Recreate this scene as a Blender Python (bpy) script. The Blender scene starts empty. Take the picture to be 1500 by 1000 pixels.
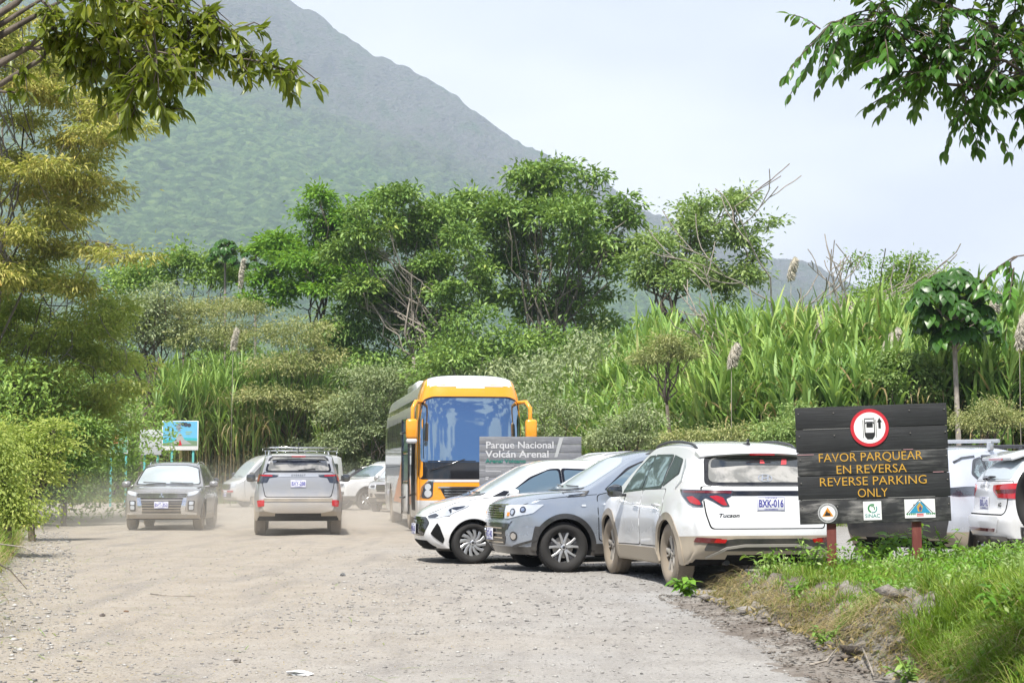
import bpy, bmesh, math, random
import numpy as np
from mathutils import Vector, Matrix, Euler
from mathutils.bvhtree import BVHTree
R = math.radians
rng = np.random.default_rng(7)
random.seed(7)
sc = bpy.context.scene
col = sc.collection

# ------------------------------------------------------------------ camera
CAM_H = 1.28
F = 2500.0 / 1500.0            # focal length in picture widths
PITCH = math.atan(197 / 2500)
cam_d = bpy.data.cameras.new('camera')
cam = bpy.data.objects.new('camera', cam_d); col.objects.link(cam)
cam.location = (0, 0, CAM_H)
cam.rotation_euler = (R(90) + PITCH, 0, 0)
cam_d.sensor_width = 36; cam_d.lens = 36 * F
cam_d.clip_start = 0.1; cam_d.clip_end = 30000
sc.camera = cam

# ------------------------------------------------------------------ light
SUN_EL, SUN_AZ = 58, 192      # azimuth of the sun, clockwise from +Y (behind the camera)
sun_d = bpy.data.lights.new('sun', 'SUN')
sun_d.energy = 5.0; sun_d.angle = R(4); sun_d.color = (1.0, 0.955, 0.88)
sun = bpy.data.objects.new('sun', sun_d); col.objects.link(sun)
sdir = Vector((math.sin(R(SUN_AZ)) * math.cos(R(SUN_EL)), math.cos(R(SUN_AZ)) * math.cos(R(SUN_EL)), math.sin(R(SUN_EL))))
sun.rotation_euler = sdir.to_track_quat('Z', 'Y').to_euler()
sun.location = (0, 0, 60)

world = bpy.data.worlds.new('World'); sc.world = world; world.use_nodes = True
wn = world.node_tree.nodes; wl = world.node_tree.links
wn.clear()
def N(nt, t, **kw):
    n = nt.nodes.new(t)
    for k, v in kw.items():
        if k.startswith('in_'):
            n.inputs[k[3:].replace('_', ' ')].default_value = v
        else: setattr(n, k, v)
    return n
def ramp(nt, stops, fac=None, interp='LINEAR'):
    r = nt.nodes.new('ShaderNodeValToRGB'); r.color_ramp.interpolation = interp
    el = r.color_ramp.elements
    while len(el) > 1: el.remove(el[-1])
    el[0].position = stops[0][0]; c = stops[0][1]; el[0].color = (*c, 1) if len(c) == 3 else c
    for p, c in stops[1:]:
        e = el.new(p); e.color = (*c, 1) if len(c) == 3 else c
    if fac is not None: nt.links.new(fac, r.inputs[0])
    return r
def G(v): return (v, v, v)
wt = world.node_tree
sky = N(wt, 'ShaderNodeTexSky', sky_type='NISHITA', sun_disc=False, sun_elevation=R(SUN_EL), sun_rotation=R(SUN_AZ),
        altitude=500, air_density=1.0, dust_density=0.6, ozone_density=1.2)
tc = N(wt, 'ShaderNodeTexCoord')
mp = N(wt, 'ShaderNodeMapping'); mp.inputs['Scale'].default_value = (1, 1, 2.6)
wl.new(tc.outputs['Generated'], mp.inputs[0])
cn = N(wt, 'ShaderNodeTexNoise'); cn.inputs['Scale'].default_value = 7.5; cn.inputs['Detail'].default_value = 8; cn.inputs['Roughness'].default_value = 0.52
wl.new(mp.outputs[0], cn.inputs['Vector'])
sepw = N(wt, 'ShaderNodeSeparateXYZ'); wl.new(tc.outputs['Generated'], sepw.inputs[0])
cov = N(wt, 'ShaderNodeMapRange'); cov.inputs['From Min'].default_value = -0.45; cov.inputs['From Max'].default_value = 0.25
cov.inputs['To Min'].default_value = 0.0; cov.inputs['To Max'].default_value = 0.55
wl.new(sepw.outputs['Y'], cov.inputs[0])
addn = N(wt, 'ShaderNodeMath', operation='ADD'); wl.new(cn.outputs['Fac'], addn.inputs[0]); wl.new(cov.outputs[0], addn.inputs[1])
cr = ramp(wt, [(0.50, G(0)), (0.56, G(1))], addn.outputs[0])
# the cloud itself: a bright pale sheet with soft bluish undersides
cn2 = N(wt, 'ShaderNodeTexNoise'); cn2.inputs['Scale'].default_value = 3.0; cn2.inputs['Detail'].default_value = 3
wl.new(mp.outputs[0], cn2.inputs['Vector'])
ccol = ramp(wt, [(0.38, (4.9, 5.1, 5.6)), (0.60, (6.3, 6.45, 6.8))], cn2.outputs['Fac'])
mixc = N(wt, 'ShaderNodeMix', data_type='RGBA'); wl.new(cr.outputs[0], mixc.inputs['Factor'])
deep = N(wt, 'ShaderNodeMix', data_type='RGBA', blend_type='MULTIPLY'); deep.inputs['Factor'].default_value = 1; deep.inputs['B'].default_value = (0.42, 0.50, 0.66, 1)   # clear air seen between thick clouds
lowc = N(wt, 'ShaderNodeMapRange'); lowc.inputs['From Min'].default_value = 0.24; lowc.inputs['From Max'].default_value = 0.0; lowc.inputs['To Min'].default_value = 0.0; lowc.inputs['To Max'].default_value = 0.9
wl.new(sepw.outputs['Z'], lowc.inputs[0])
cl2 = N(wt, 'ShaderNodeMix', data_type='RGBA'); wl.new(lowc.outputs[0], cl2.inputs['Factor']); wl.new(ccol.outputs[0], cl2.inputs['A']); cl2.inputs['B'].default_value = (7.2, 7.3, 7.5, 1)
wl.new(cl2.outputs['Result'], mixc.inputs['B'])
wl.new(sky.outputs[0], deep.inputs['A']); wl.new(deep.outputs['Result'], mixc.inputs['A']); wl.new(ccol.outputs[0], mixc.inputs['B'])
bg = N(wt, 'ShaderNodeBackground'); bg.inputs['Strength'].default_value = 0.10
wo = N(wt, 'ShaderNodeOutputWorld'); wl.new(mixc.outputs['Result'], bg.inputs[0]); wl.new(bg.outputs[0], wo.inputs[0])

sc.view_settings.view_transform = 'Standard'; sc.view_settings.look = 'None'
sc.view_settings.exposure = 0.74; sc.view_settings.gamma = 1
cy = sc.cycles
cy.use_denoising = True
try: cy.denoiser = 'OPENIMAGEDENOISE'
except Exception: pass
cy.max_bounces = 7; cy.diffuse_bounces = 3; cy.glossy_bounces = 3; cy.transmission_bounces = 4
cy.transparent_max_bounces = 8; cy.volume_bounces = 1; cy.volume_step_rate = 4; cy.volume_max_steps = 64
cy.sample_clamp_indirect = 6; cy.caustics_reflective = False; cy.caustics_refractive = False
cy.use_adaptive_sampling = True; cy.adaptive_threshold = 0.02

# ------------------------------------------------------------------ helpers
def ray(px, py):
    d = Vector(((px - 750) / 2500, 1, 0)); u = (500 - py) / 2500
    c, s = math.cos(PITCH), math.sin(PITCH)
    return Vector((d.x, c - s * u, s + c * u))
def at(px, py, Y):            # the point of world depth Y seen at that place of the photograph
    r = ray(px, py); t = Y / r.y
    return Vector((r.x * t, Y, CAM_H + r.z * t))
def tag(o, label=None, cat=None, group=None, kind=None):
    if label: o['label'] = label
    if cat: o['category'] = cat
    if group: o['group'] = group
    if kind: o['kind'] = kind
    return o
def empty(name, loc=(0, 0, 0), rz=0.0):
    o = bpy.data.objects.new(name, None); col.objects.link(o)
    o.location = loc; o.rotation_euler = (0, 0, rz); o.empty_display_size = 0.2
    return o
def link(name, me, mats=(), parent=None, smooth=False):
    o = bpy.data.objects.new(name, me); col.objects.link(o)
    if not isinstance(mats, (list, tuple)): mats = [mats]
    if not len(me.materials):
        for m in mats: me.materials.append(m)
    if parent: o.parent = parent
    if smooth:
        me.polygons.foreach_set('use_smooth', [True] * len(me.polygons))
    return o
def np_mesh(name, V, faces_flat, nper, mat_idx=None):
    """V (n,3); faces_flat flat indices; nper = vertices per face (int) or array"""
    me = bpy.data.meshes.new(name)
    V = np.asarray(V, dtype=np.float32); faces_flat = np.asarray(faces_flat, dtype=np.int32).ravel()
    nf = len(faces_flat) // nper
    me.vertices.add(len(V)); me.vertices.foreach_set('co', V.ravel())
    me.loops.add(len(faces_flat)); me.loops.foreach_set('vertex_index', faces_flat)
    me.polygons.add(nf)
    me.polygons.foreach_set('loop_start', np.arange(0, nf * nper, nper, dtype=np.int32))
    if mat_idx is not None: me.polygons.foreach_set('material_index', np.asarray(mat_idx, dtype=np.int32))
    me.update(calc_edges=True)
    return me
def bm_link(name, bm, mats=(), parent=None, smooth=False, sharp=None):
    me = bpy.data.meshes.new(name)
    if sharp is not None:
        bm.normal_update()
        for e in bm.edges:
            if len(e.link_faces) == 2 and e.calc_face_angle(0) > R(sharp): e.smooth = False
        smooth = True
    bm.to_mesh(me); bm.free()
    return link(name, me, mats, parent, smooth)
def bx(bm, c, s, rot=None, mi=0, bev=0.0):
    """box centred at c with full size s"""
    r = bmesh.ops.create_cube(bm, size=1.0)
    vs = r['verts']
    bmesh.ops.scale(bm, vec=s, verts=vs)
    fs = set(f for v in vs for f in v.link_faces)
    if bev > 0:
        es = list(set(e for f in fs for e in f.edges))
        rb = bmesh.ops.bevel(bm, geom=es, offset=bev, segments=2, affect='EDGES', profile=0.5)
        vs = list(set(v for f in rb['faces'] for v in f.verts) | set(v for v in vs if v.is_valid))
        vs = [v for v in vs if v.is_valid]
        fs = set(f for v in vs for f in v.link_faces)
    if rot is not None: bmesh.ops.rotate(bm, verts=vs, cent=(0, 0, 0), matrix=Euler(rot).to_matrix())
    bmesh.ops.translate(bm, vec=c, verts=vs)
    for f in fs: f.material_index = mi
    return vs
def tube(bm, pts, rad, n=6, mi=0, cap=True):
    """tube along points; rad scalar or list"""
    pts = [Vector(p) for p in pts]
    if not isinstance(rad, (list, tuple)): rad = [rad] * len(pts)
    rings = []; prev = None
    for i, p in enumerate(pts):
        a = pts[max(0, i - 1)]; b = pts[min(len(pts) - 1, i + 1)]
        t = (b - a).normalized()
        if prev is None:
            s = t.cross(Vector((0, 0, 1)))
            if s.length < 1e-3: s = t.cross(Vector((1, 0, 0)))
        else: s = prev - t * prev.dot(t)
        s.normalize(); prev = s; w = t.cross(s)
        rings.append([bm.verts.new(p + (s * math.cos(2 * math.pi * k / n) + w * math.sin(2 * math.pi * k / n)) * rad[i]) for k in range(n)])
    for i in range(len(rings) - 1):
        for k in range(n):
            f = bm.faces.new((rings[i][k], rings[i][(k + 1) % n], rings[i + 1][(k + 1) % n], rings[i + 1][k])); f.smooth = True; f.material_index = mi
    if cap:
        f = bm.faces.new(rings[0][::-1]); f.material_index = mi
        f = bm.faces.new(rings[-1]); f.material_index = mi
def lathe(bm, prof, n=32, axis='y', c=(0, 0, 0), mi=0, closed=False):
    """prof: list of (r, h) revolved about the axis through c"""
    rings = []
    for r, h in prof:
        ring = []
        for k in range(n):
            a = 2 * math.pi * k / n
            if axis == 'y': p = Vector((r * math.cos(a), h, r * math.sin(a)))
            elif axis == 'x': p = Vector((h, r * math.cos(a), r * math.sin(a)))
            else: p = Vector((r * math.cos(a), r * math.sin(a), h))
            ring.append(bm.verts.new(p + Vector(c)))
        rings.append(ring)
    m = len(rings)
    for i in range(m if closed else m - 1):
        for k in range(n):
            f = bm.faces.new((rings[i][k], rings[i][(k + 1) % n], rings[(i + 1) % m][(k + 1) % n], rings[(i + 1) % m][k]))
            f.smooth = True; f.material_index = mi
    return rings
def pchip(xs, ys, x):
    xs = np.asarray(xs, float); ys = np.asarray(ys, float); x = np.clip(np.asarray(x, float), xs[0], xs[-1])
    if len(xs) < 3: return np.interp(x, xs, ys)
    h = np.diff(xs); d = np.diff(ys) / h; m = np.zeros(len(xs))
    for i in range(1, len(xs) - 1):
        if d[i - 1] * d[i] > 0:
            w1 = 2 * h[i] + h[i - 1]; w2 = h[i] + 2 * h[i - 1]
            m[i] = (w1 + w2) / (w1 / d[i - 1] + w2 / d[i])
    m[0] = d[0]; m[-1] = d[-1]
    i = np.clip(np.searchsorted(xs, x, side='right') - 1, 0, len(xs) - 2)
    t = (x - xs[i]) / h[i]
    return ((2 * t**3 - 3 * t**2 + 1) * ys[i] + (t**3 - 2 * t**2 + t) * h[i] * m[i] + (-2 * t**3 + 3 * t**2) * ys[i + 1] + (t**3 - t**2) * h[i] * m[i + 1])
def vnoise(x, y, seed=0):
    """smooth value noise, numpy arrays"""
    xi = np.floor(x).astype(np.int64); yi = np.floor(y).astype(np.int64)
    xf = x - xi; yf = y - yi
    def hsh(a, b):
        h = (a * 374761393 + b * 668265263 + seed * 1442695041) & 0xffffffff
        h = ((h ^ (h >> 13)) * 1274126177) & 0xffffffff
        return ((h ^ (h >> 16)) & 0xffff) / 65535.0
    u = xf * xf * (3 - 2 * xf); v = yf * yf * (3 - 2 * yf)
    return (hsh(xi, yi) * (1 - u) + hsh(xi + 1, yi) * u) * (1 - v) + (hsh(xi, yi + 1) * (1 - u) + hsh(xi + 1, yi + 1) * u) * v
def fbm(x, y, o=4, seed=0):
    s = 0; a = 0.5; t = 0
    for k in range(o):
        s = s + a * vnoise(x * 2**k, y * 2**k, seed + k * 17); t += a; a *= 0.5
    return s / t

# ------------------------------------------------------------------ materials
MATS = {}
def mat(name, c=(0.5, 0.5, 0.5), rough=0.5, metal=0.0, coat=0.0, spec=0.5, emit=None):
    if name in MATS: return MATS[name]
    m = bpy.data.materials.new(name); m.use_nodes = True
    b = m.node_tree.nodes['Principled BSDF']
    b.inputs['Base Color'].default_value = (*c, 1); b.inputs['Roughness'].default_value = rough
    b.inputs['Metallic'].default_value = metal; b.inputs['Coat Weight'].default_value = coat
    b.inputs['Coat Roughness'].default_value = 0.04; b.inputs['Specular IOR Level'].default_value = spec
    MATS[name] = m; return m
def pbsdf(m): return m.node_tree.nodes['Principled BSDF']
def objcoord(nt, scale=(1, 1, 1), kind='Object'):
    t = nt.nodes.new('ShaderNodeTexCoord'); mpn = nt.nodes.new('ShaderNodeMapping')
    mpn.inputs['Scale'].default_value = scale; nt.links.new(t.outputs[kind], mpn.inputs[0]); return mpn.outputs[0]
def noise(nt, vec, scale, detail=4, rough=0.5, dist=0.0):
    n = nt.nodes.new('ShaderNodeTexNoise'); n.inputs['Scale'].default_value = scale
    n.inputs['Detail'].default_value = detail; n.inputs['Roughness'].default_value = rough; n.inputs['Distortion'].default_value = dist
    if vec is not None: nt.links.new(vec, n.inputs['Vector'])
    return n.outputs['Fac']
def mixc_(nt, fac, a, b, mode='MIX'):
    m = nt.nodes.new('ShaderNodeMix'); m.data_type = 'RGBA'; m.blend_type = mode
    for s, v in (('Factor', fac), ('A', a), ('B', b)):
        if isinstance(v, bpy.types.NodeSocket): nt.links.new(v, m.inputs[s])
        elif isinstance(v, (int, float)): m.inputs[s].default_value = v
        else: m.inputs[s].default_value = (*v, 1)
    return m.outputs['Result']
def mth(nt, op, a, b=0.0, clamp=False):
    m = nt.nodes.new('ShaderNodeMath'); m.operation = op; m.use_clamp = clamp
    for i, v in enumerate((a, b)):
        if isinstance(v, bpy.types.NodeSocket): nt.links.new(v, m.inputs[i])
        else: m.inputs[i].default_value = v
    return m.outputs[0]
def mrange(nt, v, a, b, c=0.0, d=1.0):
    m = nt.nodes.new('ShaderNodeMapRange')
    nt.links.new(v, m.inputs[0])
    for i, k in enumerate((a, b, c, d)): m.inputs[i + 1].default_value = k
    return m.outputs[0]
def bump(nt, h, strength=0.5, dist=0.02):
    b = nt.nodes.new('ShaderNodeBump'); b.inputs['Strength'].default_value = strength; b.inputs['Distance'].default_value = dist
    nt.links.new(h, b.inputs['Height']); return b.outputs[0]

def leaf_mat(name, stops, trans=0.35, rough=0.5, big=0.35, tip=None):
    """leaf colours differ leaf by leaf and clump by clump"""
    if name in MATS: return MATS[name]
    m = bpy.data.materials.new(name); m.use_nodes = True; nt = m.node_tree; b = pbsdf(m)
    geo = nt.nodes.new('ShaderNodeNewGeometry')
    pos = nt.nodes.new('ShaderNodeTexCoord')
    nz = noise(nt, pos.outputs['Object'], big, 3, 0.6)
    f = mth(nt, 'ADD', mth(nt, 'MULTIPLY', geo.outputs['Random Per Island'], 0.55), mth(nt, 'MULTIPLY', mrange(nt, nz, 0.3, 0.7), 0.45))
    r = ramp(nt, stops, f)
    cl = r.outputs[0]
    nt.links.new(cl, b.inputs['Base Color']); b.inputs['Roughness'].default_value = rough
    b.inputs['Specular IOR Level'].default_value = 0.35
    tr = nt.nodes.new('ShaderNodeBsdfTranslucent')
    tcol = mixc_(nt, 0.5, cl, (0.30, 0.42, 0.04), 'MIX')
    nt.links.new(tcol, tr.inputs['Color'])
    mx = nt.nodes.new('ShaderNodeMixShader'); mx.inputs[0].default_value = trans
    nt.links.new(b.outputs[0], mx.inputs[1]); nt.links.new(tr.outputs[0], mx.inputs[2])
    nt.links.new(mx.outputs[0], nt.nodes['Material Output'].inputs['Surface'])
    MATS[name] = m; return m
def bark_mat(name, c1, c2):
    if name in MATS: return MATS[name]
    m = mat(name, c1, 0.85); nt = m.node_tree
    v = objcoord(nt, (6, 6, 1.5)); f = noise(nt, v, 3, 5)
    nt.links.new(mixc_(nt, mrange(nt, f, 0.35, 0.65), c1, c2), pbsdf(m).inputs['Base Color'])
    nt.links.new(bump(nt, f, 0.5, 0.03), pbsdf(m).inputs['Normal'])
    return m
# ================================================================== land
LOT_EDGE = [(-200, 90), (-30, 92), (-23, 90), (-14, 80), (-6, 76), (0, 66), (4, 52), (8, 44), (14, 42), (40, 40), (200, 40)]
def edge_y(x): return np.interp(x, [p[0] for p in LOT_EDGE], [p[1] for p in LOT_EDGE])
def verge_x(y):   # where the left verge ends and the road begins
    return np.interp(y, [0, 10, 16, 20, 25, 35, 60, 90, 100], [-3.2, -3.35, -4.8, -6.0, -7.2, -9.9, -16.5, -25, -30])
def ground_h(x, y):
    """height of the land"""
    x = np.asarray(x, float); y = np.asarray(y, float)
    h = np.zeros(np.broadcast(x, y).shape)
    e = y - edge_y(x)                                   # rising ground beyond the parking lot
    h = h + np.clip(e / 22, 0, 1) ** 1.2 * 2.2 + np.clip((e - 30) / 200, 0, 1) * 6
    v = verge_x(y) - x                                  # left verge
    h = h + np.clip(v / 1.8, 0, 1) ** 1.0 * 0.35 + np.clip((v - 2) / 12, 0, 1) * 1.0
    h = h + 0.05 * (fbm(x * 0.12, y * 0.12, 3, 5) - 0.5) + 0.03 * (fbm(x * 0.6, y * 0.6, 3, 9) - 0.5)
    # wheel ruts on the road
    h = h + 0.012 * np.sin(x * 3.3 + 0.08 * y) * np.clip(1 - np.abs(x + 3 + y * 0.05) / 6, 0, 1)
    return h
def gh(x, y): return float(ground_h(np.array([x]), np.array([y]))[0])

def grid_mesh(name, xs, ys, hf):
    X, Y = np.meshgrid(xs, ys); Z = hf(X, Y)
    V = np.stack([X, Y, Z], -1).reshape(-1, 3)
    nx, ny = len(xs), len(ys)
    i = np.arange(ny - 1)[:, None] * nx + np.arange(nx - 1)[None, :]
    Fc = np.stack([i, i + 1, i + 1 + nx, i + nx], -1).reshape(-1, 4)
    return np_mesh(name, V, Fc, 4)
def spaced(breaks):
    out = []
    for a, b, s in breaks: out += list(np.arange(a, b, s))
    return np.array(out + [breaks[-1][1]], float)

# gravel: one sheet from behind the camera out to the horizon
gm = mat('gravel', (0.3, 0.29, 0.28), 0.95); nt = gm.node_tree; b = pbsdf(gm)
b.inputs['Specular IOR Level'].default_value = 0.15
pc = objcoord(nt)
sx = nt.nodes.new('ShaderNodeSeparateXYZ'); nt.links.new(pc, sx.inputs[0])
big = noise(nt, pc, 0.16, 5, 0.6)
side = mth(nt, 'ADD', sx.outputs['X'], mth(nt, 'MULTIPLY', mth(nt, 'SUBTRACT', big, 0.5), 9.0))
grey = mrange(nt, side, -3.2, 2.0)                          # tan dust on the road, grey crushed stone in the lot
base = mixc_(nt, grey, (0.278, 0.243, 0.198), (0.246, 0.238, 0.228))
mid = noise(nt, pc, 1.7, 6, 0.65)
base = mixc_(nt, mrange(nt, mid, 0.35, 0.7), base, mixc_(nt, grey, (0.33, 0.295, 0.248), (0.31, 0.302, 0.29)))
mv = objcoord(nt, (2.2, 0.35, 1))
strk = noise(nt, mv, 0.9, 4, 0.6)
base = mixc_(nt, mth(nt, 'MULTIPLY', mrange(nt, strk, 0.50, 0.68), 0.6), base, (0.195, 0.18, 0.165))
def pebble_layer(nt, pc, base, scale, lo, hi, dark, amt, thr):
    v = nt.nodes.new('ShaderNodeTexVoronoi'); v.inputs['Scale'].default_value = scale; v.inputs['Randomness'].default_value = 1
    nt.links.new(pc, v.inputs['Vector'])
    spot = mth(nt, 'SUBTRACT', 1.0, mrange(nt, v.outputs['Distance'], lo, hi))
    sep = nt.nodes.new('ShaderNodeSeparateColor'); nt.links.new(v.outputs['Color'], sep.inputs[0])
    keep = mth(nt, 'GREATER_THAN', sep.outputs[0], thr)
    msk = mth(nt, 'MULTIPLY', mth(nt, 'MULTIPLY', spot, keep), amt)
    c = mixc_(nt, sep.outputs[1], dark, tuple(min(1, k * 2.6) for k in dark))
    return mixc_(nt, msk, base, c), mth(nt, 'MULTIPLY', spot, sep.outputs[2])
base, h1 = pebble_layer(nt, pc, base, 34, 0.22, 0.42, (0.10, 0.095, 0.09), 0.8, 0.60)
base, h2 = pebble_layer(nt, pc, base, 15, 0.12, 0.26, (0.085, 0.08, 0.075), 0.85, 0.84)
base, h3 = pebble_layer(nt, pc, base, 75, 0.25, 0.5, (0.22, 0.21, 0.20), 0.5, 0.45)
soil = mrange(nt, noise(nt, pc, 0.7, 5, 0.7), 0.45, 0.6)
nt.links.new(base, b.inputs['Base Color'])
hh = mth(nt, 'ADD', mth(nt, 'MULTIPLY', h1, 0.5), mth(nt, 'ADD', mth(nt, 'MULTIPLY', h2, 1.0), mth(nt, 'ADD', mth(nt, 'MULTIPLY', h3, 0.25), mth(nt, 'MULTIPLY', noise(nt, pc, 9, 6, 0.7), 0.9))))
nt.links.new(bump(nt, hh, 0.8, 0.018), b.inputs['Normal'])
xs = spaced([(-9000, -400, 600), (-400, -60, 20), (-60, -12, 1.5), (-12, 12, 0.16), (12, 60, 1.5), (60, 400, 20), (400, 9000, 600)])
ys = spaced([(-400, -20, 40), (-20, 6, 2), (6, 30, 0.16), (30, 50, 0.5), (50, 130, 2), (130, 600, 30), (600, 3000, 300), (3000, 9000, 1000)])
g = link('ground', grid_mesh('ground', xs, ys, ground_h), gm, smooth=True); tag(g, kind='structure')

# soil under the plants beyond the lot and on the left verge
soilm = mat('forest_soil', (0.07, 0.06, 0.04), 1.0); nt = soilm.node_tree
pc2 = objcoord(nt)
nt.links.new(mixc_(nt, mrange(nt, noise(nt, pc2, 1.3, 6, 0.7), 0.35, 0.65), (0.055, 0.05, 0.032), (0.14, 0.12, 0.075)), pbsdf(soilm).inputs['Base Color'])
def strip_mesh(name, fx0, fx1, ys, nx, dz):
    V = []; 
    for y in ys:
        a, c = fx0(y), fx1(y)
        xx = a + (c - a) * np.linspace(0, 1, nx)
        V.append(np.stack([xx, np.full(nx, y), ground_h(xx, np.full(nx, y)) + dz], -1))
    V = np.concatenate(V); ny = len(ys)
    i = np.arange(ny - 1)[:, None] * nx + np.arange(nx - 1)[None, :]
    return np_mesh(name, V, np.stack([i, i + 1, i + 1 + nx, i + nx], -1).reshape(-1, 4), 4)
o = link('verge_soil', strip_mesh('verge_soil', lambda y: verge_x(y) - 40, lambda y: verge_x(y) - 0.25 - 0.5 * float(vnoise(np.array([y * 0.8]), np.array([3.0]))[0]), spaced([(4, 40, 0.3), (40, 90, 1)]), 60, 0.02), soilm, smooth=True)
tag(o, kind='structure')
def rows_mesh(name, xs, dz):
    V = []; tt = np.concatenate([np.linspace(0, 25, 26), np.linspace(30, 420, 14)])
    for x in xs:
        y0 = float(edge_y(x)) + 0.2 + 1.0 * float(vnoise(np.array([x * 0.7]), np.array([9.0]))[0])
        yy = y0 + tt
        V.append(np.stack([np.full(len(yy), x), yy, ground_h(np.full(len(yy), x), yy) + dz], -1))
    nx = len(tt); V = np.concatenate(V); ny = len(xs)
    i = np.arange(ny - 1)[:, None] * nx + np.arange(nx - 1)[None, :]
    return np_mesh(name, V, np.stack([i, i + nx, i + 1 + nx, i + 1], -1).reshape(-1, 4), 4)
o = link('bank_soil', rows_mesh('bank_soil', np.arange(-90, 90, 0.8), 0.10), soilm, smooth=True)
tag(o, kind='structure')

# ------------------------------------------------------------------ volcano
RD = 3000.0
sky_px = [(-1400, 480), (-900, 300), (-500, 60), (-200, -160), (60, -260), (200, -170), (330, -70), (440, 0), (500, 40), (560, 75), (640, 120), (700, 160), (760, 200), (830, 240), (880, 262),
          (940, 295), (975, 312), (1050, 352), (1110, 377), (1150, 379), (1200, 392), (1250, 414), (1300, 436), (1360, 449), (1420, 440), (1470, 424), (1520, 420), (1600, 440), (1800, 500), (2300, 560), (3200, 600)]
skx = np.array([(p[0] - 750) * RD / 2500 for p in sky_px]); skz = np.array([CAM_H + (697 - p[1]) * RD / 2500 for p in sky_px])
def ridge(x): return pchip(skx, skz, x)
def mount_h(X, Y):
    bend = 0.10 * (X + 400)                          # the flank turns away to the right
    S = ridge(X)
    t = np.clip((Y - 850) / (RD - 850), 0, None)
    back = np.clip((Y - RD) / 1500, 0, 1)
    prof = np.where(t < 1, t ** 1.25, 1 - back * 0.9)
    S = S + (fbm(X * .02, X * 0, 4, 88) - .5) * 26; h = S * prof
    # gullies running down to the lower right
    d = X * 0.55 + (RD - Y) * 0.35
    gl = fbm(d * 0.012, Y * 0.0016 + X * 0.0008, 4, 31) - 0.5
    amp = np.clip(t, 0, 1) * np.clip((1.0 - t) * 6 + 0.14, 0, 1)
    h = h + gl * 80 * amp * np.clip(S / 500, 0.2, 1)
    h = h + (fbm(X * 0.006, Y * 0.006, 5, 77) - 0.5) * 80 * amp
    # tree crowns roughen the green slopes
    cr = np.maximum(vnoise(X / 9, Y / 40, 3), vnoise(X / 13 + 5, Y / 60, 8))
    fade = np.clip(1.25 - h / np.maximum(S, 1) * 1.0, 0.12, 1)
    h = h + cr * 20 * fade * np.clip(t * 4, 0, 1)
    return h - 3
mm = mat('volcano_slopes', (0.1, 0.12, 0.07), 1.0); nt = mm.node_tree; b = pbsdf(mm); b.inputs['Specular IOR Level'].default_value = 0.1
pc = objcoord(nt); sx = nt.nodes.new('ShaderNodeSeparateXYZ'); nt.links.new(pc, sx.inputs[0])
warp = noise(nt, pc, 0.004, 6, 0.65); fine = noise(nt, objcoord(nt, (1, .2, 1.3)), 0.12, 5, 0.65); stv = objcoord(nt, (0.010, 0.003, 0.004)); strk = noise(nt, stv, 2.2, 6, 0.62, 0.6)
# tree line: drops to the right
zz = mth(nt, 'ADD', sx.outputs['Z'], mth(nt, 'MULTIPLY', sx.outputs['X'], 0.42))
zz = mth(nt, 'ADD', zz, mth(nt, 'MULTIPLY', mth(nt, 'SUBTRACT', warp, 0.5), 240.0))
zz = mth(nt, 'ADD', zz, mth(nt, 'MULTIPLY', mth(nt, 'SUBTRACT', strk, 0.5), 150.0))
bare = mrange(nt, zz, 330, 450)
vor = nt.nodes.new('ShaderNodeTexVoronoi'); vor.inputs['Scale'].default_value = 0.11; nt.links.new(objcoord(nt, (1, .2, 1.3)), vor.inputs['Vector'])
sepc = nt.nodes.new('ShaderNodeSeparateColor'); nt.links.new(vor.outputs['Color'], sepc.inputs[0])
gcol = ramp(nt, [(0.1, (0.018, 0.052, 0.020)), (0.5, (0.065, 0.13, 0.04)), (0.9, (0.17, 0.25, 0.08))], mth(nt, 'ADD', mth(nt, 'MULTIPLY', sepc.outputs[0], 0.45), mth(nt, 'MULTIPLY', mrange(nt, fine, 0.3, 0.7), 0.55))).outputs[0]
rcol = ramp(nt, [(0.3, (0.085, 0.085, 0.085)), (0.5, (0.145, 0.14, 0.13)), (0.7, (0.07, 0.11, 0.06))], strk).outputs[0]
rcol = mixc_(nt, mrange(nt, fine, 0.45, 0.75), rcol, (0.085, 0.105, 0.055))
nt.links.new(mixc_(nt, bare, gcol, rcol), b.inputs['Base Color'])
nt.links.new(bump(nt, mth(nt, 'ADD', mth(nt, 'MULTIPLY', fine, 1.0), mth(nt, 'MULTIPLY', vor.outputs['Distance'], -0.25)), 1.0, 22), b.inputs['Normal'])
xs = np.concatenate([np.arange(-2600, -1300, 20), np.arange(-1300, 1300, 4.5), np.arange(1300, 2900, 20)])
ys = np.concatenate([np.arange(820, 3100, 7.5), np.arange(3100, 3380, 40)])
mo = link('mountain', grid_mesh('mountain', xs, ys, mount_h), mm, smooth=True); tag(mo, kind='structure')
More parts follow.
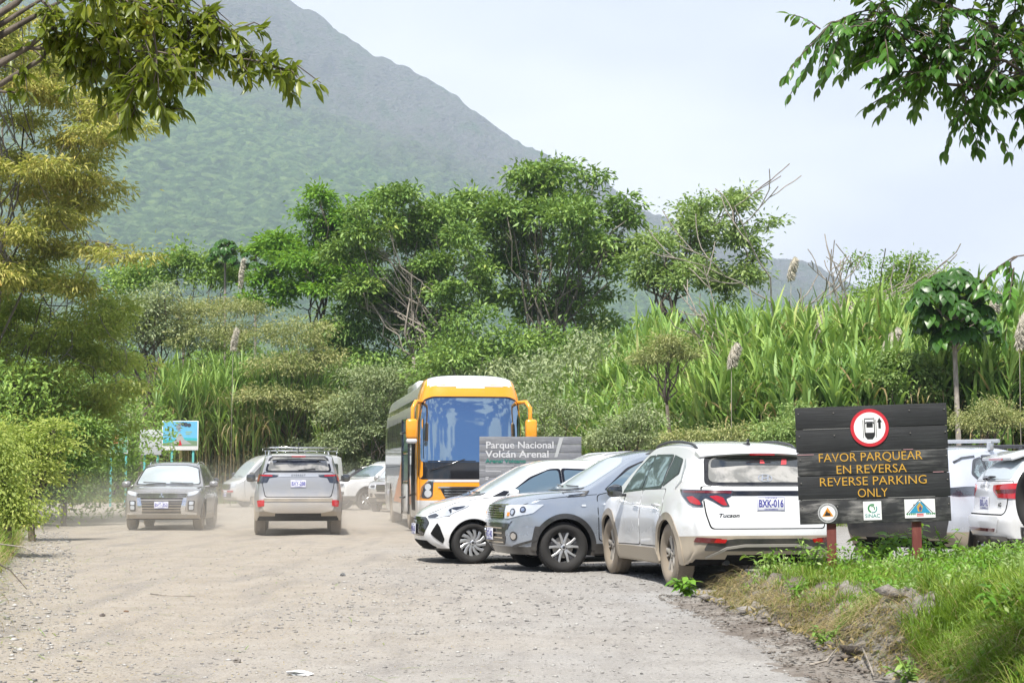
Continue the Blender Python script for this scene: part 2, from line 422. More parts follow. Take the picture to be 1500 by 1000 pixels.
# ================================================================== plants
def unit(a): return a / np.maximum(np.linalg.norm(a, axis=-1, keepdims=True), 1e-9)
class Leaves:
    def __init__(s): s.V = []; s.F = []; s.M = []; s.n = 0
    def add(s, V, Fc, mi=0):
        s.V.append(V.reshape(-1, 3)); s.F.append(Fc + s.n); s.n += len(V.reshape(-1, 3)); s.M.append(np.full(len(Fc), mi))
    def simple(s, P, D, Nn, L, W, mi=0, fold=0.12):
        """folded rhombus leaves; P base points, D axes, Nn upward sides"""
        D = unit(D); S = unit(np.cross(D, Nn)); Nn = np.cross(S, D)
        L = np.broadcast_to(L, (len(P),))[:, None]; W = np.broadcast_to(W, (len(P),))[:, None]
        a = P; b = P + D * L * .42 + S * W * .5 + Nn * L * fold; c = P + D * L - Nn * L * .12; d = P + D * L * .42 - S * W * .5 + Nn * L * fold
        V = np.stack([a, b, c, d], 1); i = np.arange(len(P))[:, None] * 4
        Fc = np.concatenate([i + np.array([0, 1, 2]), i + np.array([0, 2, 3])])
        s.add(V, Fc, mi)
    def fine(s, P, D, Nn, L, W, mi=0, curl=0.25, fold=0.10):
        """pointed leaves with a bent midrib"""
        D = unit(D); S = unit(np.cross(D, Nn)); Nn = np.cross(S, D)
        L = np.broadcast_to(L, (len(P),))[:, None]; W = np.broadcast_to(W, (len(P),))[:, None]
        ts = [0, .18, .42, .68, .88, 1.0]; ws = [0, .32, .5, .42, .18, 0]
        rows = []
        for t, w in zip(ts, ws):
            c = P + D * L * t - Nn * L * curl * t * t
            if w == 0: rows.append([c])
            else: rows.append([c - S * W * w + Nn * L * fold * w, c, c + S * W * w + Nn * L * fold * w])
        pts = [p for r in rows for p in r]; V = np.stack(pts, 1); nv = len(pts)
        T = [(0, 1, 2), (0, 2, 3)]
        for k in range(3):
            a = 1 + 3 * k; T += [(a, a + 3, a + 4), (a, a + 4, a + 1), (a + 1, a + 4, a + 5), (a + 1, a + 5, a + 2)]
        a = 10; T += [(a, 13, a + 1), (a + 1, 13, a + 2)]
        i = np.arange(len(P))[:, None] * nv
        s.add(V, np.concatenate([i + np.array(t) for t in T]), mi)
    def blades(s, P, az, lean, L, W, K=5, mi=0, sag=1.0, tw=0.0):
        """arching grass or cane blades"""
        n = len(P); L = np.broadcast_to(L, (n,)); W = np.broadcast_to(W, (n,)); lean = np.broadcast_to(lean, (n,)); sag = np.broadcast_to(sag, (n,))
        h = np.stack([np.cos(az), np.sin(az), np.zeros(n)], -1); side = np.stack([-np.sin(az), np.cos(az), np.zeros(n)], -1)
        c = P.copy(); rows = []
        for k in range(K + 1):
            t = k / K
            w = (W * (0.45 + 1.5 * t) * (1 - t) ** 0.8 * 1.1 if k < K else W * 0.02)[:, None]
            ang = lean + sag * t * t * 2.2
            sd = side * math.cos(tw * t) + np.array([0, 0, 1.0]) * math.sin(tw * t)
            rows.append(c - sd * w * .5); rows.append(c + sd * w * .5)
            stp = (L / K)[:, None]
            c = c + (h * np.sin(ang)[:, None] + np.array([0, 0, 1.0]) * np.cos(ang)[:, None]) * stp
        V = np.stack(rows, 1); i = np.arange(n)[:, None] * (2 * (K + 1)); T = []
        for k in range(K):
            a = 2 * k; T += [(a, a + 1, a + 3), (a, a + 3, a + 2)]
        s.add(V, np.concatenate([i + np.array(t) for t in T]), mi)
    def build(s, name, mats, parent=None, smooth=True):
        V = np.concatenate(s.V); Fc = np.concatenate(s.F); M = np.concatenate(s.M)
        return link(name, np_mesh(name, V, Fc, 3, M), mats, parent, smooth)
def rand_dirs(n, r=rng):
    return unit(r.normal(size=(n, 3)))

M_DARK = leaf_mat('leaf_dark', [(0.0, (0.075, 0.155, 0.044)), (0.5, (0.178, 0.302, 0.068)), (0.85, (0.293, 0.421, 0.095)), (1.0, (0.482, 0.482, 0.112))], 0.25, 0.4)
M_MID = leaf_mat('leaf_mid', [(0.0, (0.099, 0.181, 0.046)), (0.5, (0.209, 0.352, 0.068)), (1.0, (0.419, 0.545, 0.136))], 0.35)
M_BRIGHT = leaf_mat('leaf_bright', [(0.0, (0.068, 0.179, 0.018)), (0.5, (0.150, 0.329, 0.030)), (1.0, (0.299, 0.508, 0.060))], 0.4)
M_PALE = leaf_mat('leaf_pale', [(0.0, (0.131, 0.230, 0.070)), (0.5, (0.262, 0.377, 0.120)), (1.0, (0.524, 0.607, 0.261))], 0.35)
M_OLIVE = leaf_mat('leaf_olive', [(0.0, (0.161, 0.206, 0.081)), (0.5, (0.340, 0.368, 0.153)), (0.85, (0.520, 0.493, 0.215)), (1.0, (0.682, 0.484, 0.161))], 0.3)
M_GREY = leaf_mat('leaf_greygreen', [(0.0, (0.144, 0.193, 0.097)), (0.5, (0.289, 0.350, 0.174)), (1.0, (0.499, 0.544, 0.300))], 0.25)
M_OCHRE = leaf_mat('leaf_ochre', [(0.0, (0.176, 0.213, 0.048)), (0.35, (0.378, 0.388, 0.090)), (0.75, (0.594, 0.537, 0.156)), (0.92, (0.750, 0.575, 0.168)), (1.0, (0.750, 0.350, 0.072))], 0.38, big=0.8)
M_LIME = leaf_mat('leaf_lime', [(0.0, (0.175, 0.250, 0.056)), (0.35, (0.350, 0.438, 0.100)), (0.75, (0.550, 0.600, 0.163)), (1.0, (0.750, 0.600, 0.188))], 0.5, big=0.8)
M_OVER = leaf_mat('leaf_overhang', [(0.0, (0.060, 0.098, 0.012)), (0.6, (0.153, 0.188, 0.018)), (0.93, (0.257, 0.262, 0.030)), (0.97, (0.600, 0.326, 0.045)), (1.0, (0.600, 0.326, 0.045))], 0.35, 0.35, big=1.2)
M_OVER2 = leaf_mat('leaf_overhang_green', [(0.0, (0.023, 0.066, 0.013)), (0.6, (0.049, 0.140, 0.020)), (1.0, (0.115, 0.280, 0.032))], 0.3, 0.32, big=1.2)
M_CANE = leaf_mat('cane_leaf', [(0.0, (0.090, 0.181, 0.053)), (0.45, (0.213, 0.363, 0.089)), (0.8, (0.395, 0.545, 0.145)), (0.93, (0.592, 0.605, 0.234)), (1.0, (0.700, 0.636, 0.362))], 0.35, 0.45, big=0.25)
M_CANED = leaf_mat('dry_leaf', [(0.0, (0.16, 0.11, 0.05)), (0.5, (0.33, 0.25, 0.12)), (1.0, (0.50, 0.42, 0.25))], 0.3, 0.7)
M_GRASS = leaf_mat('grass_blade', [(0.0, (0.070, 0.150, 0.015)), (0.5, (0.170, 0.290, 0.030)), (0.8, (0.280, 0.370, 0.060)), (1.0, (0.450, 0.400, 0.160))], 0.4, 0.5, big=1.5)
BARK_G = bark_mat('bark_grey', (0.22, 0.20, 0.165), (0.12, 0.105, 0.085))
BARK_D = bark_mat('bark_dark', (0.075, 0.06, 0.045), (0.14, 0.115, 0.09))
BARK_P = bark_mat('bark_pale', (0.36, 0.32, 0.27), (0.22, 0.19, 0.16))

def branch_path(a, b, r, n=6, wob=0.08, up=0.12):
    a = Vector(a); b = Vector(b); d = (b - a).length; out = []
    for k in range(n + 1):
        t = k / n; p = a.lerp(b, t) + Vector((0, 0, math.sin(math.pi * t) * d * up))
        if 0 < k < n: p += Vector(r.normal(size=3) * d * wob * 0.5)
        out.append(p)
    return out
def tree(name, label, cat, base, lobes, lm, bark, nleaf, L, W, trunks=((0, 0),), tr=0.16, fork=0.45, csize=0.5, per=28, droop=0.3,
         flat=0.6, group=None, seed=1, stems=10, spread=0.35, upn=1.0, inner=0.5, frag=False):
    """lobes: world ellipsoids (centre, radii). trunks: offsets of the stems' feet. leaves in clumps on the lobes"""
    r = np.random.default_rng(seed)
    bx0, by0 = base; bz = gh(bx0, by0)
    root = empty(name, (bx0, by0, bz)); tag(root, label, cat, group)
    O = np.array([bx0, by0, bz])
    lobes = [(np.array(c) - O, np.array(q)) for c, q in lobes]
    L2 = []
    for c, q in lobes:                     # every lobe breaks up into uneven smaller ones
        for j in range(6 if frag else 3):
            s_ = r.uniform(.30, .62) if frag else r.uniform(.58, .92); d_ = rand_dirs(1, r)[0] * q * (1 - s_ * (.25 if frag else .6)); L2.append((c + d_, q * s_ * np.array([1.1, 1.1, r.uniform(.75, 1.1)])))
    lobes = L2
    vol = np.array([q[0] * q[2] for c, q in lobes]); vol = vol / vol.sum()
    lv = Leaves(); ncl = max(4, nleaf // per); cl_all = []
    for (c, q), w in zip(lobes, vol):
        k = max(3, int(ncl * w)); d = rand_dirs(k, r); d[:, 2] = np.where(d[:, 2] < -0.2, -d[:, 2] * r.random(k), d[:, 2])
        rad = (inner + (1.06 - inner) * r.random(k) ** 0.6) * (0.72 + 0.5 * vnoise(d[:, 0] * 3 + seed, d[:, 2] * 3 + d[:, 1] * 2, seed))
        cp = c + d * q * rad[:, None]; cl_all.append((c, q, cp))
        m = len(cp); cs = csize * (0.6 + 1.3 * r.random(m) ** 2)
        off = r.normal(size=(m, per, 3)) * 0.55; off[..., 2] *= flat
        P = cp[:, None, :] + off * cs[:, None, None]
        D = unit(off * 0.8 + d[:, None, :] * 0.6 + r.normal(size=(m, per, 3)) * 0.5) - np.array([0, 0, droop])
        Nn = unit(r.normal(size=(m, per, 3)) * 0.55 + np.array([0, 0, upn]))
        P = P.reshape(-1, 3); D = D.reshape(-1, 3); Nn = Nn.reshape(-1, 3)
        LL = L * (0.6 + 0.7 * r.random(len(P)))
        lv.simple(P, D, Nn, LL, LL * W, 0)
    cr = lv.build('crown', [lm], root)
    stems = max(2, stems // 4)
    bm = bmesh.new()
    low = min(c[2] - q[2] * 0.6 for c, q in lobes)
    for ti, (ox, oy) in enumerate(trunks):
        mine = [x for i, x in enumerate(cl_all) if i % len(trunks) == ti] or cl_all
        cx = np.mean([x[0] for x in mine], 0)
        fk = Vector((ox * 0.6 + cx[0] * fork, oy * 0.6 + cx[1] * fork, max(0.6, low * 0.75)))
        foot = Vector((ox, oy, -0.35))
        p = branch_path(foot, fk, r, 6, 0.06, 0)
        tube(bm, p, [tr * (1.25 - 0.55 * i / 6) for i in range(7)], 8)
        ends = []
        for bi, (c, q, cp) in enumerate(mine):
            tgt = Vector(c) - Vector((0, 0, q[2] * 0.25)); rr = tr * 0.40 if bi < 8 else tr * 0.2
            src = fk if bi < 8 else min(ends, key=lambda e: (e - tgt).length)
            p2 = branch_path(src, tgt, r, 6, 0.12, 0.05); ends += [p2[3], p2[5]]
            tube(bm, p2, [rr * (1 - 0.6 * i / 6) for i in range(7)], 6)
            idx = r.permutation(len(cp))[:stems]
            for j in idx:
                st = p2[2 + int(r.integers(0, 5))]
                p3 = branch_path(st, cp[j], r, 4, 0.14, 0.04)
                tube(bm, p3, [rr * 0.32, rr * 0.26, rr * 0.2, rr * 0.14, rr * 0.08], 4, cap=False)
    bm_link('trunk', bm, bark, root, smooth=True)
    return root
def LB(Y, *specs, depth=0.8):
    """lobes given as (px, py, rx_px, rz_px[, dY]) at depth Y"""
    out = []
    for s in specs:
        px, py, rx, rz = s[:4]; y = Y + (s[4] if len(s) > 4 else 0)
        k = y / 2500; out.append((tuple(at(px, py, y)), (rx * k, rx * k * depth, rz * k)))
    return out
def bx_at(px, Y): p = at(px, 700, Y); return (p.x, Y)
# ---- trees beyond the parking lot
GT = 'trees growing beyond the parking lot'
tree('broadleaf_tree', 'tallest dark green tree, wide open crown reaching above the volcano skyline behind the bus', 'tree', bx_at(800, 86),
     LB(86, (755, 300, 62, 50), (830, 272, 60, 42, 2), (880, 320, 48, 46), (800, 350, 90, 62, -1), (865, 400, 62, 52, 1), (735, 385, 60, 60, 2), (760, 440, 70, 40, 2), (850, 455, 60, 36, 2), (705, 330, 45, 50), (790, 262, 34, 26), (905, 362, 28, 42)),
     M_DARK, BARK_G, 20000, 0.34, 0.42, trunks=((-1.6, 0), (1.0, 0.6), (0.2, -0.5)), tr=0.17, csize=0.40, per=11, group=GT, seed=11, inner=0.35, stems=16, frag=True)
tree('broadleaf_tree', 'broad dark green tree with many thin pale forking stems left of the tallest tree', 'tree', bx_at(690, 82),
     LB(82, (560, 345, 56, 46), (625, 330, 62, 50, 2), (520, 400, 48, 44), (590, 400, 70, 48, 1), (655, 385, 58, 56, -1), (680, 435, 46, 40, 1), (598, 305, 36, 26), (545, 440, 52, 30, 2)),
     M_DARK, BARK_P, 19000, 0.30, 0.42, trunks=((-2.4, 0), (0.3, 0.6), (-0.9, -0.5)), tr=0.12, csize=0.38, per=11, group=GT, seed=12, inner=0.35, stems=16, frag=True)
tree('broadleaf_tree', 'bright fresh green tree with a narrow pointed top at the foot of the green slope', 'tree', bx_at(455, 88),
     LB(88, (472, 315, 26, 38), (455, 365, 48, 42), (408, 385, 34, 40, 1), (500, 362, 34, 40, 1), (470, 415, 66, 40, -1), (390, 430, 30, 30), (515, 320, 24, 22), (560, 310, 30, 24, 4)),
     M_BRIGHT, BARK_D, 16000, 0.28, 0.45, tr=0.16, csize=0.42, per=13, group=GT, seed=13, inner=0.3, frag=True)
tree('broadleaf_tree', 'pale green tree leaning right with an arching crown, beside the leafless trees', 'tree', bx_at(965, 72),
     LB(72, (960, 378, 42, 30), (1010, 335, 40, 36, 1), (1055, 320, 46, 34), (1098, 325, 34, 36, 1), (975, 405, 56, 44, -1), (1060, 385, 46, 40, 1), (1110, 375, 26, 44), (930, 402, 26, 24), (1085, 420, 30, 28, 1), (1080, 292, 22, 14)),
     M_PALE, BARK_D, 11500, 0.24, 0.40, tr=0.18, csize=0.38, per=12, group=GT, seed=14, inner=0.3, fork=0.25, frag=True)
tree('broadleaf_tree', 'small round pale tree low on the skyline right of the bare branches', 'tree', bx_at(1340, 66),
     LB(66, (1265, 430, 34, 30), (1320, 425, 50, 38), (1372, 425, 40, 36, 1), (1300, 465, 60, 36, -2), (1262, 385, 18, 12), (1310, 392, 26, 14), (1345, 392, 22, 14)),
     M_MID, BARK_P, 9000, 0.17, 0.45, tr=0.10, csize=0.42, per=20, group=GT, seed=15)
tree('broadleaf_tree', 'small green tree at the foot of the slope, left of the bright pointed tree', 'tree', bx_at(280, 94),
     LB(94, (285, 395, 34, 30), (250, 395, 26, 26), (325, 415, 32, 30), (215, 410, 30, 26), (180, 425, 34, 30)),
     M_MID, BARK_D, 7000, 0.24, 0.5, tr=0.12, csize=0.5, per=20, group=GT, seed=16)
tree('broadleaf_tree', 'dark drooping tree under the left side of the big tree, behind the olive shrub', 'tree', bx_at(560, 84),
     LB(84, (520, 470, 50, 46), (580, 460, 48, 50, 1), (630, 500, 56, 56), (555, 530, 66, 50, -1), (490, 490, 34, 40)),
     M_DARK, BARK_D, 12000, 0.26, 0.35, tr=0.14, csize=0.6, per=20, droop=0.9, group=GT, seed=17)
tree('broadleaf_tree', 'low dark tree filling the shade right behind the bus roof', 'tree', bx_at(700, 74),
     LB(74, (700, 500, 60, 46), (760, 520, 54, 46, 1), (660, 560, 60, 50, -1), (830, 500, 50, 40, 4), (740, 570, 60, 46, 2)),
     M_DARK, BARK_G, 9000, 0.24, 0.45, tr=0.12, csize=0.55, per=20, group=GT, seed=18)
tree('broadleaf_tree', 'dark trunked tree beside the grey information board', 'tree', bx_at(225, 82),
     LB(82, (190, 480, 50, 46), (260, 490, 50, 40, 1), (230, 440, 40, 30), (160, 520, 40, 50)),
     M_GREY, BARK_D, 8000, 0.2, 0.4, trunks=((-0.3, 0), (0.6, 0.3)), tr=0.2, csize=0.5, per=20, group=GT, seed=19, stems=6)
# ---- layered shrubs
GS = 'shrubs in front of the trees'
def shrub(label, px, Y, lobes, lm, n, L, W, seed, flat=0.35, csize=0.5, name='layered_shrub', group=GS, **kw):
    return tree(name, label, 'shrub', bx_at(px, Y), LB(Y, *lobes), lm, BARK_D, n, L, W, tr=0.07, csize=csize * .7, per=13, flat=flat, group=group, seed=seed, stems=6, inner=0.55, **kw)
shrub('large olive shrub with ochre tipped flat layers left of the bus', 430, 80, [(430, 495, 56, 28), (400, 540, 66, 32, -1), (460, 535, 46, 30), (430, 585, 66, 34, -2), (380, 600, 46, 36), (490, 600, 40, 34, -1)], M_OLIVE, 16000, 0.16, 0.32, 21, droop=0.35)
shrub('olive shrub with a long flat top behind the silver van', 310, 83, [(310, 455, 60, 26), (360, 450, 46, 22), (255, 470, 46, 30), (300, 500, 60, 34, -1), (350, 500, 46, 30)], M_OLIVE, 11000, 0.16, 0.32, 22, droop=0.35)
shrub('grey green bush just left of the bus roof', 560, 77, [(540, 570, 50, 34), (590, 560, 44, 36), (520, 620, 46, 40), (575, 620, 44, 40), (480, 640, 40, 36)], M_GREY, 11000, 0.15, 0.4, 23)
shrub('round ochre topped shrub in the middle of the cane', 975, 48, [(975, 505, 26, 14), (955, 525, 24, 14), (1000, 520, 20, 12)], M_OLIVE, 3500, 0.11, 0.32, 24)
shrub('grey green bush above the small white hatchback', 915, 44, [(905, 630, 32, 22), (940, 615, 26, 20), (925, 655, 40, 24), (880, 655, 28, 22)], M_GREY, 4500, 0.10, 0.4, 25)
shrub('pale bush behind the roof of the dusty white car', 1040, 42, [(1010, 648, 34, 15), (1070, 640, 30, 13), (1040, 665, 46, 18)], M_OLIVE, 5000, 0.09, 0.4, 26)
shrub('green bush against the left edge of the black wooden sign', 1150, 42, [(1140, 635, 36, 30), (1175, 620, 30, 34), (1120, 665, 40, 24)], M_PALE, 4500, 0.10, 0.4, 27)
shrub('low bush on the bank beside the bus mirror', 800, 52, [(800, 640, 36, 26), (840, 620, 36, 30), (780, 600, 30, 26), (810, 680, 40, 24)], M_GREY, 6000, 0.11, 0.4, 28)
shrub('feathery bush below the big leaved tree', 1440, 40, [(1450, 600, 28, 16), (1475, 620, 26, 18), (1430, 625, 26, 16)], M_OLIVE, 5000, 0.08, 0.35, 29)
shrub('red tinged leafy bush above the black sign', 1330, 44, [(1320, 530, 22, 16), (1350, 548, 20, 16), (1305, 560, 20, 16), (1340, 580, 24, 14)], M_PALE, 4000, 0.13, 0.4, 30)
shrub('dark rounded bush at the far end of the road', 165, 86, [(170, 690, 46, 26), (130, 690, 34, 24), (205, 700, 30, 22)], M_DARK, 5000, 0.18, 0.4, 31)
shrub('grey green bush beside the blue volcano board', 320, 83, [(320, 620, 36, 34), (350, 600, 34, 40), (300, 660, 36, 30)], M_GREY, 6000, 0.15, 0.4, 32)
shrub('dark leafy bush behind the silver van roof', 440, 81, [(430, 650, 50, 34), (490, 670, 46, 30), (530, 660, 40, 34)], M_GREY, 6000, 0.15, 0.4, 33)

# ---- bare trees
def bare_tree(label, px, Y, top, seed, tr=0.07, w=1.0, lean=0.0):
    b0 = bx_at(px, Y); r = np.random.default_rng(seed); root = empty('bare_tree', (b0[0], b0[1], gh(*b0))); tag(root, label, 'tree', 'leafless trees over the cane')
    H = at(px, top, Y).z - gh(*b0); bm = bmesh.new(); bm2 = bmesh.new()
    def grow(tgt, p, d, ln, rad, lvl):
        pts = [p]; q = p.copy(); dd = d.copy()
        for k in range(4):
            dd = (dd + Vector(r.normal(size=3)) * 0.16 + Vector((0, 0, 0.06))).normalized(); q = q + dd * ln / 4; pts.append(q.copy())
        tube(tgt, pts, [max(.018, rad * (1 - 0.13 * k)) for k in range(5)], 5, cap=False)
        if lvl == 0: return
        for k in range(3 if lvl > 1 else 2):
            nd = (dd + Vector(r.normal(size=3)) * 0.5 * w).normalized()
            if nd.z < 0.1: nd.z = 0.25
            grow(bm2, pts[2 + k % 3], nd, ln * r.uniform(0.6, 0.85), rad * 0.6, lvl - 1)
    grow(bm, Vector((0, 0, -0.2)), Vector((lean, 0, 1)).normalized(), H * 0.52, tr, 4)
    bm_link('trunk', bm, BARK_P, root, smooth=True); bm_link('branches', bm2, BARK_P, root, smooth=True)
bare_tree('leafless tree with upright twigs against the sky right of the pale leaning tree', 1185, 58, 365, 41, 0.08)
bare_tree('leafless tree with thin spread twigs beside the small round skyline tree', 1225, 62, 380, 42, 0.08, 1.2)
bare_tree('short leafless sapling between the tallest tree and the pale leaning tree', 1040, 54, 480, 44, 0.035, 1.1, -0.15)

# ---- big-leaved umbrella tree on a thin pale stem
def lobed_tree(label, px, Y, top, foot, seed, n=34, size=0.55, spread=48, squash=1.0):
    b0 = bx_at(px, Y); r = np.random.default_rng(seed); z0 = gh(*b0); root = empty('umbrella_leaf_tree', (b0[0], b0[1], z0)); tag(root, label, 'tree')
    k = Y / 2500; ztop = at(px, top, Y).z - z0; zlow = at(px, foot, Y).z - z0
    bm = bmesh.new(); tube(bm, [(0.05, 0, -0.2), (0, 0, zlow * 0.5), (-0.05, 0, zlow), (-0.05, 0, ztop - 0.3)], [0.085, 0.07, 0.06, 0.03], 8)
    lv = Leaves()
    P, D, Nn, LL = [], [], [], []
    for i in range(n):
        t = (i + 0.5) / n; z = zlow + (ztop - zlow) * t; a = i * 2.4 + r.normal() * 0.2
        rr = spread * k * math.sin(math.pi * (0.22 + 0.68 * t)) * r.uniform(0.45, 1.0)
        c = np.array([math.cos(a) * rr - 0.05, math.sin(a) * rr, z + r.normal() * 0.12 + 0.1])
        tube(bm, [(-0.05, 0, z - 0.35), (c[0] * 0.6, c[1] * 0.6, c[2] - 0.05), tuple(c)], [0.02, 0.013, 0.009], 4, cap=False)
        tilt = np.array([math.cos(a), math.sin(a), 0]) * 0.45
        nn = unit(np.array([[0, 0, 1.0]]) + tilt + r.normal(size=(1, 3)) * 0.15)[0]
        u = unit(np.cross(nn, [0.3, 1, 0.2])[None])[0]; v = np.cross(nn, u)
        for j in range(9):
            b = 2 * math.pi * j / 9; d = u * math.cos(b) + v * math.sin(b)
            P.append(c); D.append(d - np.array([0, 0, 0.3])); Nn.append(nn); LL.append(size * 0.5 * r.uniform(0.85, 1.1))
    LL = np.array(LL); lv.fine(np.array(P), np.array(D), np.array(Nn), LL, LL * 0.62, 0, curl=0.45)
    lv.build('crown', [M_OVER2], root); bm_link('trunk', bm, BARK_P, root, smooth=True)
lobed_tree('slender tree with tiers of big lobed leaves on a thin pale stem above the sign', 1405, 43, 402, 500, 51, 64, 0.85, 74)
lobed_tree('small distant tree with a flat tuft of big leaves under the green slope', 327, 92, 352, 388, 52, 18, 0.9, 32)
lobed_tree('second distant umbrella leaved tree beside the plume near the bright pointed tree', 372, 92, 362, 395, 54, 14, 0.8, 26)

# ---- wild cane: dense thicket along the right side
def cane(label, name, area, n, hmin, hfun, L, W, seed, per=15, dry=0.15, sag=1.0, mats=(M_CANE, M_CANED), lean0=0.12):
    r = np.random.default_rng(seed); lv = Leaves()
    X, Y = area(r, n); Z = ground_h(X, Y); H = hfun(X, Y, r)
    # stalks
    az = r.random(n) * 6.28; P = np.stack([X, Y, Z], -1)
    top = P + np.stack([np.cos(az) * 0.12 * H, np.sin(az) * 0.12 * H, H], -1)
    m = n * per; idx = np.repeat(np.arange(n), per)
    f = np.where(r.random(m) < .72, r.uniform(.84, 1.0, m), r.uniform(.5, .9, m)); base = P[idx] + (top[idx] - P[idx]) * f[:, None]
    baz = az[idx] * 3.7 + np.tile(np.arange(per) % 2, n) * math.pi + r.normal(size=m) * 0.28
    LL = L * (0.7 + 0.6 * r.random(m)); lean = lean0 + 0.75 * r.random(m) ** 1.3 * (1.6 - f)
    sg = sag * (0.1 + 1.1 * r.random(m) ** 1.5)
    isd = r.random(m) < dry
    for k, s in ((0, ~isd), (1, isd)):
        if s.sum(): lv.blades(base[s], baz[s], lean[s] + (0.7 if k else 0), LL[s], W * (1.0 if k == 0 else 0.6), 6, k, sg[s] * (1 if k == 0 else 1.4))
    # stems as thin blades
    lv.blades(P, az, np.full(n, 0.12), H * 1.0, 0.03, 3, 1, 0.0)
    o = lv.build(name, list(mats)); tag(o, label, 'cane', kind='stuff'); return o
def area_right(r, n):
    x = r.uniform(0.5, 26, n); d = r.random(n) ** 1.25 * 19; y = edge_y(x) + 0.7 + d
    return x, y
def h_right(X, Y, r):
    d = Y - edge_y(X)
    return (1.8 + np.clip(d / 8, 0, 1) * 1.5 + r.random(len(X)) * 1.7) * (0.8 + 0.4 * fbm(X * 0.3, Y * 0.3, 2, 4)) * np.where(X < 5, 0.8, 1)
cane('tall bright green wild cane with arching strap leaves', 'cane_thicket', area_right, 4300, 2, h_right, 1.35, 0.125, 61, per=14, lean0=.04)
def area_left(r, n): return r.uniform(-16.5, -9.5, n), r.uniform(79, 84, n)
cane('long drooping pale cane left of the olive shrubs', 'cane_thicket', area_left, 420, 2, lambda X, Y, r: 3.5 + 2.2 * r.random(len(X)), 2.0, 0.08, 62, per=14, sag=1.2, dry=0.25)
def area_mid(r, n): return r.uniform(-9.0, 3, n), r.uniform(78, 86, n)
cane('dry brown cane in the shade behind the parked cars', 'cane_thicket', area_mid, 420, 2, lambda X, Y, r: 2.4 + 1.6 * r.random(len(X)), 1.6, 0.07, 63, per=14, sag=1.2, dry=0.45)

# pale seed plumes above the cane
def plume(label, px, py, Y, h, seed, mt):
    r = np.random.default_rng(seed); p = at(px, py, Y); z0 = gh(p.x, p.y); lv = Leaves(); n = 420
    root = empty('seed_plume', (p.x, p.y, z0)); tag(root, label, 'seed plume', 'seed plumes standing above the cane')
    top = p.z - z0; t = r.random(n); a = r.random(n) * 6.28; rad = 0.10 * np.sin(np.clip(t * 1.05, 0, 1) * math.pi * 0.93 + 0.1)
    P = np.stack([np.cos(a) * rad * 0.4 + 0.16 * (1 - t) ** 2, np.sin(a) * rad * 0.4, top - h * t], -1)
    D = np.stack([np.cos(a) * 0.6 + 0.3, np.sin(a) * 0.6, -0.9 + 0 * a], -1)
    lv.simple(P, D, rand_dirs(n, r), 0.26, 0.022, 0); lv.build('plume', [mt], root)
    bm = bmesh.new(); tube(bm, [(0, 0, 0), (0, 0, top * 0.5), (0.03, 0, top - 0.1)], [0.012, 0.01, 0.006], 5); bm_link('stem', bm, BARK_P, root, smooth=True)
M_PLUME = leaf_mat('seed_plume_fluff', [(0, (0.56, 0.51, 0.42)), (1, (0.76, 0.72, 0.62))], 0.3, 0.8)
for i, (px, py, Y, h, lb) in enumerate([(1196, 452, 50, 0.75, 'plump beige seed plume under the bare trees'), (1234, 445, 52, 0.6, 'ragged beige seed plume just right of the plump one'), (1070, 500, 47, 0.5, 'slanting beige seed plume over the dusty white car'),
     (1305, 478, 46, 0.6, 'slim seed plume left of the umbrella leaved tree'), (1296, 486, 47, 0.45, 'short seed plume next to the slim one'), (1157, 375, 58, 0.6, 'high seed plume among the bare twigs'),
     (1491, 455, 42, 0.7, 'rosy seed plume at the right edge of the cane'), (1453, 425, 44, 0.4, 'small seed plume by the umbrella leaved crown'), (341, 478, 74, 0.8, 'lone seed plume between the two olive shrubs'), (352, 376, 88, 1.3, 'tall white plume below the far umbrella leaved trees')]):
    plume(lb, px, py, Y, h * 1.15, 70 + i, M_PLUME)

# ---- near tree on the left verge: flat ochre sprays one above the other
GL = 'trees on the left verge'
def sprays(name, label, base, Y, specs, lm, n, L, W, seed, tr=0.12, csize=0.30, droop=0.5):
    return tree(name, label, 'tree', base, LB(Y, *specs, depth=1.2), lm, BARK_G, n, L, W, trunks=((0, 0), (0.5, 0.4)), tr=tr * .7, csize=csize, per=13, flat=0.5, group=GL, seed=seed, stems=8, inner=0.15, droop=droop)
def spray_lobes(outline, n, seed, rx=(26, 60), rz=(7, 15)):
    """sprays filling an uneven mass: outline = (py, px of its right edge)"""
    r = np.random.default_rng(seed); ys = [p[0] for p in outline]; out = []
    for i in range(n):
        py = ys[0] + (ys[-1] - ys[0]) * (i + r.random()) / n; e = np.interp(py, ys, [p[1] for p in outline]); q = r.random() ** .7; x = -70 + (e + 40) * q; a = r.uniform(*rx)
        out.append((min(x, e - a * .8), py, a, r.uniform(*rz) * (1.5 if q < .6 else 1), r.uniform(-2.5, 2.5)))
    return out
sprays('fine_leaved_tree', 'tall yellow green tree with flat ochre sprays reaching out over the volcano slope', (-15.2, 45), 45,
       spray_lobes([(20, 60), (90, 110), (130, 150), (160, 205), (215, 212), (240, 150), (265, 205), (310, 215), (330, 170), (350, 225), (375, 240), (400, 150), (430, 120)], 46, 5), M_OCHRE, 44000, 0.18, 0.26, 81, csize=.30)
sprays('fine_leaved_tree', 'lower yellow green tree with drooping ochre foliage beside the left edge of the road', (-14.6, 48), 48,
       spray_lobes([(400, 130), (440, 190), (480, 215), (520, 200), (560, 215), (600, 200), (640, 175), (690, 150), (720, 100)], 44, 6, rz=(14, 26)), M_LIME, 46000, 0.18, 0.26, 82, csize=.30)
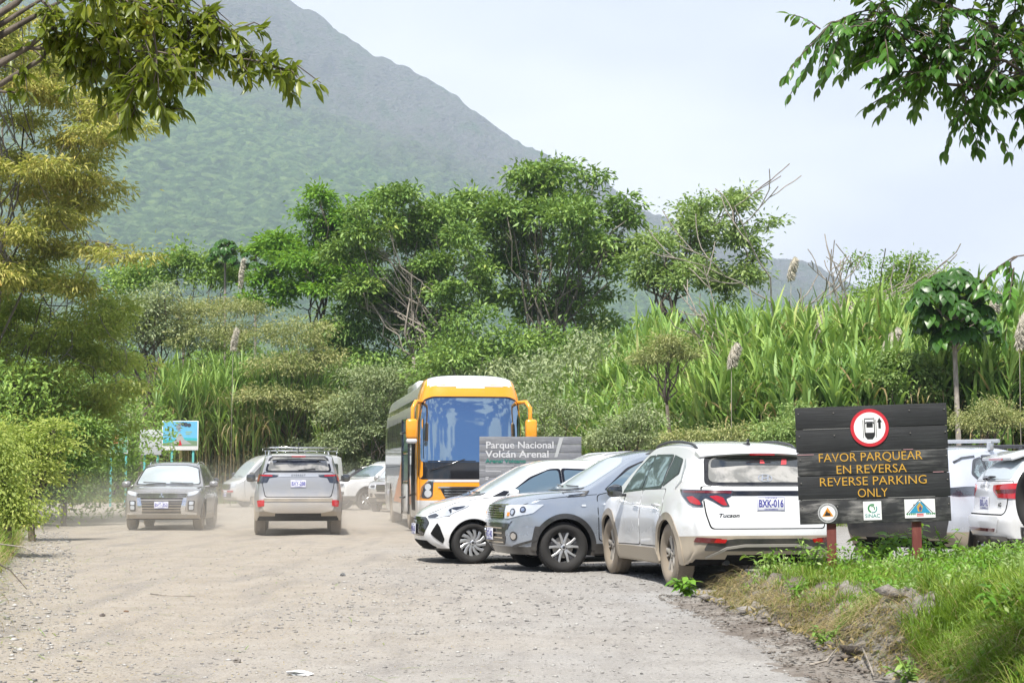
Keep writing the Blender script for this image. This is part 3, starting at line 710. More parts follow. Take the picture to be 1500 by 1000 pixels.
shrub('leafy green bush with yellowing leaves at the edge of the left verge', 50, 34, [(50, 650, 20, 20), (75, 625, 14, 12), (15, 665, 28, 24), (60, 695, 24, 20), (90, 655, 12, 16), (0, 630, 22, 22)], M_LIME, 7000, 0.09, 0.42, 83, name='broadleaf_shrub', group=GL)
shrub('dark hollow bush on the verge where the road bends away', 95, 44, [(100, 670, 34, 34), (70, 700, 40, 30), (120, 640, 24, 30), (95, 725, 30, 16)], M_DARK, 6000, 0.12, 0.45, 84, name='broadleaf_shrub', group=GL)
shrub('light green vine covered bush low at the left frame edge', 15, 27, [(0, 710, 30, 30), (15, 740, 26, 20), (-10, 670, 26, 34), (30, 765, 16, 14)], M_LIME, 7000, 0.07, 0.5, 85, name='broadleaf_shrub', group=GL, droop=0.7)

# ---- undergrowth masses that close the gaps low down
def undergrowth(name, label, area, n, hf, L, W, lm, seed, per=1):
    r = np.random.default_rng(seed); X, Y = area(r, n); Z = ground_h(X, Y); H = hf(X, Y)
    t = r.random(n) ** 0.7; P = np.stack([X, Y, Z + H * t], -1)
    D = rand_dirs(n, r) + np.array([0, -0.3, 0.1]); Nn = unit(r.normal(size=(n, 3)) * 0.7 + np.array([0, -0.2, 1.0])); LL = L * (0.6 + 0.8 * r.random(n))
    lv = Leaves(); lv.simple(P, D, Nn, LL, LL * W, 0); o = lv.build(name, [lm]); tag(o, label, 'undergrowth', kind='stuff'); return o
def band(x0, x1, d0, d1): 
    def f(r, n):
        x = r.uniform(x0, x1, n); return x, edge_y(x) + d0 + r.random(n) * (d1 - d0)
    return f
undergrowth('undergrowth', 'dense shaded undergrowth below the trees', band(-34, 4, 2, 12), 110000, lambda X, Y: 2.2 + 5.0 * fbm(X * 0.3, Y * 0.3, 3, 3), 0.22, 0.40, M_GREY, 91)
undergrowth('undergrowth', 'dark wood filling the ground behind the cane and trees', lambda r, n: (r.uniform(-45, 50, n), r.uniform(92, 104, n)), 60000, lambda X, Y: 3.0 + 5.5 * fbm(X * 0.12, Y * 0.1, 3, 6), 0.45, 0.5, M_DARK, 92)
undergrowth('undergrowth', 'tall mixed growth behind the olive shrubs', band(-40, -8, 10, 18), 60000, lambda X, Y: 4.0 + 5.5 * fbm(X * 0.25, Y * 0.25, 3, 13), 0.24, 0.42, M_MID, 96)
undergrowth('undergrowth', 'shaded bushes along the far edge of the lot', band(-30, -2, .3, 4), 45000, lambda X, Y: 1.0 + 2.6 * fbm(X * 0.4, Y * 0.3, 3, 14), 0.17, 0.42, M_GREY, 97)
undergrowth('undergrowth', 'leafy growth at the foot of the cane', band(0, 26, 0.3, 2.2), 26000, lambda X, Y: 0.5 + 1.3 * fbm(X * 0.5, Y * 0.3, 3, 7), 0.12, 0.4, M_MID, 93)
undergrowth('undergrowth', 'tangle of leaves behind the left verge trees', lambda r, n: (r.uniform(-22, -11.5, n), r.uniform(36, 60, n)), 40000, lambda X, Y: 2 + 3.5 * fbm(X * 0.3, Y * 0.2, 3, 8), 0.16, 0.4, M_MID, 94)
# far low hedge-like wood on the right flats
undergrowth('undergrowth', 'low wood on the rise behind the cane', lambda r, n: (r.uniform(8, 50, n), r.uniform(66, 84, n)), 50000, lambda X, Y: 3.0 + 4.0 * fbm(X * 0.2, Y * 0.2, 3, 12), 0.28, 0.45, M_MID, 95)
# ================================================================== vehicle kit
def paint(name, c, rough=0.22, metal=0.0, dirt=(0.42, 0.36, 0.28), dz=0.55, damt=0.5, flake=False):
    """car paint with road dust that thins out upwards"""
    if name in MATS: return MATS[name]
    m = mat(name, c, rough, metal, coat=0.8); nt = m.node_tree; b = pbsdf(m)
    pc = objcoord(nt); s = nt.nodes.new('ShaderNodeSeparateXYZ'); nt.links.new(pc, s.inputs[0])
    nz = noise(nt, pc, 3.5, 6, 0.65); nz2 = noise(nt, pc, 22, 4, 0.6)
    hgt = mth(nt, 'ADD', s.outputs['Z'], mth(nt, 'MULTIPLY', mth(nt, 'SUBTRACT', nz, 0.5), 0.5))
    f = mth(nt, 'MULTIPLY', mrange(nt, hgt, dz + 0.25, dz - 0.25), damt)
    f = mth(nt, 'ADD', f, mth(nt, 'MULTIPLY', mrange(nt, nz2, 0.45, 0.85), 0.05), clamp=True)
    cc = mixc_(nt, f, c, dirt)
    nt.links.new(cc, b.inputs['Base Color'])
    nt.links.new(mth(nt, 'ADD', mth(nt, 'MULTIPLY', f, 0.6), rough, clamp=True), b.inputs['Roughness'])
    nt.links.new(mth(nt, 'SUBTRACT', 0.8, f, clamp=True), b.inputs['Coat Weight'])
    if metal: nt.links.new(mth(nt, 'MULTIPLY', mth(nt, 'SUBTRACT', 1.0, f, clamp=True), metal), b.inputs['Metallic'])
    return m
P_WHITE = paint('paint_white', (0.64, 0.65, 0.66), 0.25, dz=0.42, damt=0.55)
P_WHITE2 = paint('paint_white_clean', (0.66, 0.67, 0.68), 0.22, dz=0.25, damt=0.35)
P_GREY = paint('paint_blue_grey', (0.27, 0.31, 0.37), 0.25, 0.4, dz=0.3, damt=0.3)
P_DGREY = paint('paint_warm_grey', (0.23, 0.23, 0.235), 0.25, 0.2, dz=0.62, damt=0.6)
P_SILVER = paint('paint_silver', (0.38, 0.385, 0.40), 0.3, 0.45, dz=0.75, damt=0.7)
P_VAN = paint('paint_van', (0.56, 0.57, 0.58), 0.3, 0.3, dz=0.6, damt=0.6)
P_BLACK = paint('paint_black', (0.012, 0.012, 0.014), 0.2, dz=0.4, damt=0.4)
P_RAV = paint('paint_pearl', (0.52, 0.55, 0.62), 0.22, 0.1, dz=0.4, damt=0.4)
PLAS = paint('black_plastic', (0.022, 0.023, 0.025), 0.55, dz=0.35, damt=0.35)
PLASK = paint('clean_plastic', (0.018, 0.019, 0.021), 0.5, dz=0.2, damt=0.2)
PLASD = paint('dusty_plastic', (0.10, 0.095, 0.085), 0.6, dz=0.75, damt=0.9)
BLACK = mat('shadow_black', (0.01, 0.01, 0.01), 0.9, spec=0.1)
GLOSS = mat('gloss_black', (0.012, 0.012, 0.014), 0.08, coat=0.5)
GLASS = mat('window_glass', (0.018, 0.022, 0.024), 0.04, spec=0.9); pbsdf(GLASS).inputs['IOR'].default_value = 1.7
GLASSL = mat('windshield_glass', (0.36, 0.41, 0.44), 0.07, spec=1.0); pbsdf(GLASSL).inputs['IOR'].default_value = 2.0
GLASSB = mat('side_glass_bright', (0.10, 0.15, 0.18), 0.05, spec=1.0); pbsdf(GLASSB).inputs['IOR'].default_value = 2.0
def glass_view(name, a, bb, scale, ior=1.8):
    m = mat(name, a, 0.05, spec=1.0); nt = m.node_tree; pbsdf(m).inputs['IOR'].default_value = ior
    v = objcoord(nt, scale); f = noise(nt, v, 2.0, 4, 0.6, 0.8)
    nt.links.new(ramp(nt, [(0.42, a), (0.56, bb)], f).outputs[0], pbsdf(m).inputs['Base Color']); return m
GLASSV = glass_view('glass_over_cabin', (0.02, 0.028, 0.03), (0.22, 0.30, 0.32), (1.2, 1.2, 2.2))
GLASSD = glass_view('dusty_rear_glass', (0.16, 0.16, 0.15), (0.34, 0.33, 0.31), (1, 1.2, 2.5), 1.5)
CHROME = mat('chrome', (0.75, 0.76, 0.78), 0.12, 1.0)
ALLOY = mat('alloy_silver', (0.55, 0.56, 0.57), 0.3, 0.7); ALLOYD = paint('alloy_dusty', (0.42, 0.41, 0.39), 0.4, 0.4, dz=0.6, damt=0.45)
ALLOYK = mat('alloy_dark', (0.05, 0.05, 0.055), 0.4, 0.3)
RUBBER = mat('tyre_rubber', (0.028, 0.027, 0.026), 0.8, spec=0.3); RUBD = paint('tyre_dusty', (0.04, 0.038, 0.035), 0.85, dirt=(0.30, 0.25, 0.19), dz=0.55, damt=0.75)
LAMPG = mat('lamp_glass', (0.55, 0.58, 0.62), 0.06, 0.25, spec=1.0); LAMPD = mat('lamp_dark', (0.03, 0.035, 0.05), 0.05, coat=1.0)
LRED = mat('lamp_red', (0.42, 0.008, 0.012), 0.12, coat=1.0); LREDD = mat('lamp_dark_red', (0.10, 0.005, 0.008), 0.1, coat=1.0); LAMB = mat('lamp_amber', (0.8, 0.25, 0.02), 0.15, coat=0.8)
PLW = mat('plate_white', (0.72, 0.73, 0.78), 0.4); PLB = mat('plate_blue', (0.05, 0.05, 0.30), 0.5); STICK = mat('sticker_red', (0.5, 0.05, 0.06), 0.5)
FABR = mat('seat_fabric', (0.05, 0.05, 0.055), 0.9)
LATP = np.array([0, .15, .3, .45, .58, .69, .78, .855, .91, .95, .978, .994, 1.0])

class Car:
    """body lofted from side-view curves; x forward, y left, z up, metres"""
    def __init__(s, name, label, cat, loc, head, S, paint_m, lower_m=None, group=None, nu=76, nv=24):
        rz = math.atan2(head[1], head[0])
        z = gh(loc[0], loc[1]); s.root = empty(name, (loc[0], loc[1], z + 0.0), rz)
        tag(s.root, label, cat, group); s.S = S; s.pm = paint_m; s.lm = lower_m or PLAS
        s.body = s._body(nu, nv)
    def g(s, t): t = np.abs(t); return 1 - (1 - t ** s.S.get('gp', 2.6)) ** (1 / s.S.get('gq', 2.0))
    def _P(s, u, v, t, sgn=1):
        S = s.S
        def curve_x(c, val, k): return None
        T = np.array(S['top'], float); B = np.array(S['bot'], float); Fc = np.array(S['front'], float); Rc = np.array(S['rear'], float)
        def tb(C, u):
            x = C[0, 0] + (C[-1, 0] - C[0, 0]) * u; return x, pchip(C[:, 0], C[:, 1], x)
        def fr(C, v):
            z = C[0, 1] + (C[-1, 1] - C[0, 1]) * v; return pchip(C[:, 1], C[:, 0], z), z
        u, v, t = np.broadcast_arrays(np.asarray(u, float), np.asarray(v, float), np.asarray(t, float))
        tx, tz = tb(T, u); bx_, bz_ = tb(B, u); fx, fz = fr(Fc, v); rx, rz_ = fr(Rc, v)
        x = (1 - v) * bx_ + v * tx + (1 - u) * rx + u * fx - ((1 - u) * (1 - v) * B[0, 0] + u * (1 - v) * B[-1, 0] + (1 - u) * v * T[0, 0] + u * v * T[-1, 0])
        z = (1 - v) * bz_ + v * tz + (1 - u) * rz_ + u * fz - ((1 - u) * (1 - v) * B[0, 1] + u * (1 - v) * B[-1, 1] + (1 - u) * v * T[0, 1] + u * v * T[-1, 1])
        pl = np.array(S['plan'], float); sd = np.array(S['side'], float)
        Y = pchip(pl[:, 0], pl[:, 1], x) * pchip(sd[:, 0], sd[:, 1], z)
        for (wx, wz, wr, amp) in S.get('flares', ()):
            d = np.sqrt((x - wx) ** 2 + (z - wz) ** 2); Y = Y + amp * np.exp(-((d - wr) / 0.16) ** 2) * (z < 1.0)
        gg = s.g(t)
        dr = np.array(S['drop'], float); z = z - pchip(dr[:, 0], dr[:, 1], x) * gg * v ** 3
        bf = np.interp(v, [0, .5, 1], S['bowf']); br = np.interp(v, [0, .5, 1], S['bowr'])
        sf = np.clip((u - S.get('uf', .84)) / (1 - S.get('uf', .84)), 0, 1) ** 1.6; sr = np.clip((S.get('ur', .16) - u) / S.get('ur', .16), 0, 1) ** 1.6
        x = x - bf * gg * sf + br * gg * sr
        return np.stack([x, sgn * t * Y, z], -1)
    def _body(s, nu, nv):
        bm = bmesh.new(); u = np.linspace(0, 1, nu) ; e = 0.35
        u = u + 0 * u; v = np.linspace(0, 1, nv); lat = np.concatenate([-LATP[::-1], LATP[1:]])
        def grid(A):
            n, m, _ = A.shape; vs = [[bm.verts.new(A[i, j]) for j in range(m)] for i in range(n)]
            for i in range(n - 1):
                for j in range(m - 1):
                    try: bm.faces.new((vs[i][j], vs[i + 1][j], vs[i + 1][j + 1], vs[i][j + 1]))
                    except ValueError: pass
        U, Vv = np.meshgrid(u, v, indexing='ij')
        for sg in (1, -1): grid(s._P(U, Vv, 1.0, sg))
        U, Tt = np.meshgrid(u, lat, indexing='ij')
        for vv in (1.0, 0.0):
            A = s._P(U, vv, np.abs(Tt)); A[..., 1] *= np.sign(Tt) + (Tt == 0); grid(A)
        Vv, Tt = np.meshgrid(v, lat, indexing='ij')
        for uu in (1.0, 0.0):
            A = s._P(uu, Vv, np.abs(Tt)); A[..., 1] *= np.sign(Tt) + (Tt == 0); grid(A)
        bmesh.ops.remove_doubles(bm, verts=bm.verts, dist=2e-4)
        bmesh.ops.dissolve_degenerate(bm, edges=bm.edges, dist=1e-4)
        bmesh.ops.recalc_face_normals(bm, faces=bm.faces)
        S = s.S
        for (co, no) in S.get('cuts', ()):
            bmesh.ops.bisect_plane(bm, geom=bm.verts[:] + bm.edges[:] + bm.faces[:], plane_co=co, plane_no=no, dist=1e-4)
        zl = S.get('lower', lambda c: 0.0)
        for f in bm.faces:
            c = f.calc_center_median()
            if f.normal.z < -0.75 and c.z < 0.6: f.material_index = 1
            elif zl(c): f.material_index = 2
        me = bpy.data.meshes.new('body'); bm.to_mesh(me)
        o = link('body', me, [s.pm, BLACK, s.lm], s.root)
        if S.get('arches'):
            cb = bmesh.new()
            for (wx, wz, wr) in S['arches']:
                for sg in (1, -1):
                    r1 = []; r2 = []
                    for k in range(40):
                        a = 2 * math.pi * k / 40
                        r1.append(cb.verts.new((wx + wr * math.cos(a), sg * S['archy'], wz + wr * math.sin(a)))); r2.append(cb.verts.new((wx + wr * math.cos(a), sg * 1.6, wz + wr * math.sin(a))))
                    for k in range(40):
                        cb.faces.new((r1[k], r1[(k + 1) % 40], r2[(k + 1) % 40], r2[k]))
                    cb.faces.new(r1); cb.faces.new(r2)
            bmesh.ops.recalc_face_normals(cb, faces=cb.faces)
            for f in cb.faces: f.material_index = 1
            cm = bpy.data.meshes.new('cut'); cb.to_mesh(cm); cb.free(); co = bpy.data.objects.new('cut', cm); col.objects.link(co)
            for mm_ in (s.pm, BLACK, s.lm): cm.materials.append(mm_)
            co.matrix_world = s.root.matrix_basis.copy(); o.matrix_parent_inverse = Matrix()
            md = o.modifiers.new('b', 'BOOLEAN'); md.operation = 'DIFFERENCE'; md.solver = 'EXACT'; md.object = co
            dg = bpy.context.evaluated_depsgraph_get(); dg.update()
            nm = bpy.data.meshes.new_from_object(o.evaluated_get(dg)); o.modifiers.clear(); old = o.data; o.data = nm
            bpy.data.objects.remove(co); bpy.data.meshes.remove(cm); bpy.data.meshes.remove(old)
        me = o.data; b2 = bmesh.new(); b2.from_mesh(me); b2.normal_update()
        for f in b2.faces: f.smooth = True
        for e in b2.edges:
            if len(e.link_faces) == 2:
                if e.calc_face_angle(0) > R(38) or e.link_faces[0].material_index != e.link_faces[1].material_index: e.smooth = False
        b2.to_mesh(me); b2.free()
        s.bvh = BVHTree.FromBMesh(bm); bm.free(); me.name = 'body'
        return o
    # ---- pieces laid on the body
    def frame(s, view):
        if view == 'left': return Vector((0, 1, 0)), Vector((1, 0, 0))
        if view == 'right': return Vector((0, -1, 0)), Vector((1, 0, 0))
        if view == 'front': return Vector((1, 0, 0)), Vector((0, 1, 0))
        if view == 'rear': return Vector((-1, 0, 0)), Vector((0, 1, 0))
        if view == 'top': return Vector((0, 0, 1)), Vector((1, 0, 0))
        a = R(view); return Vector((math.cos(a), math.sin(a), 0)), Vector((-math.sin(a), math.cos(a), 0))
    def h0(s, view):
        return -math.sin(R(view)) * max(p[0] for p in s.S['front']) if isinstance(view, (int, float)) and abs(view) < 90 else 0.0
    def hit(s, view, a, b):
        n, h = s.frame(view); a = a + s.h0(view)
        if view == 'top': o = Vector((a, b, 4))
        else: o = h * a + Vector((0, 0, b)) + n * 8
        return s.bvh.ray_cast(o, -n)
    def on(s, name, view, poly, m, off=0.004, parent=None, mirror=False, cell=0.07, thick=0.012, flat=False, xs=None):
        """a panel cut to the outline poly (2-D in that view) and laid on the body"""
        bm = bmesh.new(); vs = [bm.verts.new((p[0], p[1], 0)) for p in poly]; bm.faces.new(vs)
        x0, x1 = min(p[0] for p in poly), max(p[0] for p in poly); y0, y1 = min(p[1] for p in poly), max(p[1] for p in poly)
        for k in range(1, int((x1 - x0) / cell) + 1): bmesh.ops.bisect_plane(bm, geom=bm.verts[:] + bm.edges[:] + bm.faces[:], plane_co=(x0 + k * cell, 0, 0), plane_no=(1, 0, 0))
        for k in range(1, int((y1 - y0) / cell) + 1): bmesh.ops.bisect_plane(bm, geom=bm.verts[:] + bm.edges[:] + bm.faces[:], plane_co=(0, y0 + k * cell, 0), plane_no=(0, 1, 0))
        bmesh.ops.triangulate(bm, faces=[f for f in bm.faces if len(f.verts) > 4])
        n, h = s.frame(view); last = None; miss = []; nrm = {}
        bm.verts.ensure_lookup_table()
        for v in bm.verts:
            a, b = v.co.x, v.co.y; loc, nn, _, _ = s.hit(view, a, b)
            if loc is None: miss.append((v, a, b)); continue
            if flat: nn = n
            v.co = loc + nn * off; nrm[v] = nn
        for v, a, b in miss:
            good = min(nrm, key=lambda q: (q.co - (h * (a + s.h0(view)) + Vector((0, 0, b)) + n * q.co.dot(n))).length) if nrm else None
            base = h * (a + s.h0(view)) + Vector((0, 0, b)) + n * (good.co.dot(n) if good else 0)
            if view == 'top': base = Vector((a, b, good.co.z if good else 1))
            loc, nn, _, _ = s.bvh.find_nearest(base); v.co = loc + nn * off; 
            nrm2 = nn; nrm[v] = nn
        if thick:
            be = [e for e in bm.edges if len(e.link_faces) == 1]
            r = bmesh.ops.extrude_edge_only(bm, edges=be); nv_ = [q for q in r['geom'] if isinstance(q, bmesh.types.BMVert)]
            for q in nv_:
                src = [e.other_vert(q) for e in q.link_edges if e.other_vert(q) in nrm]
                if src: q.co = q.co - nrm[src[0]] * thick
        bm.normal_update()
        f0 = max(bm.faces, key=lambda f: f.calc_area())
        par = parent or s.root
        out = []
        for mi in ((0, 1) if mirror else (0,)):
            b2 = bm.copy()
            if mi:
                for v in b2.verts: v.co.y = -v.co.y
            bmesh.ops.recalc_face_normals(b2, faces=b2.faces)
            b2.normal_update(); ff = max(b2.faces, key=lambda f: f.calc_area()); nd = n.copy()
            if mi: nd.y = -nd.y
            if ff.normal.dot(nd) < 0: bmesh.ops.reverse_faces(b2, faces=b2.faces)
            p_ = par[mi] if isinstance(par, (list, tuple)) else par
            out.append(bm_link(name, b2, m, p_, sharp=40))
        bm.free()
        return out if mirror else out[0]
    def line(s, name, view, pts, w, m, **kw): return s.on(name, view, ribbon(pts, w), m, **kw)
    def wheel(s, x, y, R_, W_, rim, style, rm, tm=RUBBER, steer=0, sgn=1, name='wheel', zc=None):
        e = empty(name); e.parent = s.root; e.location = (x, y * sgn, (zc or R_)); e.rotation_euler = (0, 0, (math.pi if sgn < 0 else 0) + R(steer))
        wheel_mesh(e, R_, W_, rim, style, rm, tm); return e
    def arch_lip(s, x, z, r, w, m, a0=-10, a1=190, off=0.012, name='wheel_arch', thick=0.03):
        pts = [(x + (r + w) * math.cos(R(a)), z + (r + w) * math.sin(R(a))) for a in np.linspace(a0, a1, 28)] + [(x + r * math.cos(R(a)), z + r * math.sin(R(a))) for a in np.linspace(a1, a0, 28)]
        return s.on(name, 'left', pts, m, off=off, mirror=True, cell=0.2, thick=thick)
    def text(s, name, view, txt, a, b, size, m, parent=None, off=0.006, bold=0.0, flip=None, shear=0, wide=1.0, tilt=0.0):
        """lettering centred at (a, b) lying on the body"""
        me = text_mesh(txt, size, bold, shear=shear); n, h = s.frame(view)
        rev = -1 if view in ('rear', 'left') else 1
        if isinstance(view, (int, float)): rev = 1
        if view == 'left': rev = -1
        if view == 'right': rev = 1
        bm = bmesh.new(); bm.from_mesh(me)
        if view == 'left': rev = -1
        for v in bm.verts:
            q = a + rev * v.co.x * wide; loc, nn, _, _ = s.hit(view, q, b + v.co.y + tilt * v.co.x)
            if loc is None: loc, nn, _, _ = s.bvh.find_nearest(h * q + Vector((0, 0, b)) + n * 2)
            v.co = loc + nn * (off + max(0, v.co.z))
        return bm_link(name, bm, m, parent or s.root)
    def plate(s, view, a, b, txt, w=0.33, hh=0.16, off=0.012, tilt=0):
        n, h = s.frame(view); loc, nn, _, _ = s.hit(view, a, b)
        return make_plate(s.root, loc + n * off, math.atan2(n.y, n.x), txt, w, hh, tilt)
    def mirror_pair(s, x, y, z, m, size=(0.10, 0.22, 0.15), arm=0.10, both=True):
        out = []
        for sg in ((1, -1) if both else (1,)):
            bm = bmesh.new()
            r = bmesh.ops.create_uvsphere(bm, u_segments=20, v_segments=12, radius=0.5)
            for v in bm.verts:
                p = v.co; q = Vector((max(-0.33, p.x), p.y, p.z)); q = Vector((q.x, math.copysign(abs(q.y * 2) ** 0.7 / 2, q.y), math.copysign(abs(q.z * 2) ** 0.75 / 2, q.z)))
                v.co = Vector((x + q.x * size[0] * 1.4, sg * (y + arm + size[1] / 2) + q.y * size[1], z + q.z * size[2] - sg * 0 ))
            bx(bm, (x + 0.01, sg * (y + arm / 2), z - size[2] * 0.32), (0.05, arm + 0.08, 0.035), bev=0.01)
            o = bm_link('side_mirror', bm, m, s.root, sharp=50)
            g_ = bmesh.new(); bx(g_, (x - size[0] * 0.47, sg * (y + arm + size[1] / 2), z), (0.006, size[1] * 0.84, size[2] * 0.78), bev=0.003)
            bm_link('mirror_glass', g_, GLASS, o, sharp=50); out.append(o)
        return out
def ribbon(pts, w):
    P_ = [Vector((p[0], p[1])) for p in pts]; L_ = []; R_ = []
    for i, p in enumerate(P_):
        a = P_[max(0, i - 1)]; b = P_[min(len(P_) - 1, i + 1)]; d = (b - a).normalized(); n = Vector((-d.y, d.x))
        k = w[i] if isinstance(w, (list, tuple)) else w
        L_.append(tuple(p + n * k / 2)); R_.append(tuple(p - n * k / 2))
    return L_ + R_[::-1]
def rp(pts, r=0.03, n=4):
    """round the corners of a polygon"""
    out = []; m = len(pts)
    for i in range(m):
        p = Vector(pts[i][:2]); a = Vector(pts[i - 1][:2]); b = Vector(pts[(i + 1) % m][:2]); rr = pts[i][2] if len(pts[i]) > 2 else r
        da = (a - p); db = (b - p); k = min(rr, da.length * 0.45, db.length * 0.45)
        if k < 1e-4: out.append(tuple(p)); continue
        s_ = p + da.normalized() * k; e_ = p + db.normalized() * k
        for j in range(n + 1):
            t = j / n; q = s_ * (1 - t) ** 2 + p * 2 * t * (1 - t) + e_ * t * t; out.append((q.x, q.y))
    return out
_tm = {}
def text_mesh(txt, size, bold=0.0, ext=0.0, align='CENTER', shear=0.0, space=1.0, res=3):
    c = bpy.data.curves.new('t', 'FONT'); c.body = txt; c.size = size; c.align_x = align; c.align_y = 'CENTER'; c.offset = bold; c.extrude = ext
    c.shear = shear; c.space_character = space; c.resolution_u = res
    o = bpy.data.objects.new('t', c); col.objects.link(o); dg = bpy.context.evaluated_depsgraph_get()
    me = bpy.data.meshes.new_from_object(o.evaluated_get(dg)); bpy.data.objects.remove(o); bpy.data.curves.remove(c); me.materials.clear(); return me
def make_plate(parent, loc, yaw, txt, w=0.33, hh=0.16, tilt=0):
    bm = bmesh.new(); bx(bm, (0, 0, 0), (0.008, w, hh), bev=0.004); o = bm_link('number_plate', bm, PLW, parent, sharp=40)
    o.location = loc; o.rotation_euler = (0, -tilt, yaw)
    me = text_mesh(txt, hh * 0.72, 0.0035); me2 = text_mesh('COSTA RICA', hh * 0.15, 0.0005); me3 = text_mesh('CENTROAMERICA', hh * 0.12, 0.0004)
    b = bmesh.new()
    for m_, dy, sx in ((me, -hh * 0.02, 1), (me2, hh * 0.39, 1), (me3, -hh * 0.40, 1)):
        b3 = bmesh.new(); b3.from_mesh(m_); wd = max(v.co.x for v in b3.verts) - min(v.co.x for v in b3.verts); k = min(1, w * 0.88 / wd)
        for v in b3.verts: v.co = Vector((0.0052, v.co.x * k, v.co.y + dy))
        t_ = bpy.data.meshes.new('t'); b3.to_mesh(t_); b3.free(); b.from_mesh(t_); bpy.data.meshes.remove(t_)
    fr = [(w / 2 - .008, hh / 2 - .008), (-w / 2 + .008, hh / 2 - .008), (-w / 2 + .008, -hh / 2 + .008), (w / 2 - .008, -hh / 2 + .008)]
    for i in range(4):
        a = Vector(fr[i]); c_ = Vector(fr[(i + 1) % 4]); d = (c_ - a).normalized(); n_ = Vector((-d.y, d.x)) * 0.002
        b.faces.new([b.verts.new((0.0050, q.x, q.y)) for q in (a + n_, c_ + n_, c_ - n_, a - n_)])
    bm_link('lettering', b, PLB, o)
    return o
def wheel_mesh(e, R_, W_, rim, style, rm, tm):
    """outer face towards +y"""
    bm = bmesh.new(); w = W_ / 2; sh = R_ - 0.012
    lathe(bm, [(rim + .003, w * .78), (rim + (R_ - rim) * .25, w * .98), (rim + (R_ - rim) * .62, w * 1.02), (R_ - .022, w * .90), (R_ - .006, w * .74), (R_, w * .5), (R_ + .001, 0), (R_, -w * .5), (R_ - .006, -w * .74), (R_ - .022, -w * .9),
               (rim + (R_ - rim) * .5, -w), (rim, -w * .78), (rim - 0.02, -w * .6), (rim - 0.02, w * .6)], 56, closed=True)
    for k in range(54):
        a = 2 * math.pi * k / 54
        for j, yy in enumerate((-.62, -.22, .22, .62)):
            aa = a + (0.05 if j % 2 else 0)
            vs = bx(bm, (0, 0, 0), (R_ * 0.075, w * 0.33, 0.012))
            bmesh.ops.rotate(bm, verts=vs, cent=(0, 0, 0), matrix=Matrix.Rotation(0.35 * (1 if j < 2 else -1), 3, 'Z'))
            bmesh.ops.translate(bm, verts=vs, vec=(0, yy * w, R_ + (0.0 if abs(yy) < .5 else -0.009)))
            bmesh.ops.rotate(bm, verts=vs, cent=(0, 0, 0), matrix=Matrix.Rotation(aa, 3, 'Y'))
    t = bm_link('tyre', bm, tm, e, sharp=45)
    bm = bmesh.new(); yo = w * .74
    lathe(bm, [(rim - .022, -w * .6), (rim - .02, yo - .05), (rim - .012, yo - .012), (rim + .004, yo), (rim + .006, yo - .012), (rim + .004, -w * .6)], 48, closed=True, mi=0)
    lathe(bm, [(0.0005, yo - .075), (rim * .55, yo - .08), (rim - .02, yo - .10)], 32, mi=1)          # dark disc behind
    lathe(bm, [(rim * .30, yo - .060), (rim * .66, yo - .060), (rim * .66, yo - .075)], 32, mi=2)        # brake disc
    def spoke(a, r0, r1, w0, w1, y0, y1, tw=0.0, mi=0, th=0.03):
        vs = []
        for (rr, ww, yy) in ((r0, w0, y0), ((r0 + r1) / 2, (w0 + w1) / 2 * .86, (y0 + y1) / 2 + .006), (r1, w1, y1)):
            aa = a + tw * (rr - r0) / max(1e-6, (r1 - r0))
            d = Vector((math.sin(aa), 0, math.cos(aa))); n = Vector((math.cos(aa), 0, -math.sin(aa)))
            ch = 0.18
            for (k, dy) in ((-.5, -th), (-.5, -.006), (-.5 + ch, 0), (.5 - ch, 0), (.5, -.006), (.5, -th)):
                vs.append(bm.verts.new(d * rr + n * ww * k + Vector((0, yy + dy, 0))))
        for s_ in range(2):
            for k in range(5):
                f = bm.faces.new((vs[s_ * 6 + k], vs[s_ * 6 + k + 1], vs[s_ * 6 + 7 + k], vs[s_ * 6 + 6 + k])); f.material_index = mi
    rr = rim - .008; hb = rim * .20
    if style == 'double5':
        for k in range(5):
            a = 2 * math.pi * k / 5
            for sg in (-1, 1): spoke(a + sg * .16, hb * .9, rr, .042, .034, yo - .018, yo - .008, sg * .15)
            spoke(a, hb * .8, rr * .62, .06, .02, yo - .030, yo - .022, 0, 3)
            spoke(a, rr * .62, rr, .02, .10, yo - .022, yo - .02, 0, 3)
    elif style == 'five':
        for k in range(5):
            a = 2 * math.pi * k / 5; spoke(a, hb * .8, rr, .075, .055, yo - .02, yo - .008, .10)
            spoke(a + .30, hb, rr, .018, .03, yo - .03, yo - .012, .18)
    elif style == 'turbine':
        for k in range(12):
            a = 2 * math.pi * k / 12; spoke(a, hb * .9, rr, .030, .060, yo - .016, yo - .006, .42, th=.02)
    elif style == 'six':
        for k in range(6):
            a = 2 * math.pi * k / 6
            for sg in (-1, 1): spoke(a, hb * .7, rr, .035, .028, yo - .022, yo - .008, sg * .24)
    elif style == 'steel':
        lathe(bm, [(.001, yo - .02), (rim * .35, yo - .02), (rim * .45, yo - .045), (rim * .8, yo - .05), (rim - .02, yo - .03)], 32, mi=0)
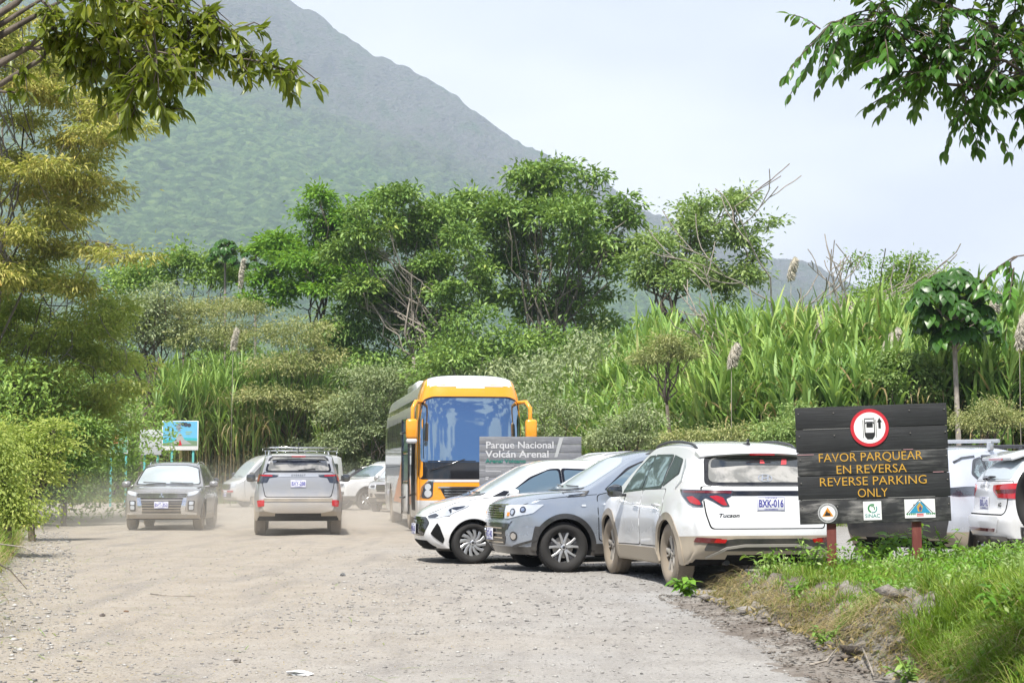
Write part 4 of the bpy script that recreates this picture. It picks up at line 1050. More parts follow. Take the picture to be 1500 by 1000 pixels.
    if style != 'steel':
        lathe(bm, [(.0005, yo - .004), (hb * .55, yo - .005), (hb * .95, yo - .014), (hb * 1.1, yo - .05)], 24, mi=0)
        lathe(bm, [(.0005, yo - .001), (hb * .45, yo - .002), (hb * .5, yo - .008)], 20, mi=3)
        for k in range(5):
            a = 2 * math.pi * (k + .5) / 5
            lathe(bm, [(.0005, 0), (.011, 0), (.012, -.02)], 8, c=(math.sin(a) * hb * .95, yo - .012, math.cos(a) * hb * .95), mi=3)
    else:
        for k in range(10):
            a = 2 * math.pi * k / 10; lathe(bm, [(.0005, 0), (.016, 0), (.018, -.03)], 8, c=(math.sin(a) * rim * .35, yo + .0, math.cos(a) * rim * .35), mi=2)
            lathe(bm, [(.03, .0), (.0005, .0)], 10, c=(math.sin(a) * rim * .68, yo - .047, math.cos(a) * rim * .68), mi=1)
    bm_link('rim', bm, [rm, BLACK, ALLOYD, ALLOYK], e, sharp=35)
# ================================================================== the other cars
def doors(c, specs, pm, wm, frame=GLOSS, handle=None, hz=None, opp=None):
    """specs: (door outline, window outline, handle x)"""
    for poly, win, hx in specs:
        mx = sum(q[0] for q in poly) / len(poly); mz = sum(q[1] for q in poly) / len(poly)
        big = [(p[0] + (.011 if p[0] > mx else -.011), p[1] + (.010 if p[1] > mz else -.010)) for p in poly]
        D = c.on('door', 'left', rp(poly, .05), pm, off=.0055, mirror=True, cell=.1, thick=.008)
        c.on('door_gap', 'left', rp(big, .05), BLACK, off=.0015, mirror=True, parent=D, cell=.14, thick=0)
        if win:
            wx = sum(q[0] for q in win) / len(win); wz = sum(q[1] for q in win) / len(win)
            fr = [(p[0] + .045 * (p[0] - wx) / (abs(p[0] - wx) + .05), p[1] + .035 * (p[1] - wz) / (abs(p[1] - wz) + .03)) for p in win]
            c.on('window_frame', 'left', rp(fr, .05), frame, off=.006, mirror=True, parent=D, cell=.1)
            c.on('window', 'left', rp(win, .05), wm, off=.010, mirror=True, parent=D, cell=.1, thick=.004)
        for sg, d in zip((1, -1), D):
            zz = hz or .93; loc = c.hit('left', hx, zz)[0]; bm = bmesh.new()
            bx(bm, (hx, sg * (loc.y + .028), zz), (.20, .02, .026), bev=.008); bx(bm, (hx + .08, sg * (loc.y + .012), zz), (.03, .04, .02)); bx(bm, (hx - .08, sg * (loc.y + .012), zz), (.03, .04, .02))
            bm_link('handle', bm, handle or pm, d, sharp=40)
def rails(c, x0, x1, y, m, h=.045, r=.016):
    for sg in (1, -1):
        bm = bmesh.new(); pts = []
        for x in np.linspace(x0, x1, 14):
            loc = c.bvh.ray_cast(Vector((x, y, 4)), Vector((0, 0, -1)))[0]; t = (x - x0) / (x1 - x0)
            pts.append((x, sg * y, loc.z + h * math.sin(math.pi * min(1, max(0, t))) ** .3 - .004))
        tube(bm, pts, r, 8); bm_link('roof_rail', bm, m, c.root, sharp=60)
def wipers(c, specs):
    for y0, y1, z0, z1 in specs:
        bm = bmesh.new(); pts = []
        for t in np.linspace(0, 1, 8):
            loc, nn, _, _ = c.hit('front', y0 + (y1 - y0) * t, z0 + (z1 - z0) * t); pts.append(loc + nn * .025)
        tube(bm, pts, .010, 5); bm_link('wiper', bm, PLAS, c.root)
def slats(bm, c, view, a0, a1, zs, h, off, cell=.08):
    for z in zs:
        prev = None
        for a in np.linspace(a0, a1, int(abs(a1 - a0) / cell) + 2):
            loc, nn, _, _ = c.hit(view, a, z)
            if loc is None: prev = None; continue
            q = [bm.verts.new(loc + nn * off + Vector((0, 0, k * h / 2))) for k in (-1, 1)]
            if prev: bm.faces.new((prev[0], q[0], q[1], prev[1]))
            prev = q
SIDE = [(.15, .93), (.34, .97), (.55, .985), (.72, 1.0), (.86, .99), (1.0, .965), (1.10, .93), (1.33, .84), (1.5, .76), (1.75, .66)]

# ---- blue grey compact SUV, nose to the left
def suv_grey():
    S = dict(top=[(-1.98, 1.42), (-1.75, 1.55), (-1.3, 1.61), (-.5, 1.64), (-.05, 1.62), (.20, 1.57), (.55, 1.37), (.93, 1.15), (1.04, 1.10), (1.4, 1.065), (1.8, .99), (1.98, .90)],
        bot=[(-2.0, .34), (-1.8, .25), (1.5, .22), (1.96, .24)], front=[(1.93, .24), (2.02, .38), (2.05, .55), (2.03, .70), (2.02, .80), (1.98, .90)],
        rear=[(-2.0, .34), (-2.08, .5), (-2.10, .7), (-2.07, .95), (-2.04, 1.05), (-1.98, 1.42)],
        plan=[(-2.15, .78), (-1.9, .85), (-1.3, .885), (0, .88), (1.2, .885), (1.75, .87), (2.0, .82), (2.1, .78)], side=SIDE,
        drop=[(-2, .06), (-1.2, .07), (.1, .07), (.9, .05), (1.4, .055), (1.98, .07)], flares=[(1.27, .34, .40, .024), (-1.25, .34, .40, .024)],
        bowf=(.26, .28, .24), bowr=(.18, .2, .16), arches=[(1.27, .34, .385), (-1.25, .34, .385)], archy=.52, cuts=[((0, 0, .345), (0, 0, 1))], lower=lambda q: q.z < .345)
    c = Car('parked_car', 'blue grey compact SUV with black arches, nose left, touching the white hatchback', 'car', (1.70, 24.07), (-.966, -.259), S, P_GREY, PLASK)
    for x in (1.27, -1.25): c.arch_lip(x, .34, .378, .065, PLASK, a0=-6, a1=186, off=.012)
    c.on('sill', 'left', rp([(-.84, .25), (.86, .25), (.84, .38), (-.82, .38)], .02), PLASK, off=.014, mirror=True, cell=.2, thick=.03)
    doors(c, [([(.78, .42), (-.12, .42), (-.16, 1.08), (.52, 1.08), (.80, 1.02)], [(.66, 1.12), (-.10, 1.13), (-.08, 1.47), (.10, 1.465), (.30, 1.37)], -.0), ([(-.15, .42), (-.80, .43), (-1.0, .8), (-1.0, 1.09), (-.19, 1.08)], [(-.18, 1.13), (-.95, 1.16), (-.85, 1.45), (-.16, 1.475)], -.85)], P_GREY, GLASSB, hz=.95)
    c.on('quarter_window', 'left', rp([(-1.02, 1.18), (-1.45, 1.22), (-1.32, 1.42), (-.93, 1.45)], .04), GLASS, off=.006, mirror=True)
    c.on('windshield', 'front', rp([(-.70, 1.13), (-.3, 1.105), (.3, 1.105), (.70, 1.13), (.60, 1.46), (.35, 1.535), (-.35, 1.535), (-.60, 1.46)], .06), GLASSL, off=.006, cell=.06)
    c.on('cowl', 'front', rp([(-.70, 1.125), (-.3, 1.10), (.3, 1.10), (.70, 1.125), (.68, 1.105), (.3, 1.083), (-.3, 1.083), (-.68, 1.105)], .01), PLASK, off=.010, cell=.06)
    wipers(c, [(.55, .0, 1.12, 1.13), (-.1, -.6, 1.12, 1.14)])
    # clamshell bonnet edge, vent, indicator
    c.line('panel_gap', 'left', [(1.95, .85), (1.6, .97), (1.2, 1.01), (.80, 1.035)], .007, BLACK, off=.002, mirror=True, thick=0, cell=.12)
    v = c.on('wing_vent', 'left', rp([(1.26, 1.055), (.90, 1.085), (.96, 1.015), (1.22, 1.0)], .01), PLASK, off=.010, mirror=True)
    c.on('vent_slats', 'left', ribbon([(1.20, 1.03), (.97, 1.055)], .012), P_GREY, off=.016, mirror=True, parent=v)
    c.on('side_indicator', 'left', rp([(1.03, .90), (.97, .90), (.97, .875), (1.03, .875)], .01), LAMPG, off=.012, mirror=True)
    # grille: rows of slots, slanted S emblem
    g_ = c.on('grille', 'front', rp([(-.50, .885), (.50, .885), (.46, .71), (-.46, .71)], .03), GLOSS, off=.008, cell=.06)
    bm = bmesh.new(); slats(bm, c, 'front', -.46, .46, [.735, .765, .795, .825, .855], .010, .016); bm_link('grille_bars', bm, CHROME, g_)
    bm = bmesh.new(); slats(bm, c, 'front', -.50, .50, [.893], .014, .014); bm_link('grille_trim', bm, CHROME, g_)
    c.text('emblem', 'front', 'S', 0, .80, .15, CHROME, parent=g_, off=.02, bold=.006)
    H = c.on('headlight', 38, rp([(0.41, .885), (0.99, .905), (0.89, .79), (0.52, .715), (0.43, .715)], .02), LAMPG, off=.010, mirror=True, cell=.05)
    for hh_, zz, rr in ((.60, .80, .05), (.76, .835, .04)):
        pts = [(hh_ + rr * math.cos(a), zz + rr * math.sin(a)) for a in np.linspace(0, 6.28, 14)[:-1]]; c.on('bulb', 38, pts, LAMPD, off=.015, parent=H, mirror=True)
        pts = [(hh_ + rr * .6 * math.cos(a), zz + rr * .6 * math.sin(a)) for a in np.linspace(0, 6.28, 12)[:-1]]; c.on('lens', 38, pts, CHROME, off=.018, parent=H, mirror=True)
    c.on('indicator', 38, rp([(0.5, .80), (0.54, .80), (0.54, .75), (0.49, .75)], .01), LAMB, off=.018, parent=H, mirror=True)
    # bumper: dark centre, fog lamp pods, lower guard
    b_ = c.on('bumper_grille', 'front', rp([(-.62, .645), (.62, .645), (.50, .42), (.46, .36), (-.46, .36), (-.50, .42)], .03), PLASK, off=.008, cell=.07)
    bm = bmesh.new(); slats(bm, c, 'front', -.46, .46, [.40, .46, .52, .585], .016, .018); bm_link('bumper_bars', bm, PLASD, b_)
    c.on('bumper_bar', 'front', rp([(-.66, .685), (.66, .685), (.64, .655), (-.64, .655)], .01), P_GREY, off=.022, cell=.07, thick=.02)
    f_ = c.on('fog_lamp_pod', 38, rp([(0.47, .56), (0.81, .62), (0.93, .60), (0.87, .43), (0.59, .36), (0.49, .38)], .04), P_GREY, off=.018, mirror=True, cell=.06, thick=.015)
    c.on('pod_edge', 38, rp([(0.91, .62), (0.97, .615), (0.93, .43), (0.62, .33), (0.59, .36), (0.87, .44)], .01), PLASK, off=.020, mirror=True, cell=.06)  # dark plastic strip along the pod's outer and lower edge
    pts = [((.63) + .060 * math.cos(a), .485 + .060 * math.sin(a)) for a in np.linspace(0, 6.28, 22)[:-1]]; q = c.on('fog_lamp', 38, pts, PLASK, off=.024, mirror=True, cell=.1)
    pts = [((.63) + .042 * math.cos(a), .485 + .042 * math.sin(a)) for a in np.linspace(0, 6.28, 22)[:-1]]; c.on('lens', 38, pts, CHROME, off=.028, mirror=True, parent=q, cell=.1)
    c.plate('front', .02, .50, 'CL 4187'[:0] + 'BTZ-482', off=.035)
    c.mirror_pair(.60, .86, 1.10, GLOSS, size=(.12, .20, .15), arm=.06)
    rails(c, -1.45, .0, .56, ALLOYK)
    for x in (1.27, -1.25):
        for sg in (1, -1): c.wheel(x, .77, .334, .215, .216, 'double5', ALLOY, RUBBER, sgn=sg)
    c.on('tail_light', 150, rp([(.2, 1.0), (.5, 1.0), (.5, .82), (.3, .82)], .02), LRED, mirror=True)
    c.on('rear_window', 'rear', rp([(-.6, 1.08), (.6, 1.08), (.52, 1.36), (-.52, 1.36)], .06), GLASS, off=.006)
suv_grey()

# ---- small white hatchback, nose to the left
def hatchback():
    S = dict(top=[(-1.80, 1.36), (-1.6, 1.45), (-1.1, 1.515), (-.5, 1.54), (-.1, 1.53), (.15, 1.48), (.55, 1.28), (.98, 1.05), (1.08, 1.01), (1.35, .955), (1.65, .86), (1.83, .76)],
        bot=[(-1.80, .30), (-1.6, .22), (1.4, .19), (1.76, .20)], front=[(1.76, .20), (1.87, .30), (1.92, .45), (1.91, .60), (1.88, .70), (1.83, .76)],
        rear=[(-1.80, .30), (-1.88, .45), (-1.90, .7), (-1.86, .95), (-1.80, 1.36)],
        plan=[(-1.95, .74), (-1.7, .81), (-1.1, .84), (0, .835), (1.1, .84), (1.5, .82), (1.75, .76), (1.95, .72)],
        side=[(.15, .93), (.3, .975), (.5, .99), (.65, 1.0), (.80, .985), (.92, .96), (1.02, .93), (1.25, .84), (1.42, .77), (1.6, .70)],
        drop=[(-1.9, .06), (-1.1, .07), (.1, .065), (.9, .05), (1.3, .07), (1.85, .09)], flares=[(1.2, .31, .37, .018), (-1.22, .31, .37, .018)],
        bowf=(.28, .30, .34), bowr=(.16, .2, .16), arches=[(1.2, .31, .345), (-1.22, .31, .345)], archy=.5, cuts=[((0, 0, .225), (0, 0, 1))], lower=lambda q: q.z < .225)
    c = Car('parked_car', 'small clean white hatchback, nose left, in front of the orange bus', 'car', (.412, 26.35), (-.974, -.225), S, P_WHITE2, PLASK)
    for x in (1.2, -1.22): c.arch_lip(x, .31, .335, .016, BLACK, a0=0, a1=180, off=.004, name='arch_edge')
    doors(c, [([(.72, .34), (-.18, .34), (-.22, .98), (.62, .98), (.76, .92)], [(.66, 1.02), (-.16, 1.03), (-.14, 1.37), (.02, 1.365), (.28, 1.25)], -.05), ([(-.21, .34), (-.75, .35), (-.95, .7), (-.98, .99), (-.25, .98)], [(-.24, 1.03), (-.95, 1.05), (-.85, 1.35), (-.22, 1.375)], -.82)], P_WHITE2, GLASSB, hz=.86)
    c.on('quarter_glass', 'left', rp([(.90, .985), (.70, .995), (.64, 1.06), (.72, 1.07)], .01), GLOSS, off=.008, mirror=True)
    c.on('windshield', 'front', rp([(-.66, 1.035), (-.3, 1.01), (.3, 1.01), (.66, 1.035), (.56, 1.37), (.33, 1.43), (-.33, 1.43), (-.56, 1.37)], .06), GLASSL, off=.006, cell=.06)
    c.on('cowl', 'front', rp([(-.66, 1.03), (-.3, 1.005), (.3, 1.005), (.66, 1.03), (.64, 1.0), (.3, .985), (-.3, .985), (-.64, 1.0)], .01), PLASK, off=.010, cell=.06)
    wipers(c, [(.5, .0, 1.02, 1.03), (-.1, -.55, 1.02, 1.04)])
    c.line('panel_gap', 'left', [(1.80, .725), (1.45, .885), (1.15, .945), (.92, .97)], .006, BLACK, off=.002, mirror=True, thick=0, cell=.12)
    H = c.on('headlight', 40, rp([(0.43, .70), (0.47, .655), (0.63, .66), (0.85, .72), (1.03, .83), (1.05, .86), (0.83, .835), (0.61, .77)], .015), LAMPG, off=.010, mirror=True, cell=.05)
    c.on('lamp_housing', 40, rp([(0.45, .69), (0.48, .665), (0.61, .668), (0.66, .70), (0.59, .73), (0.51, .71)], .01), LAMPD, off=.014, parent=H, mirror=True)
    c.on('lamp_housing', 40, rp([(0.83, .735), (0.99, .82), (1.01, .845), (0.87, .825), (0.79, .79)], .01), LAMPD, off=.014, parent=H, mirror=True)
    g_ = c.on('grille', 'front', rp([(-.46, .68), (.46, .68), (.58, .60), (.44, .40), (-.44, .40), (-.58, .60)], .04), GLOSS, off=.008, cell=.06)
    bm = bmesh.new()
    for i in range(13):
        for j in range(6):
            y = -.42 + i * .07 + (j % 2) * .035; z = .43 + j * .042
            if abs(y) > .44 - (.03 if z < .5 else 0): continue
            for (dy, dz) in ((.03, .018), (-.03, .018)):
                q = []
                for k in (-1, 1):
                    loc, nn, _, _ = c.hit('front', y + dy * k * .5, z + dz * k * .5 * 1)
                    q += [bm.verts.new(loc + nn * .014 + Vector((0, 0, .004))), bm.verts.new(loc + nn * .014 - Vector((0, 0, .004)))]
                bm.faces.new((q[0], q[1], q[3], q[2]))
    bm_link('grille_mesh', bm, ALLOYK, g_)
    c.text('emblem', 'front', 'H', 0, .735, .07, CHROME, off=.012, bold=.004, shear=.3, wide=1.4)
    c.on('lower_intake', 'front', rp([(-.48, .335), (.48, .335), (.60, .235), (-.60, .235)], .02), BLACK, off=.008, cell=.07)
    c.on('fog_recess', 40, rp([(0.66, .60), (0.7, .54), (0.75, .36), (0.73, .30), (0.55, .44)], .012), BLACK, off=.010, mirror=True, cell=.05)
    c.on('bumper_lip', 'front', rp([(-.62, .215), (.62, .215), (.60, .19), (-.60, .19)], .005), PLASK, off=.02, cell=.07)
    c.on('side_indicator', 'left', rp([(.93, .80), (.87, .80), (.87, .78), (.93, .78)], .008), LAMB, off=.008, mirror=True)
    c.plate('front', -.0, .50, 'BRR-650', off=.03)
    c.mirror_pair(.60, .80, 1.03, P_WHITE2, size=(.12, .18, .13), arm=.05)
    for x in (1.2, -1.22):
        for sg in (1, -1): c.wheel(x, .735, .308, .19, .205, 'turbine', ALLOY, RUBBER, sgn=sg)
    c.on('tail_light', 150, rp([(.2, .95), (.45, .95), (.45, .78), (.3, .78)], .02), LRED, mirror=True)
    c.on('rear_window', 'rear', rp([(-.55, 1.0), (.55, 1.0), (.48, 1.28), (-.48, 1.28)], .06), GLASS, off=.006)
hatchback()

# ---- crossover driving towards us
def crossover():
    S = dict(top=[(-1.98, 1.36), (-1.7, 1.52), (-1.2, 1.60), (-.5, 1.63), (-.05, 1.61), (.25, 1.54), (.65, 1.33), (1.03, 1.10), (1.15, 1.06), (1.5, 1.03), (1.9, .98), (2.10, .90)],
        bot=[(-2.0, .34), (-1.8, .25), (1.6, .24), (2.08, .28)], front=[(2.06, .28), (2.14, .42), (2.16, .58), (2.13, .74), (2.12, .82), (2.10, .90)],
        rear=[(-2.0, .34), (-2.12, .5), (-2.14, .7), (-2.1, .95), (-2.05, 1.05), (-1.98, 1.36)],
        plan=[(-2.2, .78), (-1.9, .86), (-1.3, .90), (0, .895), (1.3, .905), (1.8, .89), (2.1, .86), (2.2, .82)], side=SIDE,
        drop=[(-2, .06), (-1.2, .07), (.1, .07), (1.0, .05), (1.5, .055), (2.1, .06)], flares=[(1.35, .35, .41, .02), (-1.32, .35, .41, .02)],
        bowf=(.20, .22, .22), bowr=(.18, .2, .16), arches=[(1.35, .35, .39), (-1.32, .35, .39)], archy=.55, cuts=[((0, 0, .36), (0, 0, 1))], lower=lambda q: q.z < .36)
    c = Car('driving_car', 'grey crossover with chrome framed grille driving towards the camera beside the raised dust', 'car', (-8.36, 42.35), (.064, -.998), S, P_DGREY, PLASD)
    doors(c, [([(.82, .42), (-.12, .42), (-.16, 1.06), (.56, 1.06), (.84, .98)], [(.74, 1.09), (-.10, 1.10), (-.08, 1.46), (.12, 1.45), (.36, 1.33)], 0), ([(-.15, .42), (-.82, .43), (-1.02, .8), (-1.02, 1.08), (-.19, 1.06)], [(-.18, 1.10), (-.98, 1.16), (-.85, 1.44), (-.16, 1.465)], -.88)], P_DGREY, GLASS, hz=.93)
    for x in (1.35, -1.32): c.arch_lip(x, .35, .385, .05, PLAS, a0=-6, a1=186, off=.010)
    c.on('windshield', 'front', rp([(-.75, 1.09), (-.3, 1.065), (.3, 1.065), (.75, 1.09), (.63, 1.46), (.36, 1.525), (-.36, 1.525), (-.63, 1.46)], .06), GLASSL, off=.006, cell=.06)
    c.on('windshield_border', 'front', rp([(-.78, 1.07), (-.3, 1.045), (.3, 1.045), (.78, 1.07), (.66, 1.485), (.37, 1.55), (-.37, 1.55), (-.66, 1.485)], .06), GLOSS, off=.003, cell=.06)
    wipers(c, [(.6, .05, 1.085, 1.10), (-.05, -.6, 1.085, 1.11)])
    c.line('panel_gap', 'left', [(2.0, .90), (1.6, .99), (1.2, 1.02), (.9, 1.04)], .008, BLACK, off=.002, mirror=True, thick=0, cell=.12)
    # slim lamps with grille bars, big lamps low in the bumper
    g_ = c.on('grille', 'front', rp([(-.62, .87), (.62, .87), (.52, .74), (-.52, .74)], .03), GLOSS, off=.008, cell=.06)
    bm = bmesh.new(); slats(bm, c, 'front', -.60, .60, [.86, .815], .018, .022); slats(bm, c, 'front', -.56, .56, [.775], .016, .022); bm_link('grille_bars', bm, CHROME, g_)
    bm = bmesh.new()
    for a in (90, 210, 330):
        d = Vector((math.cos(R(a)), math.sin(R(a)))); n_ = Vector((-d.y, d.x)); r_ = .062
        q = [Vector((0, 0)), d * r_ * .55 + n_ * r_ * .30, d * r_ * 1.1, d * r_ * .55 - n_ * r_ * .30]
        bm.faces.new([bm.verts.new(c.hit('front', p.x, .815 + p.y)[0] + Vector((.034, 0, 0))) for p in q])
    bm_link('emblem', bm, CHROME, g_)
    c.on('headlight', 25, rp([(0.54, .875), (0.84, .93), (0.88, .91), (0.74, .83), (0.59, .80)], .012), LAMPG, off=.010, mirror=True, cell=.06)
    Sh = c.on('bumper_blade', 'front', rp([(.50, .78), (.58, .77), (.54, .45), (.80, .42), (.80, .37), (.46, .38), (.44, .50)], .02), CHROME, off=.014, mirror=True, cell=.05)
    lo = c.on('bumper_grille', 'front', rp([(-.50, .70), (.50, .70), (.46, .42), (-.46, .42)], .03), PLAS, off=.008, cell=.07)
    bm = bmesh.new(); slats(bm, c, 'front', -.46, .46, [.47, .53, .59, .65], .012, .016); bm_link('bumper_bars', bm, PLASD, lo)
    Lp = c.on('driving_lamp', 'front', rp([(.60, .70), (.76, .70), (.74, .47), (.60, .46)], .03), PLAS, off=.012, mirror=True, cell=.06)
    for z0, z1 in ((.60, .68), (.49, .58)): c.on('lens', 'front', rp([(.63, z1), (.73, z1), (.72, z0), (.63, z0)], .02), LAMPG, off=.018, parent=Lp, mirror=True)
    c.on('skid_plate', 'front', rp([(-.62, .39), (.62, .39), (.56, .31), (-.56, .31)], .02), ALLOYD, off=.016, cell=.08)
    c.plate('front', 0, .60, 'BVT-353', off=.03)
    c.mirror_pair(.70, .87, 1.08, P_DGREY, size=(.12, .22, .16), arm=.07)
    rails(c, -1.4, .1, .58, CHROME)
    for x in (1.35, -1.32):
        for sg in (1, -1): c.wheel(x, .775, .345, .225, .228, 'double5', ALLOYD, RUBD, sgn=sg)
crossover()

# ---- large SUV body shared by several cars
def big_suv(name, label, loc, head, pm, L=4.9, H=1.84, W=.955, seed=0, lower=None, face='bars', rear=True, tyre=RUBBER, rim=ALLOY, rimstyle='six', group=None, nu=60, win=GLASS, plate='BRK-204', railm=ALLOY, rearplate=None, glassr=GLASSD, shield=GLASSL):
    k = L / 4.9; q = H / 1.84; f = L / 2
    S = dict(top=[(-f + .13, 1.62 * q), (-f + .35, 1.74 * q), (-1.2 * k, 1.80 * q), (-.3 * k, 1.82 * q), (.15 * k, 1.80 * q), (.38 * k, 1.73 * q), (.75 * k, 1.50 * q), (1.12 * k, 1.26 * q), (1.25 * k, 1.21 * q), (1.7 * k, 1.17 * q), (2.15 * k, 1.12 * q), (f - .10, 1.03 * q)],
        bot=[(-f + .10, .42), (-2.1 * k, .32), (1.9 * k, .30), (f - .12, .36)], front=[(f - .14, .36), (f - .02, .50), (f, .70), (f - .02, .88), (f - .05, .98 * q), (f - .10, 1.03 * q)],
        rear=[(-f + .10, .42), (-f - .02, .55), (-f - .02, .72), (-f + .03, .9), (-f + .04, 1.20 * q), (-f + .07, 1.35 * q), (-f + .13, 1.62 * q)],
        plan=[(-f - .05, W * .88), (-f + .2, W * .94), (-f + .6, W * .985), (0, W * .98), (1.4 * k, W * .995), (f - .4, W * .97), (f, W * .91)],
        side=[(.2, .95), (.4, .975), (.6, .99), (.85 * q, 1.0), (1.05 * q, .985), (1.18 * q, .955), (1.26 * q, .93), (1.5 * q, .865), (1.68 * q, .81), (2.0, .72)],
        drop=[(-f, .06), (-1.2, .07), (.1, .065), (1.2, .045), (1.7, .05), (f, .06)], flares=[(1.46 * k, .40, .47, .022), (-1.44 * k, .40, .47, .022)],
        bowf=(.20, .22, .18), bowr=(.12, .13, .12), arches=[(1.46 * k, .40, .45), (-1.44 * k, .40, .45)], archy=.58, cuts=[((0, 0, .52), (0, 0, 1))], lower=lambda p: p.z < .52, gp=3.2)
    c = Car(name, label, 'car', loc, head, S, pm, lower or PLAS, group, nu=nu, nv=20)
    for x in (1.46 * k, -1.44 * k): c.arch_lip(x, .40, .445, .05, lower or PLAS, a0=-4, a1=184, off=.010)
    b = 1.22 * q; t = 1.60 * q
    doors(c, [([(.86 * k, .50), (-.16 * k, .50), (-.2 * k, b), (.62 * k, b), (.88 * k, b - .08)], [(.80 * k, b + .03), (-.14 * k, b + .03), (-.12 * k, t), (.14 * k, t), (.42 * k, t - .14)], 0), ([(-.2 * k, .50), (-.92 * k, .50), (-1.12 * k, .9), (-1.14 * k, b), (-.24 * k, b)], [(-.22 * k, b + .03), (-1.08 * k, b + .04), (-1.05 * k, t - .01), (-.2 * k, t)], -.95 * k)], pm, win, hz=1.04 * q)
    c.on('quarter_window', 'left', rp([(-1.16 * k, b + .04), (-f + .52, b + .06), (-f + .62, t - .03), (-1.13 * k, t - .01)], .05), win, off=.008, mirror=True)
    c.on('windshield', 'front', rp([(-W * .86, b + .03), (-.3, b + .005), (.3, b + .005), (W * .86, b + .03), (W * .73, t + .02), (.36, t + .07), (-.36, t + .07), (-W * .73, t + .02)], .06), shield, off=.006, cell=.08)
    wipers(c, [(.6, .05, b + .03, b + .05), (-.05, -.6, b + .03, b + .06)])
    rails(c, -1.7 * k, .2 * k, .66 * W / .955, railm, .05, .018)
    c.mirror_pair(.62 * k, W * .96, 1.24 * q, pm if face != 'none' else PLAS, size=(.12, .22, .19), arm=.07)
    if face in ('bars', 'clamp'):
        g_ = c.on('grille', 'front', rp([(-.54, 1.0 * q), (.54, 1.0 * q), (.50, .74), (-.50, .74)], .04), GLOSS, off=.010, cell=.08)
        bm = bmesh.new(); slats(bm, c, 'front', -.50, .50, [.79, .865, .94 * q] if face == 'bars' else [.77, .81, .93, .97], .035 if face == 'bars' else .02, .03); bm_link('grille_bars', bm, CHROME, g_)
        Hd = c.on('headlight', 22, rp([(0.52, 1.0 * q), (0.8, 1.0 * q), (0.78, .84), (0.52, .82)], .03), LAMPG, off=.012, mirror=True, cell=.07)
        c.on('lamp_housing', 22, rp([(0.56, .975 * q), (0.74, .975 * q), (0.72, .87), (0.56, .86)], .03), LAMPD, off=.017, parent=Hd, mirror=True)
        c.on('bumper_grille', 'front', rp([(-.60, .66), (.60, .66), (.50, .50), (-.50, .50)], .03), PLAS, off=.008, cell=.08)
        c.on('fog_lamp', 22, rp([(0.64, .68), (0.76, .68), (0.74, .56), (0.64, .55)], .03), GLOSS, off=.012, mirror=True)
        c.on('skid_plate', 'front', rp([(-.55, .47), (.55, .47), (.5, .39), (-.5, .39)], .02), ALLOYD, off=.012, cell=.08)
        c.plate('front', 0, .60, plate, off=.03)
    for x in (1.46 * k, -1.44 * k):
        for sg in (1, -1): c.wheel(x, W * .86, .385, .255, .245, rimstyle, rim, tyre, sgn=sg)
    return c
